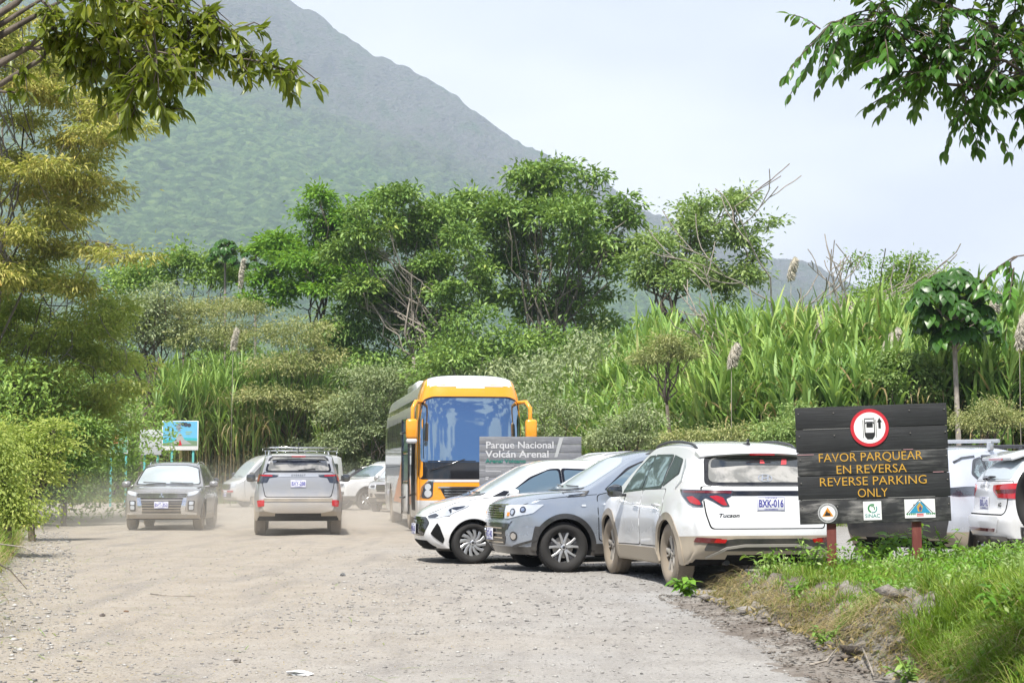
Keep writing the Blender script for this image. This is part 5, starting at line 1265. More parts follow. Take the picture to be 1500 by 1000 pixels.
# silver SUV driving away
def suv_silver():
    c = big_suv('driving_car', 'silver SUV with red tail lamps driving away, its wheels wrapped in dust', (-4.92, 39.44), (-.124, .992), P_SILVER, lower=PLASD, face='none', tyre=RUBD, rim=ALLOYD)
    tg = c.on('tailgate', 'rear', rp([(-.70, .84), (.70, .84), (.76, 1.1), (.74, 1.36), (-.74, 1.36), (-.76, 1.1)], .05), P_SILVER, off=.007, cell=.08)
    c.on('tailgate_gap', 'rear', rp([(-.715, .825), (.715, .825), (.775, 1.1), (.755, 1.375), (-.755, 1.375), (-.775, 1.1)], .05), BLACK, off=.002, parent=tg, thick=0, cell=.1)
    c.on('window_surround', 'rear', rp([(-.72, 1.375), (.72, 1.375), (.63, 1.70), (-.63, 1.70)], .07), GLOSS, off=.004, parent=tg, cell=.08)
    c.on('rear_window', 'rear', rp([(-.67, 1.40), (.67, 1.40), (.585, 1.67), (-.585, 1.67)], .06), GLASSD, off=.009, parent=tg, cell=.08)
    bm = bmesh.new(); pts = [c.hit('rear', y, z)[0] + Vector((-.02, 0, 0)) for y, z in ((.0, 1.41), (-.2, 1.43), (-.36, 1.44))]; tube(bm, pts, .012, 6); bm_link('rear_wiper', bm, PLAS, tg)
    bm = bmesh.new(); bx(bm, (-2.37, 0, 1.715), (.16, 1.16, .035), rot=(0, R(8), 0), bev=.012); sp = bm_link('spoiler', bm, P_SILVER, c.root, sharp=40)
    bm = bmesh.new(); bx(bm, (-2.452, 0, 1.705), (.01, .3, .018)); bm_link('brake_light', bm, LRED, sp)
    Lm = c.on('tail_light', 155, rp([(.04, 1.33), (.52, 1.31), (.62, 1.30), (.60, 1.26), (.44, 1.24), (.40, 1.14), (.10, 1.12), (.03, 1.2)], .02), LAMPD, off=.012, mirror=True, cell=.06)
    c.on('tail_light_glow', 155, rp([(.06, 1.31), (.26, 1.31), (.26, 1.29), (.16, 1.27), (.16, 1.17), (.08, 1.15)], .015), LRED, off=.018, mirror=True, parent=Lm, cell=.06)
    c.on('tail_light_glow', 155, rp([(.27, 1.31), (.50, 1.30), (.50, 1.275), (.27, 1.28)], .008), LRED, off=.018, mirror=True, parent=Lm, cell=.06)
    c.on('garnish', 'rear', rp([(-.42, 1.325), (.42, 1.325), (.42, 1.265), (-.42, 1.265)], .01), ALLOY, off=.014, parent=tg)
    c.text('model_name', 'rear', 'E V E R E S T', 0, 1.295, .055, PLAS, parent=tg, off=.020, bold=.001)
    c.plate('rear', 0, 1.12, 'BXY-288', off=.02)
    c.on('bumper_step', 'rear', rp([(-.74, .80), (.74, .80), (.74, .735), (-.74, .735)], .02), PLASD, off=.018, cell=.1)
    c.on('bumper_cap', 'rear', rp([(-.80, .72), (.80, .72), (.74, .55), (.5, .50), (-.5, .50), (-.74, .55)], .04), P_SILVER, off=.022, cell=.1, thick=.03)
    c.on('reflector', 168, rp([(-.36, .76), (-.20, .76), (-.20, .64), (-.33, .62)], .02), LRED, off=.03, mirror=True, cell=.06)
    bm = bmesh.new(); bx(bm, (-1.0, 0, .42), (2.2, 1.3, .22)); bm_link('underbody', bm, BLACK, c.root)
    bm = bmesh.new(); tube(bm, [(-1.9, .0, 1.78), (-1.93, .0, 2.02)], .008, 5); bm_link('roof_aerial', bm, PLAS, c.root)
suv_silver()
c = big_suv('parked_car', 'white SUV with square headlights at the far end of the lot', (-4.85, 66.6), (-.82, -.57), P_WHITE2, face='clamp', plate='BLS-907', shield=GLASSB)
c = big_suv('parked_car', 'silver SUV with chrome grille bars half hidden by the rear of the bus', (-3.75, 63.2), (-.22, -.975), P_SILVER, L=5.2, H=1.80, face='bars', plate='CL 31'[:0] + 'MNT-118')
c = big_suv('parked_car', 'black car of which only the roof and side show, behind the far white SUV', (-6.6, 76.5), (-.97, -.22), P_BLACK, L=4.6, H=1.72, face='bars', plate='BGM-471')
c = big_suv('parked_car', 'white SUV with roof rails hidden behind the small white hatchback', (1.55, 29.9), (-.975, -.22), P_WHITE2, L=4.55, H=1.70, W=.91, face='clamp', plate='BPP-332')
c = big_suv('parked_car', 'white car seen as a thin strip of roof behind the grey crossover', (-12.0, 63.5), (-.19, .98), P_WHITE2, L=4.4, H=1.66, W=.88, face='none')
# ---- pearl white SUV behind the sign
def suv_pearl():
    S = dict(top=[(-2.05, 1.52), (-1.75, 1.60), (-1.2, 1.655), (-.4, 1.685), (.05, 1.665), (.38, 1.60), (.75, 1.38), (1.10, 1.17), (1.22, 1.12), (1.6, 1.08), (2.0, 1.02), (2.22, .92)],
        bot=[(-2.15, .38), (-1.95, .27), (1.9, .24), (2.2, .28)], front=[(2.18, .28), (2.28, .45), (2.3, .65), (2.26, .82), (2.22, .92)],
        rear=[(-2.15, .38), (-2.27, .5), (-2.30, .66), (-2.24, .85), (-2.24, 1.08), (-2.18, 1.18), (-2.05, 1.52)],
        plan=[(-2.35, .80), (-2.1, .87), (-1.7, .92), (0, .915), (1.4, .925), (2.0, .88), (2.3, .80)], side=SIDE,
        drop=[(-2.2, .05), (-1.2, .075), (.2, .075), (1.1, .05), (1.6, .06), (2.2, .08)], flares=[(1.38, .37, .43, .03), (-1.32, .37, .43, .035)],
        bowf=(.25, .3, .3), bowr=(.2, .2, .18), arches=[(1.38, .37, .42), (-1.32, .37, .42)], archy=.55, cuts=[((0, 0, .50), (0, 0, 1))], lower=lambda q: q.z < .50)
    hd = Vector((.68, .733)); rt = Vector((hd.y, -hd.x)); w = Vector((6.50, 23.7)); pos = w - hd * (-1.32) - rt * .86
    c = Car('parked_car', 'pearl white SUV with a roof bar, largely hidden by the black wooden sign', 'car', tuple(pos), tuple(hd), S, P_RAV, PLASD)
    for x in (1.38, -1.32): c.arch_lip(x, .37, .415, .085, PLAS, a0=-12, a1=192, off=.014, thick=.04)
    doors(c, [([(.86, .50), (-.12, .50), (-.16, 1.12), (.56, 1.12), (.88, 1.04)], [(.78, 1.15), (-.10, 1.16), (-.08, 1.53), (.12, 1.52), (.42, 1.38)], 0), ([(-.15, .50), (-.84, .51), (-1.02, .85), (-1.06, 1.13), (-.19, 1.12)], [(-.18, 1.16), (-.98, 1.19), (-.92, 1.52), (-.16, 1.535)], -.86)], P_RAV, GLASSV, hz=.98)
    c.on('quarter_window_frame', 'left', rp([(-1.02, 1.17), (-1.30, 1.18), (-1.46, 1.28), (-1.22, 1.49), (-.97, 1.53)], .05), GLOSS, off=.006, mirror=True)
    c.on('quarter_window', 'left', rp([(-1.05, 1.21), (-1.28, 1.22), (-1.39, 1.29), (-1.20, 1.45), (-1.01, 1.49)], .04), GLASSV, off=.010, mirror=True)
    c.on('roof_strip', 'left', ribbon([(-1.15, 1.53), (-1.55, 1.50), (-1.80, 1.44)], .03), GLOSS, off=.008, mirror=True)
    c.on('tail_light', 140, rp([(.18, 1.115), (.30, 1.0), (.62, .99), (.80, 1.02), (.80, 1.09), (.50, 1.11)], .01), LAMPD, off=.014, mirror=True, cell=.06)
    c.on('rear_window', 'rear', rp([(-.62, 1.2), (.62, 1.2), (.55, 1.46), (-.55, 1.46)], .07), GLASSD, off=.006)
    bm = bmesh.new(); bx(bm, (-1.98, 0, 1.555), (.34, 1.16, .045), rot=(0, R(-10), 0), bev=.018); bm_link('spoiler', bm, P_RAV, c.root, sharp=40)
    bm = bmesh.new(); r = bmesh.ops.create_cone(bm, cap_ends=True, segments=12, radius1=.06, radius2=.015, depth=.09); bmesh.ops.scale(bm, vec=(2.2, .5, 1), verts=bm.verts); bmesh.ops.translate(bm, vec=(-1.65, 0, 1.68), verts=bm.verts); bm_link('roof_aerial', bm, P_RAV, c.root, sharp=40)
    c.on('bumper_cladding', 'rear', rp([(-.8, .68), (.8, .68), (.74, .42), (-.74, .42)], .04), PLAS, off=.010, cell=.08)  # black plastic cladding across the rear bumper
    for x in (-.62, .35):
        bm = bmesh.new(); zt = c.bvh.ray_cast(Vector((x, .6, 4)), Vector((0, 0, -1)))[0].z
        tube(bm, [(x, -.78, zt + .12), (x, .78, zt + .12)], .028, 8)
        for sg in (1, -1): bx(bm, (x, sg * .64, zt + .05), (.10, .07, .13), bev=.015)
        bm_link('roof_bar', bm, ALLOYK if x > 0 else ALLOY, c.root, sharp=45)
    c.mirror_pair(.66, .88, 1.16, P_RAV, size=(.12, .2, .16), arm=.07)
    for x in (1.38, -1.32):
        for sg in (1, -1):
            c.wheel(x, .81, .365, .235, .235, 'double5', ALLOY, RUBD, sgn=sg)
            if x < 0:
                bm = bmesh.new(); bx(bm, (x - .36 - .03, sg * .84, .30), (.02, .16, .34), rot=(0, R(10), 0), bev=.005); bm_link('mud_flap', bm, PLASD, c.root)
suv_pearl()
# ---- small white SUV at the right edge, tail towards the sign
def suv_edge():
    S = dict(top=[(-1.90, 1.44), (-1.55, 1.62), (-1.1, 1.67), (-.4, 1.69), (.05, 1.67), (.35, 1.60), (.7, 1.38), (1.05, 1.16), (1.2, 1.10), (1.6, 1.05), (1.95, .98), (2.15, .90)],
        bot=[(-2.05, .40), (-1.85, .30), (1.8, .26), (2.1, .30)], front=[(2.1, .30), (2.2, .45), (2.22, .65), (2.18, .82), (2.15, .90)],
        rear=[(-2.05, .40), (-2.18, .52), (-2.20, .72), (-2.13, .84), (-2.12, 1.10), (-2.10, 1.20), (-1.90, 1.44)],
        plan=[(-2.25, .78), (-2.0, .85), (-1.6, .90), (0, .90), (1.4, .90), (1.9, .87), (2.2, .78)], side=SIDE,
        drop=[(-2.1, .05), (-1.2, .075), (.2, .075), (1.1, .05), (2.15, .08)], flares=[(1.3, .36, .42, .02), (-1.3, .36, .42, .02)],
        bowf=(.25, .28, .3), bowr=(.16, .18, .14), arches=[(1.3, .36, .40), (-1.3, .36, .40)], archy=.55, cuts=[((0, 0, .48), (0, 0, 1))], lower=lambda q: q.z < .48)
    hd = Vector((1.0, .05)).normalized(); rt = Vector((hd.y, -hd.x)); w = Vector((6.36, 21.7)); pos = w - hd * (-2.02) - rt * .80
    c = Car('parked_car', 'white SUV with a red tail lamp, cut by the right edge of the photo', 'car', tuple(pos), tuple(hd), S, P_WHITE2, PLAS)
    for x in (1.3, -1.3): c.arch_lip(x, .36, .395, .05, PLAS, off=.010)
    doors(c, [([(.82, .48), (-.12, .48), (-.16, 1.12), (.56, 1.12), (.84, 1.04)], [(.78, 1.15), (-.10, 1.16), (-.08, 1.53), (.12, 1.52), (.42, 1.38)], 0), ([(-.15, .48), (-.82, .49), (-1.0, .85), (-1.04, 1.13), (-.19, 1.12)], [(-.18, 1.16), (-.98, 1.19), (-.92, 1.52), (-.16, 1.535)], -.86)], P_WHITE2, GLASS, hz=.98)
    tg = c.on('tailgate', 'rear', rp([(-.62, .78), (.62, .78), (.70, 1.2), (-.70, 1.2)], .04), P_WHITE2, off=.006)
    c.on('tailgate_gap', 'rear', rp([(-.635, .765), (.635, .765), (.715, 1.21), (-.715, 1.21)], .04), BLACK, off=.002, parent=tg, thick=0)
    rwn = c.on('rear_window', 'rear', rp([(-.66, 1.225), (.66, 1.225), (.56, 1.45), (-.56, 1.45)], .05), GLASSL, off=.006, parent=tg)
    bm = bmesh.new(); pts = [c.hit('rear', y, z)[0] + Vector((-.03, 0, .01)) for y, z in ((.05, 1.23), (-.15, 1.245), (-.32, 1.25))]; tube(bm, pts, [.03, .02, .008], 8); bm_link('rear_wiper', bm, GLOSS, tg)
    bm = bmesh.new(); bx(bm, (-1.82, 0, 1.535), (.32, 1.16, .05), rot=(0, R(-18), 0), bev=.02); sp = bm_link('spoiler', bm, P_WHITE2, c.root, sharp=40)
    bm = bmesh.new(); bx(bm, (-1.98, 0, 1.485), (.012, .5, .022)); bm_link('brake_light', bm, LRED, sp)
    Lm = c.on('tail_light', -150, rp([(-.10, 1.19), (-.80, 1.15), (-.80, 1.08), (-.66, .99), (-.30, .98), (-.12, 1.0)], .02), LRED, off=.012, cell=.06)
    c.on('tail_light_strip', -150, rp([(-.14, 1.11), (-.74, 1.09), (-.70, 1.05), (-.16, 1.05)], .008), LREDD, off=.016, parent=Lm, cell=.06)
    Lm = c.on('tail_light', 150, rp([(.10, 1.19), (.66, 1.15), (.68, 1.08), (.56, 1.0), (.25, .98), (.10, 1.02)], .02), LRED, off=.012, cell=.06)
    c.text('maker_name', 'rear', 'G E E L Y', .02, 1.135, .062, GLOSS, parent=tg, off=.012, bold=.002, wide=1.5)
    c.text('drive_badge', 'rear', '4G', -.50, .90, .07, GLOSS, parent=tg, off=.012, bold=.002)
    c.plate('rear', .0, .92, 'BXL-142', off=.018)
    c.on('bumper_recess', 'rear', rp([(-.60, .745), (.60, .745), (.52, .55), (-.52, .55)], .04), P_WHITE2, off=.018, thick=.03)
    c.on('bumper_slot', 'rear', rp([(-.50, .60), (.50, .60), (.48, .56), (-.48, .56)], .01), LREDD, off=.024)
    c.on('diffuser', 'rear', rp([(-.7, .50), (.7, .50), (.6, .36), (-.6, .36)], .03), PLAS, off=.014)
    for x in (1.3, -1.3):
        for sg in (1, -1): c.wheel(x, .79, .36, .23, .235, 'six', ALLOY, RUBBER, sgn=sg)
    c.mirror_pair(.66, .86, 1.16, P_WHITE2, size=(.12, .2, .16), arm=.07)
suv_edge()
# ---- off-roader with spare wheel, almost wholly beyond the right edge
def suv_spare():
    c = big_suv('parked_car', 'black off roader, only its spare wheel in view at the right edge', (8.24, 20.45), (.985, .17), P_BLACK, L=4.0, H=1.72, W=.84, face='none')
    e = empty('spare_wheel'); e.parent = c.root; e.location = (-2.12, 0, 1.0); e.rotation_euler = (0, 0, R(90))
    wheel_mesh(e, .36, .225, .22, 'steel', ALLOYK, RUBBER)
    c.on('rear_window', 'rear', rp([(-.55, 1.22), (.55, 1.22), (.5, 1.5), (-.5, 1.5)], .05), GLASS, off=.006)
    c.on('bumper', 'rear', rp([(-.74, .66), (.74, .66), (.7, .46), (-.7, .46)], .03), PLAS, off=.04, thick=.05)
    c.on('tail_light', 'rear', rp([(.58, 1.05), (.68, 1.05), (.68, .8), (.58, .8)], .02), LRED, off=.012, mirror=True)
suv_spare()
# ================================================================== dusty white SUV seen from behind
def suv_white():
    S = dict(
        top=[(-1.86, 1.55), (-1.6, 1.62), (-1.1, 1.675), (-.4, 1.70), (.10, 1.68), (.42, 1.60), (.75, 1.38), (1.08, 1.17), (1.22, 1.10), (1.5, 1.05), (1.9, .97), (2.16, .86)],
        bot=[(-2.10, .34), (-1.85, .26), (-1.2, .24), (1.5, .22), (2.15, .26)],
        front=[(2.15, .26), (2.24, .42), (2.26, .6), (2.22, .76), (2.16, .86)],
        rear=[(-2.10, .34), (-2.22, .46), (-2.25, .62), (-2.22, .78), (-2.19, .92), (-2.17, 1.08), (-2.11, 1.18), (-1.98, 1.37), (-1.86, 1.55)],
        plan=[(-2.3, .80), (-2.1, .86), (-1.75, .915), (-1.2, .93), (-.2, .915), (1.2, .93), (1.8, .915), (2.1, .86), (2.3, .80)],
        side=[(.2, .93), (.36, .975), (.55, .985), (.72, 1.0), (.86, .985), (1.02, .965), (1.12, .93), (1.35, .835), (1.52, .745), (1.7, .68)],
        drop=[(-2.2, .05), (-1.8, .085), (-1.2, .075), (.3, .075), (1.0, .05), (1.6, .075), (2.2, .10)],
        flares=[(1.37, .37, .42, .022), (-1.31, .37, .42, .026)],
        bowf=(.30, .34, .34), bowr=(.22, .24, .22), arches=[(1.37, .37, .405), (-1.31, .37, .405)], archy=.55,
        cuts=[((-2, 0, .60), (0.04, 0, 1)), ((0, 0, .40), (0, 0, 1))],
        lower=lambda c: (c.z < .60 - (c.x + 2) * .04 and c.x < -1.7) or c.z < .40)
    c = Car('parked_car', 'dusty white SUV parked tail outwards just left of the black wooden sign', 'car', (2.46, 21.46), (-.198, .98), S, P_WHITE, PLASD)
    root = c.root
    # wheel arch cladding, sills, bumper
    for x in (1.37, -1.31): c.arch_lip(x, .37, .40, .085, PLASD, a0=-14, a1=194, off=.010)
    c.on('sill', 'left', rp([(-.90, .25), (.97, .25), (.95, .40), (-.80, .42), (-.90, .36)], .02), PLASD, off=.012, mirror=True, cell=.2, thick=.03)
    # doors with their windows
    fd = rp([(-.02, .44), (.93, .42), (1.00, .80), (.86, 1.04), (.50, 1.10), (-.03, 1.10)], .05)
    rd = rp([(-.05, .44), (-.83, .45), (-.95, .66), (-1.06, .86), (-1.04, 1.12), (-.06, 1.10)], .06)
    for poly, hx, winp, kind in ((fd, .10, [(.80, 1.085), (.02, 1.125), (.06, 1.50), (.28, 1.49), (.50, 1.37)], 'f'), (rd, -.78, [(-.02, 1.125), (-.80, 1.16), (-.72, 1.50), (-.0, 1.505)], 'r')):
        big = [(p[0] + (0.012 if p[0] > (sum(q[0] for q in poly) / len(poly)) else -0.012), p[1] + (0.010 if p[1] > .8 else -.010)) for p in poly]
        D = c.on('door', 'left', poly, P_WHITE, off=.0055, mirror=True, cell=.09, thick=.008)
        c.on('door_gap', 'left', big, BLACK, off=.0015, mirror=True, parent=D, cell=.12, thick=0)
        c.on('window_frame', 'left', rp([(winp[0][0] + .05 if kind == 'f' else winp[0][0] + .02, winp[0][1] - .028)] + [(winp[1][0] - .03, winp[1][1] - .03)] + [(winp[2][0] - .03, winp[2][1] + .035)] + [(p[0] + .03, p[1] + .035) for p in winp[3:]], .05), GLOSS, off=.006, mirror=True, parent=D, cell=.1)
        c.on('window', 'left', rp(winp, .05), GLASSV, off=.010, mirror=True, parent=D, cell=.1, thick=.004)
        for sg, d in zip((1, -1), D):
            bm = bmesh.new(); loc = c.hit('left', hx, .93)[0]
            bx(bm, (hx, sg * (loc.y + .028), .935), (.22, .022, .028), bev=.009)
            bx(bm, (hx + .09, sg * (loc.y + .012), .935), (.03, .04, .022)); bx(bm, (hx - .09, sg * (loc.y + .012), .935), (.03, .04, .022))
            bm_link('handle', bm, P_WHITE, d, sharp=40)
    c.on('quarter_window', 'left', rp([(-.86, 1.155), (-1.30, 1.30), (-1.16, 1.45), (-.80, 1.50)], .04), GLASS, off=.006, mirror=True, cell=.1)
    c.on('window_trim', 'left', rp([(-.84, 1.14), (-1.34, 1.30), (-1.20, 1.475), (-.78, 1.53)], .04), GLOSS, off=.003, mirror=True, cell=.1, thick=0)
    # chrome strip up the rear pillar
    c.on('pillar_trim', 'left', ribbon([(-1.40, 1.13), (-1.52, 1.22), (-1.44, 1.36), (-1.30, 1.47)], [.02, .05, .06, .02]), ALLOY, off=.008, mirror=True, cell=.1)
    # seams between tailgate, wing and bumper
    c.on('fuel_flap', 'right', rp([(-1.55, .86), (-1.38, .86), (-1.38, 1.0), (-1.55, 1.0)], .03), P_WHITE, off=.004, cell=.1)
    pass
    # tailgate
    tg = c.on('tailgate', 'rear', rp([(-.66, .69), (.66, .69), (.70, .84), (.73, 1.15), (-.73, 1.15), (-.70, .84)], .04), P_WHITE, off=.006, cell=.08)
    c.on('tailgate_gap', 'rear', rp([(-.675, .68), (.675, .68), (.715, .84), (.745, 1.16), (-.745, 1.16), (-.715, .84)], .04), BLACK, off=.002, parent=tg, thick=0, cell=.1)
    c.on('rear_window_surround', 'rear', rp([(-.70, 1.165), (.70, 1.165), (.62, 1.49), (.5, 1.53), (-.5, 1.53), (-.62, 1.49)], .07), GLOSS, off=.004, parent=tg, cell=.08)
    rw = c.on('rear_window', 'rear', rp([(-.65, 1.20), (.65, 1.20), (.58, 1.46), (.45, 1.495), (-.45, 1.495), (-.58, 1.46)], .08), GLASSD, off=.009, parent=tg, cell=.08)
    c.on('cabin_seen_through', 'rear', rp([(-.59, 1.36), (-.2, 1.39), (.2, 1.39), (.59, 1.36), (.55, 1.455), (.43, 1.485), (-.43, 1.485), (-.55, 1.455)], .03), GLASS, off=.0105, parent=tg, cell=.08, thick=0)
    c.on('sticker', 'rear', [(-.30, 1.40), (-.23, 1.395), (-.26, 1.465), (-.32, 1.465)], STICK, off=.0125, parent=tg, thick=0)
    c.on('sticker', 'rear', [(.02, 1.41), (-.04, 1.41), (-.03, 1.45), (.01, 1.45)], STICK, off=.0125, parent=tg, thick=0)
    # spoiler over the glass
    bm = bmesh.new(); Pn = []
    ys = np.linspace(-.66, .66, 15)
    sec = []
    for y in ys:
        k = 1 - (abs(y) / .66) ** 2.5 * .35; loc = c.hit('rear', y * .9, 1.54)[0] or Vector((-1.86, y, 1.54))
        xe = loc.x; dz = -.035 * (abs(y) / .66) ** 2
        sec.append([(xe - .10 * k, y, 1.52 + dz), (xe - .115 * k, y, 1.535 + dz), (xe + .10, y, 1.60 + dz), (xe + .13, y, 1.55 + dz), (xe - .0, y, 1.51 + dz)])
    rings = [[bm.verts.new(p) for p in s_] for s_ in sec]
    for a, b in zip(rings, rings[1:]):
        for k in range(5): bm.faces.new((a[k], a[(k + 1) % 5], b[(k + 1) % 5], b[k]))
    bm.faces.new(rings[0]); bm.faces.new(rings[-1][::-1]); bmesh.ops.recalc_face_normals(bm, faces=bm.faces)
    sp = bm_link('spoiler', bm, P_WHITE, root, sharp=50)
    c2 = bmesh.new(); bx(c2, (-1.985, 0, 1.517), (.01, .30, .012)); bm_link('brake_light', c2, LRED, sp)
    # emblem on the glass: slanted H in an oval
    bm = bmesh.new()
    n = 28
    def onr(y, z, off=.014): loc, nn, _, _ = c.hit('rear', y, z); return loc + nn * off
    for k in range(n):
        a0, a1 = 2 * math.pi * k / n, 2 * math.pi * (k + 1) / n
        q = [onr(math.cos(a) * rx_, 1.245 + math.sin(a) * rx_ * .5) for a, rx_ in ((a0, .085), (a1, .085), (a1, .072), (a0, .072))]
        bm.faces.new([bm.verts.new(p) for p in q])
    for seg in ([(.045, -.030), (.022, .030)], [(-.022, -.030), (-.045, .030)]):
        p = ribbon(seg, .017); bm.faces.new([bm.verts.new(onr(a, 1.245 + b, .0142)) for a, b in p])
    bm.faces.new([bm.verts.new(onr(a, 1.245 + b, .0142)) for a, b in ribbon([(.03, -.006), (-.03, .006)], .012)])
    bmesh.ops.recalc_face_normals(bm, faces=bm.faces); bm_link('emblem', bm, CHROME, tg)
    # light bar, lamps
    c.on('light_bar', 'rear', rp([(-.70, 1.105), (.70, 1.105), (.68, 1.055), (-.68, 1.055)], .015), GLOSS, off=.010, cell=.06)
    L_ = c.on('tail_light', 145, rp([(.22, 1.12), (.27, 1.06), (.40, .965), (.50, .935), (.59, .93), (.565, 1.0), (.61, 1.03), (.70, .985), (.79, .93), (.87, .93), (.83, 1.02), (.88, 1.05), (.90, 1.11)], .015), LAMPD, off=.012, mirror=True, cell=.05)
    c.on('tail_light_glow', 145, rp([(.36, 1.035), (.42, .975), (.52, .95), (.565, .95), (.54, 1.0), (.46, 1.045)], .012), LRED, off=.016, parent=L_, mirror=True, cell=.05)
    c.on('tail_light_glow', 145, rp([(.65, 1.045), (.80, .945), (.845, .945), (.80, 1.03), (.73, 1.055)], .012), LRED, off=.016, parent=L_, mirror=True, cell=.05)
    c.on('tail_light_strip', 145, rp([(.27, 1.105), (.88, 1.10), (.88, 1.075), (.31, 1.08)], .008), LREDD, off=.016, parent=L_, mirror=True, cell=.05)
    c.plate('rear', -.02, .965, 'BXK-016', off=.022)
    c.text('model_name', 'rear', 'Tucson', .47, .83, .058, GLOSS, off=.010, bold=.0012, shear=.3, wide=1.35)
    # bumper: recessed diffuser, skid bar, reflectors
    bp = c.on('bumper_trim', 'rear', rp([(-.74, .44), (.74, .44), (.70, .535), (.40, .575), (-.40, .575), (-.70, .535)], .03), PLAS, off=.006, cell=.08)
    c.on('skid_bar', 'rear', ribbon([(-.70, .36), (-.50, .47), (-.30, .50), (.30, .50), (.50, .47), (.70, .36)], .028), ALLOYD, off=.014, parent=bp, cell=.06)
    c.on('reflector', 155, rp([(.10, .535), (.42, .525), (.42, .58), (.14, .59)], .012), LREDD, off=.014, mirror=True, cell=.05)
    c.on('reflector_red', 'rear', rp([(.52, .53), (.64, .535), (.62, .575), (.50, .57)], .01), LRED, off=.019, mirror=True, cell=.05)
    # roof rails, aerial, mirrors, wheels
    for sg in (1, -1):
        bm = bmesh.new(); pts = []
        for x in np.linspace(-1.45, .25, 16):
            loc = c.bvh.ray_cast(Vector((x, .60, 3)), Vector((0, 0, -1)))[0]; t = (x + 1.45) / 1.7
            pts.append((x, sg * .60, loc.z + .045 * math.sin(math.pi * min(1, max(0, t))) ** .35 - .004))
        tube(bm, pts, .017, 8); bm_link('roof_rail', bm, ALLOYK, root, sharp=60)
    bm = bmesh.new(); bx(bm, (-1.45, 0, 1.645), (.16, .045, .03), bev=.01); bx(bm, (-1.50, 0, 1.68), (.06, .02, .05), rot=None, bev=.008); bm_link('roof_aerial', bm, GLOSS, root, sharp=40)
    mp_ = c.mirror_pair(.66, .86, 1.08, P_WHITE, size=(.14, .20, .15), arm=.08)
    for o_ in mp_:
        o_.data.materials.clear(); o_.data.materials.append(GLOSS)
    for x in (1.37, -1.31):
        for sg in (1, -1): c.wheel(x, .805, .368, .235, .225, 'five', ALLOYD, RUBD, sgn=sg)
    # exhaust and tow loop under the bumper
    bm = bmesh.new(); tube(bm, [(-2.05, .45, .30), (-1.6, .45, .30)], .03, 10); bm_link('exhaust', bm, ALLOYK, root)
    return c
suv_white()
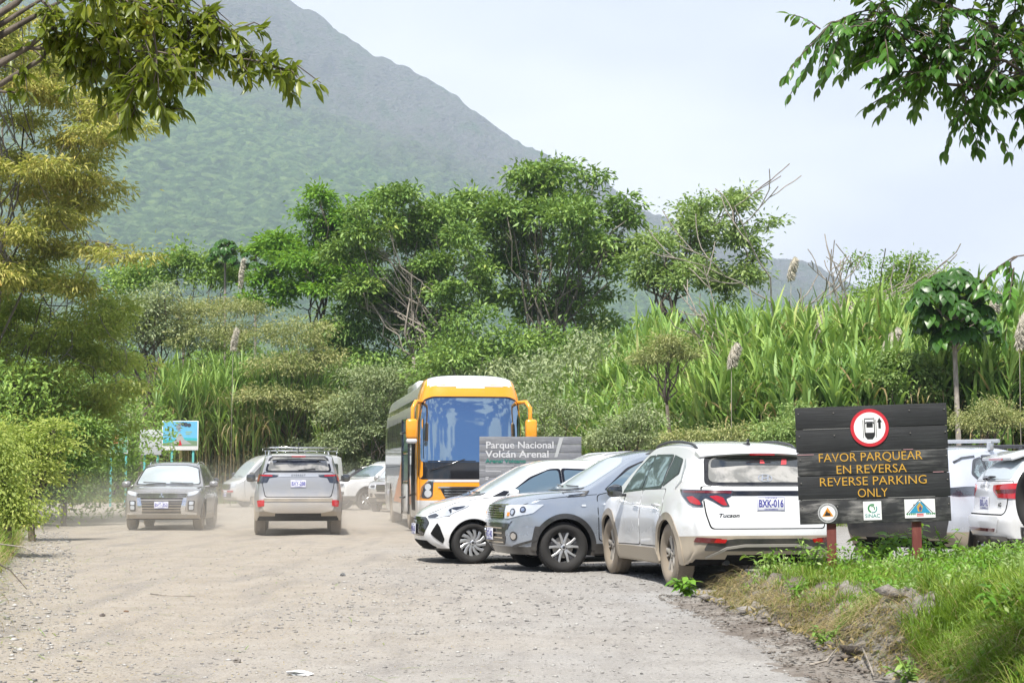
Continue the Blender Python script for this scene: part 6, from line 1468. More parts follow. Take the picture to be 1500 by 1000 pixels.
# ================================================================== bus
P_BUSW = paint('bus_white', (0.62, 0.63, 0.64), 0.28, dz=0.5, damt=0.5); P_ORANGE = paint('bus_orange', (0.80, 0.31, 0.014), 0.25, dz=0.3, damt=0.3)
WSH = mat('bus_windshield', (0.27, 0.37, 0.48), 0.015, 0.95); GLASSBUS = mat('bus_side_glass', (0.24, 0.27, 0.22), 0.05, 0.5, spec=1.0)
def bus():
    S = dict(top=[(-5.95, 3.35), (-5.5, 3.52), (-4, 3.56), (0, 3.56), (3.6, 3.56), (5.0, 3.66), (5.45, 3.62), (5.75, 3.42)],
        bot=[(-5.8, .45), (-5, .36), (5, .33), (5.78, .36)], front=[(5.85, .36), (5.97, .6), (6.0, 1.0), (5.99, 1.35), (5.93, 2.2), (5.84, 3.1), (5.75, 3.42)],
        rear=[(-5.8, .45), (-5.95, .8), (-6.0, 1.5), (-5.98, 2.6), (-5.95, 3.35)],
        plan=[(-6.1, 1.16), (-5.6, 1.23), (-5, 1.25), (4.8, 1.25), (5.5, 1.23), (6.05, 1.17)], side=[(.2, .97), (.6, .99), (1.2, 1.0), (2.1, .995), (3.0, .965), (3.35, .92), (3.7, .84)],
        drop=[(-6, .22), (4.6, .22), (5.8, .20)], bowf=(.34, .34, .30), bowr=(.2, .2, .2), uf=.955, ur=.04, gp=3.4, gq=2.2,
        arches=[(3.3, .50, .60), (-2.9, .50, .60)], archy=.75, cuts=[((5.3, 0, 0), (1, 0, .10)), ((0, 0, .74), (0, 0, 1)), ((0, .98, 3.38), (0, .55, 1)), ((0, -.98, 3.38), (0, -.55, 1))],
        lower=lambda p: (p.x + .10 * p.z > 5.3 and p.z > .74 and not (abs(p.y) < .98 and p.z > 3.37)))
    c = Car('tour_bus', 'tall tour bus with an orange and white front, its door open, facing the camera', 'bus', (-1.76, 45.24), (.138, -.99), S, P_BUSW, P_ORANGE, nu=110, nv=34)
    r_ = c.root
    fr = c.on('windshield_frame', 'front', rp([(-1.19, 1.22), (1.19, 1.22), (1.19, 2.6), (1.10, 3.05), (.9, 3.13), (-.9, 3.13), (-1.10, 3.05), (-1.19, 2.6)], .10), GLOSS, off=.006, cell=.1)
    c.on('windshield', 'front', rp([(-1.15, 1.62), (1.15, 1.62), (1.15, 2.6), (1.07, 3.0), (.88, 3.09), (-.88, 3.09), (-1.07, 3.0), (-1.15, 2.6)], .09), WSH, off=.010, parent=fr, cell=.1)
    for y0, y1, z0, z1 in ((-.95, -.15, 1.42, 1.68), (1.0, .2, 1.42, 1.66)):
        bm = bmesh.new(); pts = [c.hit('front', y0 + (y1 - y0) * t, z0 + (z1 - z0) * t)[0] + Vector((.04, 0, 0)) for t in np.linspace(0, 1, 6)]; tube(bm, pts, .016, 6); bm_link('wiper', bm, GLOSS, fr)
    bm = bmesh.new(); pts = [c.hit('front', y, 1.64)[0] + Vector((.03, 0, 0)) for y in np.linspace(-1.0, .1, 6)]; tube(bm, pts, .012, 6); bm_link('wiper', bm, GLOSS, fr)
    c.on('white_strip', 'front', rp([(-1.0, 1.215), (1.0, 1.215), (.9, 1.16), (-.9, 1.16)], .02), P_BUSW, off=.010)
    c.on('roof_panel', 'front', rp([(-.80, 3.36), (.80, 3.36), (.74, 3.54), (-.74, 3.54)], .06), P_BUSW, off=.008)
    H = c.on('headlight', 25, rp([(0.81, 1.18), (0.93, 1.16), (1.07, 1.02), (1.11, .80), (0.93, .78), (0.83, .84)], .04), LAMPD, off=.010, mirror=True, cell=.08)
    c.on('headlight', -25, rp([(-.0, .1), (.01, .1), (.01, .11)], .0), LAMPD) if False else None
    for zz, rr in ((1.05, .075), (.90, .085)):
        pts = [(.94 + rr * math.cos(a), zz + rr * math.sin(a)) for a in np.linspace(0, 6.28, 20)[:-1]]; c.on('lens', 25, pts, LAMPG, off=.018, parent=H, mirror=True)
    c.on('headlight_rim', 25, ribbon([(0.79, 1.19), (0.94, 1.18), (1.09, 1.04), (1.13, .80)], .02), CHROME, off=.016, parent=H, mirror=True)
    g = c.on('grille', 'front', rp([(-.72, 1.02), (.72, 1.02), (.60, .80), (-.60, .80)], .03), GLOSS, off=.012)
    bm = bmesh.new(); slats(bm, c, 'front', -.62, .62, [.85, .91, .97], .022, .024); bm_link('grille_bars', bm, CHROME, g)
    c.on('grille_rim', 'front', ribbon([(-.76, 1.04), (.76, 1.04)], .03), CHROME, off=.022, parent=g)
    for sg in (1, -1): c.on('fog_lamp', 'front', rp([(sg * .72, .70), (sg * .95, .70), (sg * .93, .60), (sg * .74, .60)], .02), LAMPG, off=.012)
    c.on('bumper_marker', 'front', rp([(-1.02, .62), (-.98, .62), (-.98, .58), (-1.02, .58)], .005), LRED, off=.012)
    c.plate('front', 0, .50, 'SJB-17492'[:0] + 'SJB-174', off=.03)
    # side windows, trims and painted mountain on both sides
    W = c.on('side_glass', 'left', rp([(-5.6, 2.05), (5.15, 2.05), (5.25, 2.5), (5.0, 3.12), (-5.5, 3.12)], .12), GLASSBUS, off=.006, mirror=True, cell=.5)
    for k in range(6): c.on('window_joint', 'left', rp([(-4.0 + k * 1.6, 2.06), (-3.97 + k * 1.6, 2.06), (-3.97 + k * 1.6, 3.11), (-4.0 + k * 1.6, 3.11)], .004), GLOSS, off=.010, mirror=True, parent=W, cell=.5)
    TAN = mat('graphic_tan', (0.62, 0.27, 0.13), 0.4); TAND = mat('graphic_brown', (0.36, 0.18, 0.10), 0.4)
    G_ = c.on('mountain_graphic', 'left', [(4.2, .62), (3.95, 1.2), (2.2, 1.98), (1.6, 1.98), (.4, 1.3), (-1.8, .62)], TAN, off=.006, mirror=True, cell=.4)
    c.on('mountain_graphic_shade', 'left', [(2.1, 1.6), (1.7, 1.2), (1.0, 1.0), (1.9, .8), (2.4, 1.2)], TAND, off=.009, mirror=True, parent=G_, cell=.4)
    c.line('panel_gap', 'left', [(-5.8, 1.55), (5.1, 1.55)], .012, PLAS, off=.003, mirror=True, thick=0, cell=.6)
    for x in (-4.6, -1.9, -.8, .4, 1.6, 2.5, 4.2): c.line('panel_gap', 'left', [(x, .45), (x, 1.54)], .012, PLAS, off=.003, mirror=True, thick=0, cell=.6)
    c.on('engine_grille', 'left', rp([(-5.7, .75), (-4.8, .75), (-4.8, 1.35), (-5.7, 1.35)], .03), PLAS, off=.008, mirror=True, cell=.3)
    for k in range(9): c.on('louvre', 'left', ribbon([(-5.65, .80 + k * .06), (-4.85, .80 + k * .06)], .02), P_BUSW, off=.012, mirror=True, cell=.3)
    # roof air conditioner
    bm = bmesh.new(); bx(bm, (-.6, 0, 3.63), (3.0, 1.7, .26), bev=.08); bm_link('air_conditioner', bm, P_BUSW, r_, sharp=50)
    # mirrors on orange stalks
    for sg in (1, -1):
        bm = bmesh.new(); tube(bm, [(5.55, sg * 1.12, 3.0), (5.95, sg * 1.28, 3.0), (6.05, sg * 1.36, 2.85), (6.03, sg * 1.36, 2.6)], [.045, .05, .05, .045], 12)
        st = bm_link('mirror_arm', bm, P_ORANGE, r_, sharp=50)
        bm = bmesh.new(); bx(bm, (6.03, sg * 1.38, 2.37), (.20, .27, .46), bev=.06); m_ = bm_link('mirror_housing', bm, P_ORANGE, r_, sharp=50)
        bm = bmesh.new(); bx(bm, (6.03, sg * 1.38, 2.10), (.17, .25, .12), bev=.05); bm_link('mirror_cap', bm, P_BUSW, m_, sharp=50)
        bm = bmesh.new(); bx(bm, (5.925, sg * 1.38, 2.36), (.01, .2, .38)); bm_link('mirror_glass', bm, GLASS, m_)
    # open entrance door swung out alongside the body
    c.on('doorway', 'right', rp([(4.35, .50), (5.25, .50), (5.25, 2.6), (4.35, 2.6)], .05), BLACK, off=.006, cell=.4)
    bm = bmesh.new(); y = -1.50
    for x in (4.80, 5.45): bx(bm, (x, y + (.0 if x < 5 else .10), 1.52), (.05, .05, 2.2), bev=.012)
    for z in (.45, 1.15, 1.85, 2.6): bx(bm, (5.12, y + .05, z), (.66, .04, .05), rot=(0, 0, math.atan2(.10, .85)))
    dr = bm_link('door', bm, GLOSS, r_, sharp=40)
    bm = bmesh.new(); bx(bm, (5.12, y + .05, 2.22), (.60, .012, .70), rot=(0, 0, math.atan2(.10, .85))); bx(bm, (5.12, y + .05, 1.50), (.60, .012, .62), rot=(0, 0, math.atan2(.10, .85))); bm_link('pane', bm, GLASSB, dr)
    bm = bmesh.new(); bx(bm, (5.12, y + .05, .80), (.60, .03, .64), rot=(0, 0, math.atan2(.10, .85)), bev=.01); bm_link('door_panel', bm, P_BUSW, dr, sharp=40)
    bm = bmesh.new(); tube(bm, [(5.2, -1.2, 2.4), (5.2, -1.5, 2.3), (5.0, -1.56, 2.3)], .025, 6); bm_link('door_arm', bm, GLOSS, r_); bm = bmesh.new(); tube(bm, [(5.2, -1.2, .9), (5.2, -1.5, .8), (5.0, -1.56, .8)], .025, 6); bm_link('door_arm', bm, GLOSS, r_)
    for x in (3.3, -2.9):
        for sg in (1, -1): c.wheel(x, 1.08, .50, .30, .29, 'steel', ALLOY, RUBD, sgn=sg)
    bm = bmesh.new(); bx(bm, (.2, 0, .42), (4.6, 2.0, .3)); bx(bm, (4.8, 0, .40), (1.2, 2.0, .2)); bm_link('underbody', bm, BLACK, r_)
bus()

# ---- silver passenger van
def van():
    S = dict(top=[(-2.45, 2.12), (-2.2, 2.2), (-1.2, 2.24), (.2, 2.24), (.9, 2.16), (1.25, 2.0), (1.65, 1.62), (1.95, 1.28), (2.1, 1.18), (2.3, 1.10), (2.42, 1.02)],
        bot=[(-2.4, .35), (-2.2, .28), (2.1, .26), (2.4, .30)], front=[(2.38, .30), (2.47, .45), (2.49, .65), (2.46, .85), (2.42, 1.02)],
        rear=[(-2.4, .35), (-2.48, .6), (-2.5, 1.1), (-2.48, 1.7), (-2.45, 2.12)],
        plan=[(-2.5, .88), (-2.2, .94), (0, .95), (1.5, .95), (2.1, .91), (2.5, .84)], side=[(.2, .95), (.5, .985), (.9, 1.0), (1.2, .985), (1.3, .97), (1.8, .90), (2.1, .84), (2.4, .76)],
        drop=[(-2.5, .12), (.8, .12), (1.6, .06), (2.4, .06)], bowf=(.24, .26, .26), bowr=(.08, .08, .08), gp=3.0,
        arches=[(1.35, .34, .40), (-1.55, .34, .40)], archy=.6, cuts=[((0, 0, .34), (0, 0, 1))], lower=lambda p: p.z < .34, flares=[(1.35, .34, .42, .02), (-1.55, .34, .42, .02)])
    c = Car('driving_van', 'silver high roofed van with a roof rack behind the silver SUV', 'van', (-9.75, 72.6), (-.88, -.47), S, P_VAN, PLASD)
    c.on('windshield', 'front', rp([(-.80, 1.24), (-.3, 1.21), (.3, 1.21), (.80, 1.24), (.70, 1.80), (.4, 1.88), (-.4, 1.88), (-.70, 1.80)], .07), GLASSL, off=.006, cell=.08)
    doors(c, [([(1.95, .45), (.55, .45), (.55, 1.25), (.62, 1.9), (1.20, 1.86), (1.98, 1.1)], [(1.70, 1.27), (.66, 1.30), (.72, 1.80), (1.15, 1.78)], .75)], P_VAN, GLASS, hz=1.12)
    c.on('side_window', 'left', rp([(.45, 1.33), (-2.2, 1.33), (-2.2, 1.82), (.48, 1.82)], .06), GLASS, off=.008, mirror=True, cell=.3)
    c.line('panel_gap', 'left', [(.40, .42), (.40, 1.95)], .012, BLACK, off=.003, mirror=True, thick=0, cell=.3); c.line('panel_gap', 'left', [(-.75, .42), (-.75, 1.95)], .012, BLACK, off=.003, mirror=True, thick=0, cell=.3)
    wipers(c, [(.6, .0, 1.25, 1.28), (-.1, -.6, 1.25, 1.28)])
    g_ = c.on('grille', 'front', rp([(-.50, .96), (.50, .96), (.46, .74), (-.46, .74)], .03), GLOSS, off=.008); bm = bmesh.new(); slats(bm, c, 'front', -.46, .46, [.78, .85, .92], .03, .02); bm_link('grille_bars', bm, CHROME, g_)
    c.on('headlight', 22, rp([(0.46, 1.0), (0.78, 1.06), (0.8, .86), (0.48, .80)], .03), LAMPG, off=.010, mirror=True)
    c.on('bumper_grille', 'front', rp([(-.6, .60), (.6, .60), (.5, .40), (-.5, .40)], .03), PLAS, off=.010)
    c.on('marker_strip', 'front', rp([(-.70, .70), (.70, .70), (.70, .63), (-.70, .63)], .01), LRED, off=.016, cell=.1); c.on('marker_gap', 'front', rp([(-.22, .695), (.22, .695), (.22, .635), (-.22, .635)], .005), PLW, off=.019, cell=.1)
    c.plate('front', 0, .52, 'SJB-208', off=.03)
    c.mirror_pair(1.75, .93, 1.32, PLAS, size=(.14, .20, .28), arm=.08)
    for x in (1.35, -1.55):
        c.arch_lip(x, .34, .395, .03, P_VAN, off=.008, name='arch_edge')
        for sg in (1, -1): c.wheel(x, .83, .34, .215, .20, 'five', ALLOYD, RUBD, sgn=sg)
    bm = bmesh.new()
    for y in (-.72, -.24, .24, .72): tube(bm, [(-2.2, y, 2.37), (.55, y, 2.37)], .022, 6)
    for x in (-2.2, -1.3, -.4, .5):
        tube(bm, [(x, -.78, 2.36), (x, .78, 2.36)], .02, 6)
        for y in (-.70, .70): tube(bm, [(x, y, 2.05), (x, y, 2.37)], .018, 6)
    for y in (-.78, .78): tube(bm, [(-2.2, y, 2.37), (-2.2, y, 2.50), (.6, y, 2.50), (.6, y, 2.37)], .022, 6)
    tube(bm, [(.6, -.78, 2.50), (.6, .78, 2.50)], .022, 6); bm_link('roof_rack', bm, CHROME, c.root)
    return c
VAN = van()
# the driver, one continuous body with the forearm on the sill
def skin_body(name, verts, edges, radii, m, parent, sub=2):
    me = bpy.data.meshes.new(name); me.from_pydata(verts, edges, []); o = link(name, me, m, parent)
    md = o.modifiers.new('s', 'SKIN'); md.use_smooth_shade = True
    for i, r in enumerate(radii): me.skin_vertices[0].data[i].radius = (r, r) if not isinstance(r, tuple) else r
    me.skin_vertices[0].data[0].use_root = True
    sb = o.modifiers.new('d', 'SUBSURF'); sb.levels = sub; sb.render_levels = sub
    dg = bpy.context.evaluated_depsgraph_get(); nm = bpy.data.meshes.new_from_object(o.evaluated_get(dg)); o.modifiers.clear(); o.data = nm
    nm.materials.clear()
    for q in (m if isinstance(m, (list, tuple)) else [m]): nm.materials.append(q)
    return o
def driver():
    SKIN = mat('skin', (0.42, 0.22, 0.15), 0.55); SH = mat('driver_shirt', (0.55, 0.30, 0.27), 0.85); HAIR = mat('hair_dark', (0.02, 0.015, 0.012), 0.7)
    M = VAN.root.matrix_basis; p = M @ Vector((.95, .80, .75)); rz = VAN.root.rotation_euler.z
    root = empty('person', (p.x, p.y, p.z), rz); tag(root, 'driver in a faded red shirt resting a bare forearm on the van window sill', 'person')
    body = skin_body('body', [(0, 0, 0), (0, 0, .28), (0, 0, .50), (.01, 0, .62), (.02, .0, .70), (.03, 0, .80), (.03, 0, .89), (0, .16, .49), (.06, .24, .34), (.26, .24, .56 - .02), (.33, .22, .56), (0, -.17, .49), (.05, -.24, .28), (.28, -.16, .25)],
        [(0, 1), (1, 2), (2, 3), (3, 4), (4, 5), (5, 6), (2, 7), (7, 8), (8, 9), (9, 10), (2, 11), (11, 12), (12, 13)],
        [(.14, .16), (.13, .15), (.11, .15), .055, .075, .095, .07, .06, .047, .036, .042, .06, .047, .036], SKIN, root)
    for nm_, x, y, z, r in (('hair', .01, 0, .88, .105),):
        bm = bmesh.new(); bmesh.ops.create_uvsphere(bm, u_segments=16, v_segments=10, radius=r)
        for v in bm.verts: v.co = Vector((v.co.x * 1.05 - (.02 if v.co.x > 0 else 0), v.co.y * .9, max(v.co.z * .8, -.05 if v.co.x < 0 else .02))) + Vector((x, y, z))
        bm_link(nm_, bm, HAIR, root, smooth=True)
    bm = bmesh.new(); tube(bm, [(0, 0, -.02), (0, 0, .25), (0, 0, .47), (.01, 0, .56)], [.17, .16, .165, .085], 16); tube(bm, [(0, .10, .48), (.02, .19, .44), (.05, .245, .36)], [.085, .075, .065], 12); bm_link('shirt', bm, SH, root, smooth=True)
    HB = bmesh.new()
    for k, (dy, l) in enumerate(((-.03, .07), (-.01, .08), (.01, .078), (.03, .06))): tube(HB, [(.345, .22 + dy, .565), (.345 + l * .6, .22 + dy, .565), (.345 + l, .22 + dy, .548)], [.010, .009, .007], 6)
    tube(HB, [(.33, .185, .56), (.36, .165, .555)], [.012, .009], 6); bm_link('fingers', HB, SKIN, root, smooth=True)
    bm = bmesh.new(); tube(bm, [(.115, 0, .80), (.14, 0, .775)], [.012, .018], 6); bm_link('nose', bm, SKIN, root, smooth=True)
    bm = bmesh.new()
    for y in (.033, -.033): lathe(bm, [(.0005, .0), (.010, -.004), (.011, -.02)], 8, axis='x', c=(.122, y, .82))
    bm_link('eyes', bm, HAIR, root)
driver()
# ================================================================== raised verge, grass, loose things
def berm_xl(y): return np.interp(y, [5, 7, 9, 10.7, 12.2, 13.5, 14.7, 16.6, 18.2, 19], [2.35, 2.35, 2.40, 2.38, 2.30, 2.33, 2.24, 2.08, 2.0, 2.1])
def berm_h(x, y):
    w = (fbm(x * 1.1, y * 1.1, 4, 21) - .5); xl = berm_xl(y) + (vnoise(y * 1.3, x * .7, 5) - .5) * .22 + (fbm(y * 4, x * 4, 3, 6) - .5) * .16
    t = np.clip((x - xl) / (.42 + .3 * vnoise(y * .9, x * 0, 8)), 0, 1); s = t ** 1.3 * (1 - .35 * (1 - t)) + .10 * np.sin(t * 3.14) * (fbm(x * 3, y * 3, 3, 9) - .3); s = np.clip(s, 0, 1.1)
    far = np.clip((18.9 - y + .25 * vnoise(x * 2, y * 0, 3)) / 1.3, 0, 1); far = far * far * (3 - 2 * far)
    H = np.interp(y, [6, 9, 11, 13, 16, 19], [.64, .54, .43, .33, .28, .25]) + np.clip((x - 3) * .05, 0, .35) - np.clip((x - 6), 0, 20) * .03
    dirt = ((fbm(x * 5, y * 5, 5, 33) - .5) * .20 + (fbm(x * 22, y * 22, 3, 34) - .5) * .07) * (t > 0)
    mound = .16 * np.exp(-(((x - 2.66) / .30) ** 2 + ((y - 12.2) / .7) ** 2)) + .10 * np.exp(-(((x - 2.32) / .18) ** 2 + ((y - 15.2) / .35) ** 2))
    foot = np.clip(1 - (xl - x) / .7, 0, 1) * (x < xl) * .07 * fbm(x * 5, y * 5, 3, 44)
    return (s * (H + w * .16) + dirt * np.clip(s * 1.6 + .15, 0, 1) * (1 - .6 * np.clip((x - xl - .8) / .5, 0, 1)) + mound) * far + foot * far
soil2 = mat('cut_soil', (0.13, 0.10, 0.08), 1.0); nt = soil2.node_tree; pc = objcoord(nt)
f1 = noise(nt, pc, 3, 7, 0.7); f2 = noise(nt, pc, 25, 5, 0.7)
cc = mixc_(nt, mrange(nt, f1, .35, .65), (0.205, 0.18, 0.155), (0.285, 0.265, 0.24)); cc = mixc_(nt, mrange(nt, f2, .5, .75), cc, (0.085, 0.065, 0.05)); cc = mixc_(nt, mth(nt, 'MULTIPLY', mrange(nt, noise(nt, pc, 1.4, 4, .6), .45, .6), .65), cc, (0.095, 0.072, 0.055))
nt.links.new(cc, pbsdf(soil2).inputs['Base Color']); nt.links.new(bump(nt, mth(nt, 'ADD', f1, mth(nt, 'MULTIPLY', f2, .5)), 1.0, 0.04), pbsdf(soil2).inputs['Normal'])
xs = np.concatenate([np.arange(1.3, 3.4, .03), np.arange(3.4, 5, .08), np.arange(5, 22, .4)]); ys = np.concatenate([np.arange(5, 19.4, .04)])
o = link('raised_verge', grid_mesh('raised_verge', xs, ys, lambda X, Y: ground_h(X, Y) - .012 + berm_h(X, Y)), soil2, smooth=True); tag(o, kind='structure')
def bh(x, y): return ground_h(x, y) + berm_h(x, y)

def scatter_grass(name, label, n, area, hf, L, W, seed, mats=(M_GRASS, M_CANED), dry=0.25, K=4, lean=(0.1, 0.8), sag=0.8, mask=None, clump=0, cl_r=.10):
    r = np.random.default_rng(seed); x, y = area(r, n)
    if clump: 
        cx, cy_ = area(r, clump); i = r.integers(0, clump, n); x = cx[i] + r.normal(size=n) * cl_r; y = cy_[i] + r.normal(size=n) * cl_r
    if mask is not None: k = mask(x, y, r); x = x[k]; y = y[k]
    n = len(x); P = np.stack([x, y, hf(x, y) - .01], -1); LL = L * (0.45 + .9 * r.random(n)); isd = r.random(n) < (dry(x, y) if callable(dry) else dry); lv = Leaves()
    for mi, s in ((0, ~isd), (1, isd)):
        if s.sum(): lv.blades(P[s], r.random(s.sum()) * 6.28, r.uniform(lean[0], lean[1], s.sum()) + mi * .3, LL[s], W, K, mi, sag * (0.3 + r.random(s.sum())))
    o = lv.build(name, list(mats)); tag(o, label, 'grass', kind='stuff'); return o
def m_berm(x, y, r):
    d = x - berm_xl(y); bare = (np.abs(x - 2.66) < .30) & (np.abs(y - 12.3) < .75) | (np.hypot((x - 2.32) / .16, (y - 15.2) / .3) < 1)
    nz = fbm(x * 1.6, y * 1.6, 3, 51)
    return (d > np.clip(.42 + (y - 11) * .08, .2, .55) + .35 * r.random(len(x)) ** 2 - .35 * (vnoise(y * 2.1, y * 0, 91) > .62)) & ~(bare & (r.random(len(x)) < .93)) & (nz + .25 * r.random(len(x)) > .46) & (y < 18.9)
def dry_b(x, y): return np.clip(.50 - (17.5 - y) * .08 - (x - 2.2) * .22, .08, .5) + .25 * (fbm(x * 1.2, y * 1.2, 2, 71) - .5)
def ar(x0, x1, y0, y1): return lambda r, n: (r.uniform(x0, x1, n), r.uniform(y0, y1, n))
scatter_grass('grass', 'green and straw grass covering the raised verge', 90000, ar(2.0, 5.6, 8.5, 18.9), bh, .125, .007, 101, dry=dry_b, mask=m_berm)
scatter_grass('grass', 'sparser grass on the far side of the raised verge', 22000, ar(5.4, 14, 9, 18.9), bh, .22, .009, 102, dry=.25, mask=m_berm)
scatter_grass('grass', 'lush long grass tufts nearest the camera on the raised verge', 60000, ar(2.5, 5.2, 8.6, 12.4), bh, .25, .009, 103, dry=.08, clump=420, cl_r=.085, mask=lambda x, y, r: (x - berm_xl(y) > .10 + (y - 9) * .06) & ~((np.abs(x - 2.62) < .3) & (np.abs(y - 12.3) < .7)), sag=1.0)
scatter_grass('grass', 'dry grass roots hanging over the cut edge', 3500, lambda r, n: (lambda y: (berm_xl(y) + r.uniform(.05, .5, n), y))(r.uniform(9, 18.6, n)), bh, .20, .005, 104, dry=.75, lean=(.5, 1.3), sag=1.6, mats=(M_GRASS, M_CANED))
scatter_grass('grass', 'green tufts dotted along the middle of the raised verge', 16000, ar(2.6, 4.8, 12.8, 18.6), bh, .14, .007, 105, dry=.12, clump=120, cl_r=.07)

def ground_cover(label, n, area, L, H, m, seed, mask):
    r = np.random.default_rng(seed); x, y = area(r, n); k = mask(x, y, r); x = x[k]; y = y[k]; n = len(x); hh = H * r.random(n) * (.4 + 1.2 * fbm(x * 2.2, y * 2.2, 2, seed))
    P = np.stack([x, y, bh(x, y) + hh], -1); lv = Leaves(); lv.simple(P, rand_dirs(n, r) + np.array([0, 0, .15]), unit(r.normal(size=(n, 3)) * .4 + np.array([0, 0, 1.0])), L * (.5 + r.random(n)), L * .5)
    o = lv.build('ground_cover', [m]); tag(o, label, 'weeds', kind='stuff')
ground_cover('small leafed weeds creeping over the raised verge', 60000, ar(2.1, 6.5, 9, 18.8), .05, .16, M_PALE, 131, lambda x, y, r: m_berm(x, y, r) & (fbm(x * 1.3, y * 1.3, 3, 61) > .47))
ground_cover('bright low weeds among the grass of the raised verge', 40000, ar(2.3, 6.5, 8.8, 18.8), .045, .22, M_BRIGHT, 132, lambda x, y, r: m_berm(x, y, r) & (fbm(x * 1.1, y * 1.1, 3, 67) > .52))
ground_cover('brown dead leaves and root mat along the cut edge', 1200, lambda r, n: (lambda y: (berm_xl(y) + r.uniform(-.1, .45, n), y))(r.uniform(9, 18.6, n)), .05, .03, M_CANED, 133, lambda x, y, r: r.random(len(x)) < .9)
def roots(label, n, seed):
    r = np.random.default_rng(seed); y = r.uniform(8.8, 18.4, n); x = berm_xl(y) + r.uniform(.12, .45, n); P = np.stack([x, y, bh(x, y) + .01], -1); lv = Leaves()
    lv.blades(P, math.pi + r.normal(size=n) * .9, r.uniform(1.0, 1.7, n), r.uniform(.12, .42, n), .006, 5, 0, r.uniform(.5, 1.0, n)); o = lv.build('root_fringe', [M_CANED]); tag(o, label, 'roots', kind='stuff')
roots('dry roots and stalks hanging down the cut soil', 3200, 134)
# leafy weeds
def weed(name, label, x, y, h, n, L, W, m, seed, hf=None, group='leafy weeds on the raised verge', spread=.3, stems=6):
    r = np.random.default_rng(seed); z = float((hf or bh)(np.array([x]), np.array([y]))[0]); root = empty(name, (x, y, z)); tag(root, label, 'plant', group)
    bm = bmesh.new(); P, D, Nn = [], [], []
    for s_ in range(stems):
        a = r.random() * 6.28; tip = np.array([math.cos(a) * spread * r.uniform(.3, 1), math.sin(a) * spread * r.uniform(.3, 1), h * r.uniform(.6, 1)])
        pts = [Vector((0, 0, -.02)), Vector(tip * np.array([.35, .35, .5])), Vector(tip)]; tube(bm, pts, [.006, .005, .003], 4, cap=False)
        for k in range(n // stems):
            t = .25 + .75 * k / (n / stems); q = pts[0].lerp(pts[1], t * 2) if t < .5 else pts[1].lerp(pts[2], t * 2 - 1); b = k * 2.4 + a
            P.append(q); D.append((math.cos(b), math.sin(b), r.uniform(-.3, .5))); Nn.append((r.normal() * .2, r.normal() * .2, 1))
    lv = Leaves(); P = np.array(P); lv.fine(P, np.array(D), np.array(Nn), L * (.6 + .6 * r.random(len(P))), 0, 0) if False else None
    LL = L * (.6 + .6 * r.random(len(P))); lv.fine(P, np.array(D), np.array(Nn), LL, LL * W, 0, curl=.35)
    lv.build('leaves', [m], root); bm_link('stem', bm, m, root, smooth=True)
wd = [('bright broad leaved weed between the two red posts', 1285, 800, 17.6, .42, 130, .11, .5, M_BRIGHT, .34), ('tall leafy weed behind the right red post', 1350, 790, 17.6, .52, 90, .13, .45, M_BRIGHT, .40), ('leafy weed reaching past the right end of the sign', 1385, 800, 17.2, .45, 70, .10, .45, M_BRIGHT, .35),
      ('drooping broad leaved weed by the rear wheel of the dusty SUV', 1008, 850, 18.3, .22, 60, .12, .5, M_BRIGHT, .28), ('feathery weed left of the left red post', 1185, 800, 17.0, .42, 110, .09, .3, M_MID, .25), ('small green weed under the bumper of the dusty SUV', 1120, 815, 17.6, .28, 70, .09, .35, M_MID, .25),
      ('bushy weed on the near slope of the cut', 1200, 900, 12.6, .20, 60, .07, .4, M_MID, .2), ('dark leafy weed in the lower right corner', 1470, 950, 9.8, .30, 110, .09, .4, M_BRIGHT, .3), ('leafy weed low on the cut face at the bottom edge', 1330, 975, 10.2, .22, 70, .07, .4, M_MID, .22),
      ('yellow green weed near the dirt mound', 1160, 845, 15.3, .25, 70, .08, .35, M_BRIGHT, .22), ('upright weed at the right edge of the verge', 1440, 830, 14.5, .32, 90, .09, .35, M_BRIGHT, .28)]
for i, (lb, px, py, Y, h, n, L, W, m, sp) in enumerate(wd): weed('weed', lb, (px - 750) / 2500 * Y, Y, h, n, L, W, m, 120 + i, spread=sp)

# left verge
def vh(x, y): return ground_h(x, y) + .02
def m_left(x, y, r): return (verge_x(y) - x > .05 + .35 * r.random(len(x)))
def a_left(y0, y1, w): 
    def f(r, n):
        y = r.uniform(y0, y1, n); return verge_x(y) - r.random(n) ** 1.3 * w, y
    return f
scatter_grass('grass', 'tangled straw and green grass spilling over the left road edge', 26000, a_left(10, 34, 2.6), vh, .55, .012, 111, dry=.45, K=5, lean=(.1, 1.0), sag=1.1, mask=m_left, clump=700, cl_r=.16)
scatter_grass('grass', 'short grass along the left edge of the road', 20000, a_left(8, 60, 1.6), vh, .22, .010, 112, dry=.5, mask=m_left)
scatter_grass('grass', 'thin grass strip where the road ends', 9000, lambda r, n: (r.uniform(-28, -19, n), r.uniform(84, 88, n)), lambda x, y: ground_h(x, y), .35, .03, 113, dry=.35)
scatter_grass('grass', 'grass growing at the foot of the far bank', 16000, lambda r, n: (lambda x: (x, edge_y(x) + r.uniform(-.4, 2, n)))(r.uniform(-32, 22, n)), lambda x, y: ground_h(x, y), .45, .025, 114, dry=.3)

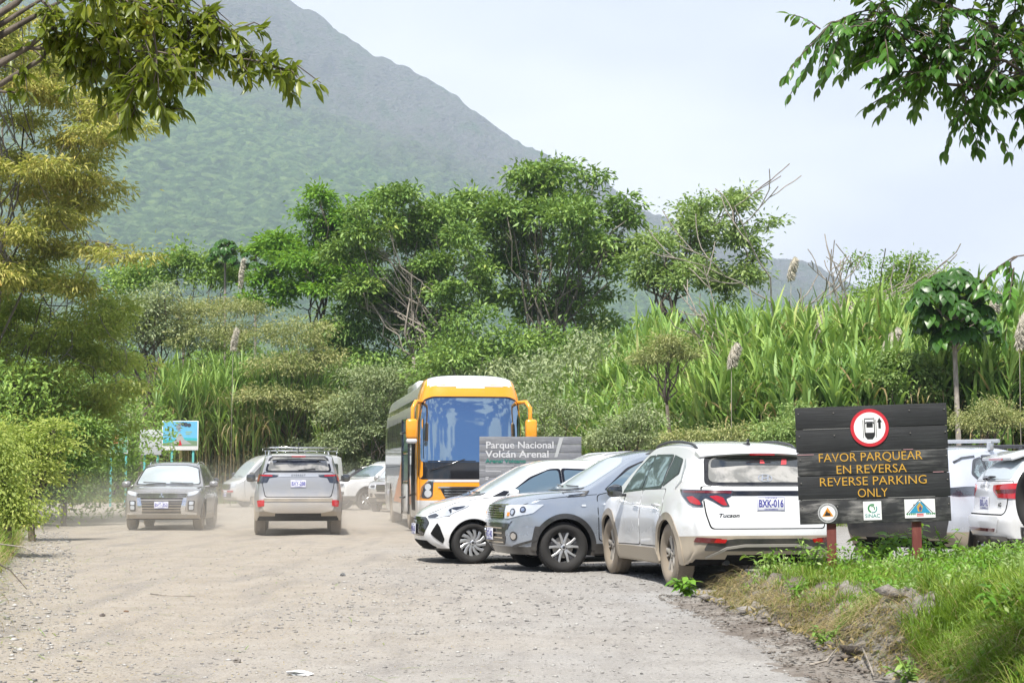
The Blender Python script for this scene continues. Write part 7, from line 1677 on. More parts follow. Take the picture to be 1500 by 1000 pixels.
# loose stones: many small faceted lumps in one sheet
def stones(name, label, n, area, s0, s1, m, seed, hf=ground_h):
    r = np.random.default_rng(seed); x, y = area(r, n); s = s0 + (s1 - s0) * r.random(n) ** 3
    base = np.array([(1, 0, 0), (-1, 0, 0), (0, 1, 0), (0, -1, 0), (0, 0, .7), (0, 0, -.5), (.6, .6, .35), (-.6, .5, .3)], float)
    from mathutils import geometry
    bm = bmesh.new(); [bm.verts.new(p) for p in base]; bmesh.ops.convex_hull(bm, input=bm.verts); bm.verts.index_update(); T = np.array([[v.index for v in f.verts] for f in bm.faces if len(f.verts) == 3]); bm.free()
    a = r.random(n) * 6.28; V = base[None] * (1 + .35 * r.normal(size=(n, 8, 1))) * s[:, None, None] * np.stack([r.uniform(.7, 1.5, n), r.uniform(.7, 1.2, n), r.uniform(.5, .9, n)], -1)[:, None, :]
    ca, sa = np.cos(a)[:, None], np.sin(a)[:, None]; X = V[..., 0] * ca - V[..., 1] * sa; Yv = V[..., 0] * sa + V[..., 1] * ca
    V = np.stack([X + x[:, None], Yv + y[:, None], V[..., 2] + (hf(x, y) + s * .15)[:, None]], -1).reshape(-1, 3)
    o = link(name, np_mesh(name, V, (np.arange(n)[:, None, None] * 8 + T[None]).reshape(-1), 3), m); tag(o, label, 'stones', kind='stuff'); return o
sm = mat('stone', (0.2, 0.19, 0.18), .9); nt = sm.node_tree; geo = nt.nodes.new('ShaderNodeNewGeometry')
nt.links.new(ramp(nt, [(0, (0.13, 0.125, 0.12)), (.3, (0.22, 0.21, 0.20)), (.8, (0.36, 0.345, 0.32)), (1, (0.42, 0.41, 0.39))], geo.outputs['Random Per Island']).outputs[0], pbsdf(sm).inputs['Base Color'])
stones('gravel', 'loose gravel stones strewn over the road and lot', 15000, lambda r, n: (lambda y: ((r.random(n) * 2 - 1) * .33 * y + .3, y))(9 + 22 * r.random(n) ** 1.4), .003, .016, sm, 201)
stones('gravel', 'coarser crushed stone in the parking lot', 5000, lambda r, n: (lambda y: (r.uniform(-2.5, 3.5, n) + (y - 14) * .05, y))(14 + 16 * r.random(n)), .006, .024, sm, 202)
stones('gravel', 'clods and stones at the foot of the cut verge', 5200, lambda r, n: (lambda y: (berm_xl(y) + .35 - .85 * r.random(n) ** 1.3, y))(r.uniform(9, 18.6, n)), .003, .022, soil2, 203, hf=bh)
stones('soil_clods', 'lumps of dark soil broken from the cut edge', 110, lambda r, n: (lambda y: (berm_xl(y) + r.uniform(-.12, .42, n), y))(r.uniform(9.5, 17.5, n)), .03, .13, soil2, 205, hf=bh)
stones('gravel', 'stones along the left road edge', 3000, lambda r, n: (lambda y: (verge_x(y) + 1.0 * r.random(n) ** 1.5 - .1, y))(r.uniform(9, 40, n)), .006, .03, sm, 204)
scatter_grass('litter', 'dry grass stalks and leaf litter lying on the road', 6500, lambda r, n: (lambda y: (verge_x(y) + r.random(n) ** 1.8 * (3.2 + y * .05), y))(r.uniform(9, 34, n)), lambda x, y: ground_h(x, y) + .015, .22, .010, 115, dry=.96, lean=(1.35, 1.6), sag=.05, K=3)
def chip(name, label, px, py, size, c, seed):
    y = CAM_H * 2500 / (py - 697); x = (px - 750) / 2500 * y; r = np.random.default_rng(seed); bm = bmesh.new(); bmesh.ops.create_icosphere(bm, subdivisions=2, radius=.5)
    for v in bm.verts: v.co = Vector((v.co.x * size[0], v.co.y * size[1], v.co.z * size[2])) * (1 + .22 * r.normal())
    o = bm_link(name, bm, mat('chip_' + str(seed), c, .8)); o.location = (x, y, gh(x, y) + size[2] * .3); o.rotation_euler = (0, 0, r.uniform(-.3, .3)); tag(o, label, 'stone', 'single stones on the road')
chip('stone_chip', 'flat pale stone chip at the bottom of the road', 441, 985, (.17, .07, .04), (.55, .56, .57), 1); chip('stone', 'grey pebble left of the pale stone chip', 352, 967, (.05, .05, .04), (.2, .18, .16), 2)
chip('stone', 'dark pebble in the middle of the left wheel track', 156, 901, (.05, .04, .035), (.14, .12, .11), 3); chip('stone', 'dark pebble on the road ahead of the white hatchback', 504, 842, (.07, .06, .05), (.13, .13, .13), 4); chip('stone', 'brown pebble with a leaf beside it, left of the wheel track', 190, 895, (.06, .03, .02), (.16, .10, .06), 5)
def stick(label, pts, rad, m=None, hf=bh):
    bm = bmesh.new(); P = []
    for (px, Y, dz) in pts: x = (px - 750) / 2500 * Y; P.append(Vector((x, Y, float(hf(np.array([x]), np.array([Y]))[0]) + dz)))
    o0 = P[0].copy(); tube(bm, [p - o0 for p in P], [rad * (1 - .6 * i / (len(P) - 1)) for i in range(len(P))], 6); o = bm_link('fallen_stick', bm, m or BARK_P, smooth=True); o.location = o0; tag(o, label, 'stick', 'sticks and roots lying about')
stick('bent dry stick at the foot of the cut verge', [(1182, 11.4, .01), (1205, 11.6, .03), (1222, 11.9, .09)], .010)
stick('thin pale root curling out of the cut near the bottom edge', [(1258, 11.6, .05), (1268, 11.2, .04), (1273, 10.7, .02)], .009)
stick('long grey root lying across the lower right cut', [(1330, 10.9, .02), (1390, 10.5, .06), (1440, 10.3, .10)], .014, BARK_G)
stick('dry cane lying on the left verge grass', [(-20, 24, .25), (40, 23, .32), (66, 22.5, .22)], .014, hf=vh)
stick('dark bare branch sticking out of the left verge', [(-10, 19.5, .30), (20, 19, .22), (45, 18.5, .05)], .012, BARK_D, hf=vh)
stick('short dry twig on the road left of centre', [(225, 18.6, .01), (255, 18.2, .02), (290, 18.4, .01)], .007, hf=ground_h)

# ================================================================== branches hanging into the frame
def px3(px, py, Y): return np.array(at(px, py, Y))
def hanging(name, label, limbs, twigs, tips, leafm, barkm, seed, whorl=9, L=.13, W=.28, droop=.7, pinnate=False, foot=None, per_m=7, region=None):
    """limbs: list of ([(px,py,Y)...], r0, r1); trunk stands outside the frame at foot"""
    r = np.random.default_rng(seed); root = empty(name, (foot[0], foot[1], gh(*foot))); tag(root, label, 'tree'); O = np.array(root.location)
    bm = bmesh.new(); P, D, Nn, LL = [], [], [], []
    def leafset(q, d, s=1.0):
        if pinnate:
            ln = r.uniform(.20, .30) * s * K_; d = unit((d + np.array([0, 0, -.35]))[None])[0]; sd = unit(np.cross(d, [0, 0, 1])[None])[0]; pts = []
            for k in range(6):
                t = (k + 1) / 6; c = q + d * ln * t + np.array([0, 0, -.10 * ln * t * t * 3]); pts.append(c)
                for sg_ in (1, -1):
                    P.append(c); D.append(sd * sg_ * .75 + d * .5 + np.array([0, 0, -droop * .8]) + r.normal(size=3) * .16); Nn.append(unit((np.array([0, 0, 1.0]) + r.normal(size=3) * .35)[None])[0]); LL.append(L * r.uniform(.75, 1.15) * s)
            P.append(pts[-1]); D.append(d + np.array([0, 0, -.4])); Nn.append(np.array([0, 0, 1.0])); LL.append(L * 1.1 * s)
            tube(bm, [Vector(q - O)] + [Vector(p - O) for p in pts[1::2]], [.004, .003, .0025, .002], 4, cap=False)
        else:
            for k in range(whorl):
                a = k * 2.4 + r.random(); u = unit(np.cross(d, [0.2, .1, 1])[None])[0]; v = np.cross(d, u)
                P.append(q - d * r.random() * .05); D.append(d * r.uniform(.15, .9) + (u * math.cos(a) + v * math.sin(a)) * .8 + np.array([0, 0, -droop * r.uniform(.2, 1.3)])); Nn.append(unit((np.array([0, 0, 1.0]) + r.normal(size=3) * .4)[None])[0]); LL.append(L * r.uniform(.6, 1.2) * s)
    allpts = []
    for pts, r0, r1, dens in limbs:
        Q = [px3(*p) for p in pts]; n = len(Q); tube(bm, [Vector(q - O) for q in Q], [(r0 + (r1 - r0) * i / (n - 1)) * K_ for i in range(n)], 8)
        for a, b in zip(Q, Q[1:]):
            m = np.linalg.norm(b - a) / K_ * per_m * dens; m = int(m) + (r.random() < m % 1)
            for _ in range(m):
                t = r.random(); s_ = a + (b - a) * t; ax = unit((b - a)[None])[0]
                d = unit((ax * r.uniform(.2, 1.0) + r.normal(size=3) * .65 + np.array([0, 0, .05]))[None])[0]; ln = r.uniform(.18, .5) * tips * K_
                e1 = s_ + d * ln * .5 + r.normal(size=3) * .02; e2 = s_ + d * ln + np.array([0, 0, -.05])
                tube(bm, [Vector(s_ - O), Vector(e1 - O), Vector(e2 - O)], [.007 * K_, .005 * K_, .003 * K_], 4, cap=False)
                leafset(e2, d); 
                if twigs > 1: leafset(e1, unit((d + r.normal(size=3) * .6)[None])[0], .9)
                if twigs > 2: leafset(s_ + d * ln * .75, unit((d + r.normal(size=3) * .8)[None])[0], .9)
        leafset(Q[-1], unit((Q[-1] - Q[-2])[None])[0])
    tube(bm, [Vector(px3(*limbs[-1][0][0]) - O), Vector(px3(*limbs[1][0][0]) - O)], [.006, .014], 6)
    P = np.array(P) - O; LL = np.array(LL) * K_; lv = Leaves(); lv.fine(P, np.array(D), np.array(Nn), LL, LL * W, 0, curl=.22)
    lv.build('leaves', [leafm], root); bm_link('branch', bm, barkm, root, smooth=True)
    # its trunk beyond the frame
    s0 = np.array(px3(*limbs[0][0][0])); tb = bmesh.new(); pts = [Vector((0, 0, -.2)), Vector((.1, 0, 1.6)), Vector(((s0[0] - foot[0]) * .3, (s0[1] - foot[1]) * .3, s0[2] * .8)), Vector(s0 - O)]
    tube(tb, pts, [.14, .11, .07, .03], 12)
    for l in limbs[1:]:
        q = Vector(px3(*l[0][0]) - O); st = pts[2]
        if (q - pts[3]).length > .4 and l[4 - 1] >= 0 and (abs(l[0][0][0] - limbs[0][0][0][0]) < 200): tube(tb, [st, st.lerp(q, .5) + Vector((0, 0, .1)), q], [.045, .03, l[1] * K_], 8)
    bm_link('trunk', tb, barkm, root, smooth=True)
Yl = 7.0; K_ = .6
hanging('overhanging_tree', 'dark branches with long olive leaves hanging into the upper left corner', [
    ([(-90, 150, Yl), (0, 94, Yl), (40, 70, Yl), (76, 42, Yl), (110, 28, Yl)], .028, .012, .5),
    ([(-90, 170, Yl + .12), (0, 124, Yl), (58, 88, Yl), (78, 62, Yl), (86, 46, Yl)], .024, .010, .3),
    ([(-60, 60, Yl - .2), (0, 20, Yl), (25, 4, Yl), (60, -40, Yl)], .03, .02, .4),
    ([(43, 71, Yl), (100, 71, Yl), (158, 69, Yl), (211, 76, Yl - .2), (260, 70, Yl - .2)], .013, .006, 1.7),
    ([(110, 28, Yl), (150, 20, Yl), (200, 30, Yl + .12), (260, 50, Yl + .12), (300, 60, Yl)], .011, .005, 2.6),
    ([(211, 70, Yl), (297, 82, Yl), (340, 84, Yl + .1), (380, 90, Yl), (410, 100, Yl), (425, 112, Yl)], .009, .004, 2.2),
    ([(60, 0, Yl), (95, 33, Yl), (112, 60, Yl + .1), (122, 76, Yl), (155, 99, Yl), (211, 145, Yl), (250, 158, Yl)], .011, .004, 2.0),
    ([(102, -5, Yl), (132, 36, Yl - .1), (165, 60, Yl), (190, 100, Yl), (185, 140, Yl - .2)], .010, .004, 2.4),
    ([(150, -30, Yl), (200, 5, Yl + .12), (260, 10, Yl + .1), (320, 30, Yl), (350, 55, Yl)], .012, .004, 2.6),
    ([(200, -40, Yl + .12), (250, 0, Yl), (280, 40, Yl), (270, 90, Yl), (250, 130, Yl)], .010, .004, 2.0),
    ([(60, -40, Yl - .3), (150, -20, Yl - .3), (220, 20, Yl - .3), (230, 80, Yl - .3), (205, 120, Yl - .3)], .012, .004, 2.4),
    ([(0, 134, Yl), (22, 136, Yl)], .010, .008, .2)],
    2, .55, M_OVER, BARK_D, 301, whorl=9, L=.125, W=.29, foot=(-3.6, 7.2), per_m=9)
Yr = 7.4; K_ = .685
hanging('overhanging_tree', 'glossy green feathered branches hanging into the upper right corner', [
    ([(1594, -20, Yr), (1534, -20, Yr), (1493, -33, Yr), (1447, -43, Yr), (1404, -60, Yr)], .03, .012, 1.6),
    ([(1594, 54, Yr), (1534, 99, Yr), (1468, 119, Yr), (1426, 127, Yr), (1380, 123, Yr), (1334, 105, Yr)], .022, .006, 1.7),
    ([(1426, 127, Yr), (1384, 98, Yr), (1354, 83, Yr), (1314, 45, Yr), (1269, 28, Yr), (1229, 32, Yr)], .012, .005, 3.0),
    ([(1594, 50, Yr + .2), (1534, 45, Yr + .2), (1468, 45, Yr + .2), (1434, 30, Yr), (1404, 15, Yr), (1364, 0, Yr), (1354, -20, Yr)], .020, .006, 1.9),
    ([(1594, 134, Yr), (1544, 132, Yr), (1514, 115, Yr), (1474, 90, Yr), (1434, 80, Yr), (1384, 60, Yr), (1324, 28, Yr), (1274, 15, Yr)], .016, .005, 2.4),
    ([(1554, -120, Yr - .2), (1484, -90, Yr), (1424, -70, Yr), (1374, -50, Yr), (1359, -30, Yr)], .016, .005, 2.2),
    ([(1424, -70, Yr), (1364, -96, Yr), (1304, -106, Yr), (1266, -90, Yr)], .008, .004, 1.0),
    ([(1590, 372, Yr), (1540, 366, Yr), (1512, 372, Yr), (1486, 376, Yr)], .008, .004, .7)],
    3, .5, M_OVER2, BARK_D, 302, L=.092, W=.42, pinnate=True, droop=.75, foot=(4.8, 7.6), per_m=6.5)
# ================================================================== signs
def wood(name, a, b, grain=(1.2, 1, 26), rough=0.75):
    m = mat(name, a, rough); nt = m.node_tree; v = objcoord(nt, grain); f = noise(nt, v, 2.2, 6, 0.65, 0.4); v2 = objcoord(nt, (1, 1, 1)); f2 = noise(nt, v2, 3.5, 4, 0.6)
    k = mth(nt, 'MULTIPLY', mrange(nt, f, 0.42, 0.66), mrange(nt, f2, 0.35, 0.65))
    nt.links.new(mixc_(nt, k, a, b), pbsdf(m).inputs['Base Color']); nt.links.new(bump(nt, f, 0.6, 0.006), pbsdf(m).inputs['Normal']); return m
WB = wood('black_stained_wood', (0.012, 0.013, 0.014), (0.034, 0.036, 0.037)); WBW = wood('black_wood_weathered', (0.014, 0.015, 0.016), (0.26, 0.25, 0.235), (1.8, 1, 9)); WBM = wood('black_wood_scuffed', (0.010, 0.011, 0.012), (0.12, 0.118, 0.112), (1.2, 1, 20))
WG = wood('grey_painted_wood', (0.15, 0.155, 0.17), (0.30, 0.305, 0.315)); WR = wood('red_painted_post', (0.13, 0.028, 0.022), (0.20, 0.06, 0.045), (8, 8, 1.5))
YEL = mat('letter_yellow', (0.52, 0.29, 0.03), 0.7); WHT = mat('sign_white', (0.74, 0.74, 0.73), 0.45); SRED = mat('sign_red', (0.50, 0.018, 0.03), 0.45); SBLK = mat('sign_black', (0.012, 0.012, 0.012), 0.5)
def plane_poly(bm, pts, y, mi=0):
    f = bm.faces.new([bm.verts.new((p[0], y, p[1])) for p in pts]); f.normal_update()
    if f.normal.y > 0: f.normal_flip()
    f.material_index = mi; return f
def flat(name, polys, y, m, parent, t=0.003):
    """thin cut-outs standing proud of a board that faces -y"""
    bm = bmesh.new()
    for p in polys:
        f = plane_poly(bm, p, y); r = bmesh.ops.extrude_face_region(bm, geom=[f]); vs = [q for q in r['geom'] if isinstance(q, bmesh.types.BMVert)]
        bmesh.ops.translate(bm, verts=vs, vec=(0, -t, 0))
    bmesh.ops.recalc_face_normals(bm, faces=bm.faces); return bm_link(name, bm, m, parent)
def disc(cx, cz, r, n=36): return [(cx + r * math.cos(2 * math.pi * k / n), cz + r * math.sin(2 * math.pi * k / n)) for k in range(n)]
def words(name, txt, x, z, size, m, parent, y, bold=0.0, width=None, align='CENTER', jit=None, t=0.002):
    me = text_mesh(txt, size, bold, ext=t / 2, align=align); bm = bmesh.new(); bm.from_mesh(me)
    w = max(v.co.x for v in bm.verts) - min(v.co.x for v in bm.verts); k = (width / w) if width else 1
    for v in bm.verts: v.co = Vector((x + v.co.x * k, y - v.co.z - t / 2, z + v.co.y))
    return bm_link(name, bm, m, parent)
def rect(x0, x1, z0, z1): return [(x0, z0), (x1, z0), (x1, z1), (x0, z1)]

# ---- black wooden parking sign on two red posts
c0 = at(1278, 679, 17.0)
sg = empty('parking_sign', (c0.x, 17.0, gh(c0.x, 17.0)), R(-8)); tag(sg, 'black plank sign on two red posts asking drivers to reverse park, yellow carved letters', 'sign')
zc = c0.z - gh(c0.x, 17.0)
bd = empty('board'); bd.parent = sg; bd.location = (0, 0, zc); bd.rotation_euler = (0, -R(1.7), 0)
k = .0019; U = lambda zx: (zx - 490) * k; Wz = lambda zy: (388 - zy) * k
edges = [(82, 198), (198, 320), (320, 443), (443, 568), (568, 695)]
jj = [(0, .004), (-.003, .002), (.003, -.004), (-.002, .003), (.004, -.002)]
for i, ((a, b), (jl, jr)) in enumerate(zip(edges, jj)):
    bm = bmesh.new(); bx(bm, ((jl + jr) / 2, (i % 2) * .003, (Wz(a) + Wz(b)) / 2), (1.476 + jr - jl, .034, (b - a) * k - .004), bev=.004)
    bm_link('plank', bm, [WB, WB, WBM, WB, WBW][i], bd, sharp=40)
bm = bmesh.new(); bx(bm, (0, .03, 0), (1.44, .012, 1.10)); bm_link('backing', bm, BLACK, bd)
# pale cracks between the planks
flat('plank_crack', [rect(U(105), U(190), Wz(332), Wz(329)), rect(U(650), U(700), Wz(320), Wz(317)), rect(U(795), U(850), Wz(441), Wz(438))], -.022, mat('crack_pink', (0.45, 0.25, 0.26), .8), bd, .001)
flat('plank_crack', [rect(U(380), U(640), Wz(320), Wz(318.5)), rect(U(120), U(400), Wz(567), Wz(565.5)), rect(U(560), U(800), Wz(567), Wz(565)), rect(U(140), U(380), Wz(199), Wz(197.6))], -.022, mat('crack_grey', (0.35, 0.35, 0.33), .8), bd, .001)
bm = bmesh.new()
for i, (a, b) in enumerate(edges):
    for zx in (118, 300, 690, 868):
        if abs(zx - 483) > 120 or i > 1: lathe(bm, [(.0005, 0), (.007, 0), (.008, .006)], 8, c=(U(zx), -.024, (Wz(a) * .7 + Wz(b) * .3)))
bm_link('bolts', bm, mat('bolt_grey', (0.16, 0.15, 0.14), .6, .6), bd)
F0 = -.0195
for tx, zx, zy, wd in (('FAVOR PARQUEAR', 478, 352, 547), ('EN REVERSA', 481, 416, 370), ('REVERSE PARKING', 488, 478, 563), ('ONLY', 483, 540, 158)):
    words('lettering', tx, U(zx), Wz(zy), (.122), YEL, bd, F0, -.0008, width=wd * k * .97)
rs = empty('round_symbol'); rs.parent = bd; rs.location = (U(483), 0, Wz(200))
flat('red_ring', [disc(0, 0, .187, 48)], F0, SRED, rs, .006); flat('white_disc', [disc(0, 0, .154, 48)], F0 - .006, WHT, rs, .002)
q = .0019
def cr(x0, x1, y0, y1): return rect((x0 - 483) * q, (x1 - 483) * q, (200 - y0) * q, (200 - y1) * q)
flat('car_symbol', [cr(456, 461, 158, 240), cr(505, 510, 158, 240), cr(456, 510, 150, 155), cr(467, 500, 175, 198), [((x - 483) * q, (200 - y) * q) for x, y in ((461, 225), (505, 225), (508, 245), (496, 260), (470, 260), (458, 245))],
    cr(448, 451, 158, 252), cr(515, 518, 158, 252), [((x - 483) * q, (200 - y) * q) for x, y in ((456, 175), (468, 168), (498, 168), (510, 175), (505, 180), (500, 174), (467, 174), (461, 180))],
    cr(528, 541, 168, 205), [((x - 483) * q, (200 - y) * q) for x, y in ((522, 172), (534, 148), (548, 172))]], F0 - .008, SBLK, rs, .002)
# round badge
rb = empty('round_badge'); rb.parent = bd; rb.location = (U(248), 0, Wz(637))
flat('disc', [disc(0, 0, .096, 40)], F0, mat('badge_grey', (0.5, 0.5, 0.5), .5), rb, .004); flat('inner_disc', [disc(0, 0, .070, 36)], F0 - .004, WHT, rb, .002)
bm = bmesh.new()
for i in range(40):
    a = 2 * math.pi * i / 40; r0, r1 = .076, .089
    plane_poly(bm, [(math.cos(a) * r0, math.sin(a) * r0), (math.cos(a + .08) * r0, math.sin(a + .08) * r0), (math.cos(a + .08) * r1, math.sin(a + .08) * r1), (math.cos(a) * r1, math.sin(a) * r1)], F0 - .0055)
bm_link('ring_marks', bm, SBLK, rb)
flat('triangle', [[(-.056, -.034), (.056, -.034), (0, .056)]], F0 - .0065, mat('badge_orange', (0.62, 0.25, 0.02), .5), rb, .001)
flat('landslide_symbol', [[(-.036, -.026), (.030, -.026), (.02, .0), (.0, .004), (-.006, .03), (-.02, .0)]], F0 - .008, SBLK, rb, .001)
# SINAC card
s1 = empty('logo_card'); s1.parent = bd; s1.location = (U(478), 0, Wz(631))
flat('card', [rect(-.088, .088, -.092, .092)], F0, WHT, s1, .004)
TEAL = mat('logo_teal', (0.02, 0.22, 0.20), .5); DGRN = mat('logo_green', (0.03, 0.20, 0.06), .5)
def arc(cx, cz, r0, r1, a0, a1, n=12): return [(cx + r0 * math.cos(R(a)), cz + r0 * math.sin(R(a))) for a in np.linspace(a0, a1, n)] + [(cx + r1 * math.cos(R(a)), cz + r1 * math.sin(R(a))) for a in np.linspace(a1, a0, n)]
flat('leaf_emblem', [arc(0, .022, .030, .046, 60, 250), arc(0, .022, .016, .026, -40, 120)], F0 - .004, DGRN, s1, .001); flat('leaf_emblem', [arc(.004, .020, .034, .044, -110, 30)], F0 - .004, TEAL, s1, .001)
words('lettering', 'SINAC', 0, -.052, .052, TEAL, s1, F0 - .004, .0004, width=.145)
# volcano card
s2 = empty('logo_card'); s2.parent = bd; s2.location = (U(720), 0, Wz(626))
flat('card', [rect(-.147, .147, -.092, .092)], F0, WHT, s2, .004)
BLU = mat('logo_blue', (0.02, 0.25, 0.42), .5)
flat('frame_line', [[(-.135, -.052), (-.130, -.058), (.0, .082), (0, .090)], [(.135, -.052), (.130, -.058), (.0, .082), (0, .090)]], F0 - .004, SBLK, s2, .001)
flat('volcano_picture', [[(-.105, -.045), (.105, -.045), (.02, .064), (-.015, .064)]], F0 - .004, BLU, s2, .001)
flat('volcano_picture', [[(-.03, .02), (.0, .06), (.03, .02), (.015, -.03), (-.02, -.03)]], F0 - .0055, mat('logo_ochre', (0.45, 0.28, 0.05), .6), s2, .001)
flat('volcano_picture', [[(-.012, .0), (.004, .03), (.02, .0), (.0, -.03)]], F0 - .007, mat('logo_ink', (0.04, 0.06, 0.2), .6), s2, .001)
flat('leaf_border', [[(-.13 + i * .018, -.052), (-.122 + i * .018, -.040), (-.114 + i * .018, -.052), (-.122 + i * .018, -.066)] for i in range(5)] + [[(.058 + i * .018, -.052), (.066 + i * .018, -.040), (.074 + i * .018, -.052), (.066 + i * .018, -.066)] for i in range(5)], F0 - .0045, DGRN, s2, .001)
flat('name_strip', [rect(-.034, .034, -.060, -.050), rect(-.034, .034, -.076, -.066)], F0 - .004, SRED, s2, .001)
for px in (1218, 1340):
    u = (px - 1278) * 17 / 2500; bm = bmesh.new(); bx(bm, (u, .055, (zc + .2) / 2 - .2), (.092, .07, zc + .9), bev=.006); bm_link('post', bm, WR, sg, sharp=40)

# ---- grey national park sign behind the hatchback
p0 = at(777, 672, 33.0); z0 = gh(p0.x, 33)
gs = empty('park_sign', (p0.x, 33.0, z0), R(1)); tag(gs, 'grey plank park name sign standing between the bus and the small hatchback', 'sign')
top = at(777, 639, 33).z - z0; H = 1.25
for i in range(8):
    bm = bmesh.new(); bx(bm, (0, (i % 2) * .004, top - H / 8 * (i + .5)), (1.97, .035, H / 8 - .005), bev=.004); bm_link('plank', bm, WG, gs, sharp=40)
for u in (-.7, .7):
    bm = bmesh.new(); bx(bm, (u, .06, top / 2 - .1), (.10, .07, top + .1), bev=.006); bm_link('post', bm, WG, gs, sharp=40)
LW = mat('letter_white', (0.50, 0.50, 0.51), .6); LG = mat('letter_green', (0.015, 0.16, 0.12), .6)
words('lettering', 'Parque Nacional', -.865, top - .17, .185, LW, gs, -.020, .003, width=1.30, align='LEFT'); words('lettering', 'Volcán Arenal', -.865, top - .345, .185, LW, gs, -.020, .003, width=1.22, align='LEFT')
words('lettering', 'Arenal Volcano', -.865, top - .475, .10, LG, gs, -.020, .003, width=.78, align='LEFT')
flat('fine_print', [rect(-.865, -.865 + w_, top - .56 - i * .035, top - .572 - i * .035) for i, w_ in enumerate((.55, .50, .58, .3))] + [rect(-.865, -.865 + w_, top - .78 - i * .035, top - .80 - i * .035) for i, w_ in enumerate((.06, .05))], -.020, LW, gs, .001)
flat('reflection_streak', [[(.56, top - .02), (.64, top - .02), (.52, top - .40), (.46, top - .40)]], -.021, mat('painted_reflection', (0.38, 0.39, 0.39), .7), gs, .001)  # slanting reflection on the planks, put in as a strip of paler colour

# ---- boards at the far left
def far_board(label, px0, px1, py0, py1, Y, build, posts, yaw=0, pcol=(0.10, 0.38, 0.36)):
    a = at(px0, py0, Y); b = at(px1, py1, Y); cx = (a.x + b.x) / 2; g0 = gh(cx, Y); w = b.x - a.x; h = a.z - b.z; zc = (a.z + b.z) / 2 - g0
    e = empty('information_board', (cx, Y, g0), R(yaw)); tag(e, label, 'sign')
    bm = bmesh.new(); bx(bm, (0, 0, zc), (w, .06, h), bev=.01); pn = bm_link('panel', bm, WHT if build else mat('panel_pale', (0.42, 0.44, 0.45), .6), e, sharp=40)
    if build: build(pn, w, h, zc)
    pm = mat('post_teal', pcol, .6)
    for u in posts: bm = bmesh.new(); bx(bm, (u * w / 2, .06, zc / 2 - .1), (.09, .06, zc + h - .1), bev=.008); bm_link('post', bm, pm, e, sharp=40)
def volc(pn, w, h, zc):
    X = lambda u: (u - .5) * w * .95; Z = lambda v: zc + (v - .5) * h * .93 + .02
    flat('sky_picture', [[(X(0), Z(.10)), (X(1), Z(.10)), (X(1), Z(1)), (X(0), Z(1))]], -.031, mat('board_sky', (0.14, 0.42, 0.62), .4), pn, .002)
    flat('sea_picture', [[(X(0), Z(.22)), (X(.42), Z(.22)), (X(.42), Z(.34)), (X(0), Z(.34))], [(X(.6), Z(.3)), (X(1), Z(.3)), (X(1), Z(.38)), (X(.6), Z(.40))]], -.033, mat('board_sea', (0.05, 0.40, 0.42), .4), pn, .002)
    flat('land_picture', [[(X(0), Z(.10)), (X(1), Z(.10)), (X(1), Z(.28)), (X(.75), Z(.30)), (X(.3), Z(.24)), (X(0), Z(.2))]], -.035, mat('board_land', (0.16, 0.24, 0.14), .5), pn, .002)
    flat('volcano_picture', [[(X(.22), Z(.14)), (X(.36), Z(.30)), (X(.46), Z(.56)), (X(.52), Z(.56)), (X(.62), Z(.34)), (X(.84), Z(.16))]], -.037, mat('board_volcano', (0.33, 0.34, 0.33), .5), pn, .002)
    flat('lava_picture', [[(X(.44), Z(.12)), (X(.50), Z(.34)), (X(.56), Z(.12))]], -.039, SRED, pn, .002)
    flat('smoke_picture', [disc(X(.47), Z(.68), .07, 12), disc(X(.45), Z(.80), .10, 12), disc(X(.49), Z(.90), .08, 12)], -.037, mat('board_smoke', (0.22, 0.26, 0.30), .5), pn, .002)
    flat('cloud_picture', [disc(X(.66), Z(.88), .09, 12), disc(X(.76), Z(.86), .08, 12), disc(X(.58), Z(.90), .08, 12)], -.0405, mat('board_cloud', (0.05, 0.06, 0.08), .5), pn, .002)
    flat('map_marks', [rect(X(.16), X(.34), Z(.62), Z(.60)), rect(X(.16), X(.30), Z(.55), Z(.53)), rect(X(.66), X(.84), Z(.62), Z(.60)), rect(X(.66), X(.8), Z(.55), Z(.53)), rect(X(.18), X(.32), Z(.48), Z(.46))], -.0425, mat('board_mark', (0.45, 0.5, 0.15), .5), pn, .001)
far_board('blue picture board of an erupting volcano on teal posts left of the van', 238, 290, 616, 659, 70, volc, (-.45, .72), yaw=4)
def mural(pn, w, h, zc):
    X = lambda u: (u - .5) * w; Z = lambda v: zc + (v - .5) * h
    flat('picture_ground', [[(X(.03), Z(.03)), (X(.97), Z(.03)), (X(.97), Z(.97)), (X(.03), Z(.97))]], -.031, mat('mural_green', (0.14, 0.30, 0.20), .5), pn, .002)
    flat('bird_picture', [disc(X(.2), Z(.86), .07, 12)], -.033, mat('mural_blue', (0.03, 0.12, 0.5), .5), pn, .002)
    flat('animal_picture', [disc(X(.34), Z(.52), .17, 14), disc(X(.34), Z(.36), .11, 12)], -.033, mat('mural_brown', (0.36, 0.15, 0.06), .5), pn, .002)
    flat('flower_picture', [disc(X(.66), Z(.4), .08, 10), disc(X(.6), Z(.66), .06, 10)], -.033, mat('mural_pink', (0.55, 0.2, 0.25), .5), pn, .002)
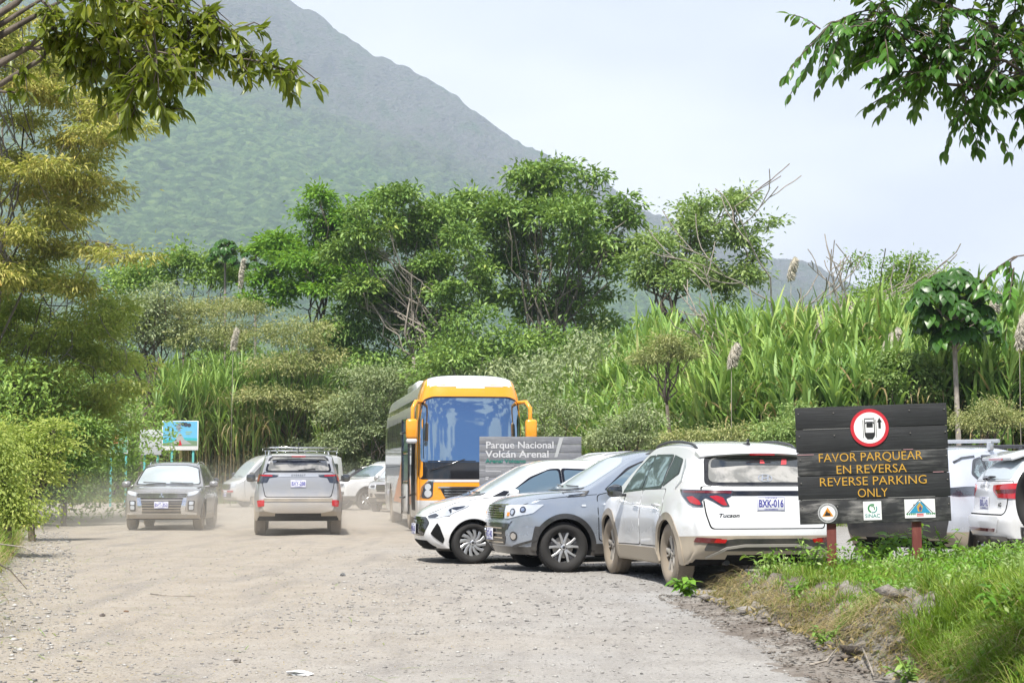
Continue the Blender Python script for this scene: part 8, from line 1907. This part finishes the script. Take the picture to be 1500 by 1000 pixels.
far_board('pale grey board tilted among branches left of the blue volcano board', 205, 237, 629, 666, 71, None, (-.6, .6), yaw=-6, pcol=(0.2, 0.2, 0.18))
far_board('green painted board with animal pictures, leftmost of the three boards', 161, 187, 621, 664, 72, mural, (-.8, .8), yaw=8)
# ================================================================== air
def vol_mat(name, dens, colr, aniso=0.3):
    m = bpy.data.materials.new(name); m.use_nodes = True; nt = m.node_tree
    nt.nodes.remove(nt.nodes['Principled BSDF'])
    pv = nt.nodes.new('ShaderNodeVolumePrincipled'); pv.inputs['Color'].default_value = (*colr, 1)
    pv.inputs['Density'].default_value = dens; pv.inputs['Anisotropy'].default_value = aniso
    nt.links.new(pv.outputs[0], nt.nodes['Material Output'].inputs['Volume'])
    return m, pv
hm, _ = vol_mat('haze_air', 0.00018, (0.70, 0.82, 1.0), 0.0)
bm = bmesh.new(); bx(bm, (0, 1500, 615), (9000, 3900, 1235))
hz = bm_link('haze', bm, hm); tag(hz, kind='stuff')
# dust thrown up by the two moving cars: thickest at the wheels
dm, pv = vol_mat('road_dust', 0.1, (1.0, 0.96, 0.90)); nt = dm.node_tree
g = objcoord(nt, kind='Object'); s = nt.nodes.new('ShaderNodeSeparateXYZ'); nt.links.new(g, s.inputs[0])
n1 = noise(nt, g, 0.55, 4, 0.6, 0.5)
rad = nt.nodes.new('ShaderNodeVectorMath'); rad.operation = 'LENGTH'; sc_ = nt.nodes.new('ShaderNodeMapping'); sc_.inputs['Scale'].default_value = (1 / 7.5, 1 / 8.5, 1 / 1.9); nt.links.new(g, sc_.inputs[0]); nt.links.new(sc_.outputs[0], rad.inputs[0])
fall = mrange(nt, rad.outputs['Value'], 1.0, 0.25)
nt.links.new(mth(nt, 'MULTIPLY', mth(nt, 'MULTIPLY', mth(nt, 'POWER', fall, 1.6), mrange(nt, n1, 0.36, 0.68)), 0.26), pv.inputs['Density'])
bm = bmesh.new(); bx(bm, (0, 0, 1.3), (15, 17, 2.6)); d = bm_link('dust', bm, dm); d.location = (-6.2, 41.5, 0.02); tag(d, 'pale dust whirled up behind the silver SUV', 'dust', kind='stuff')
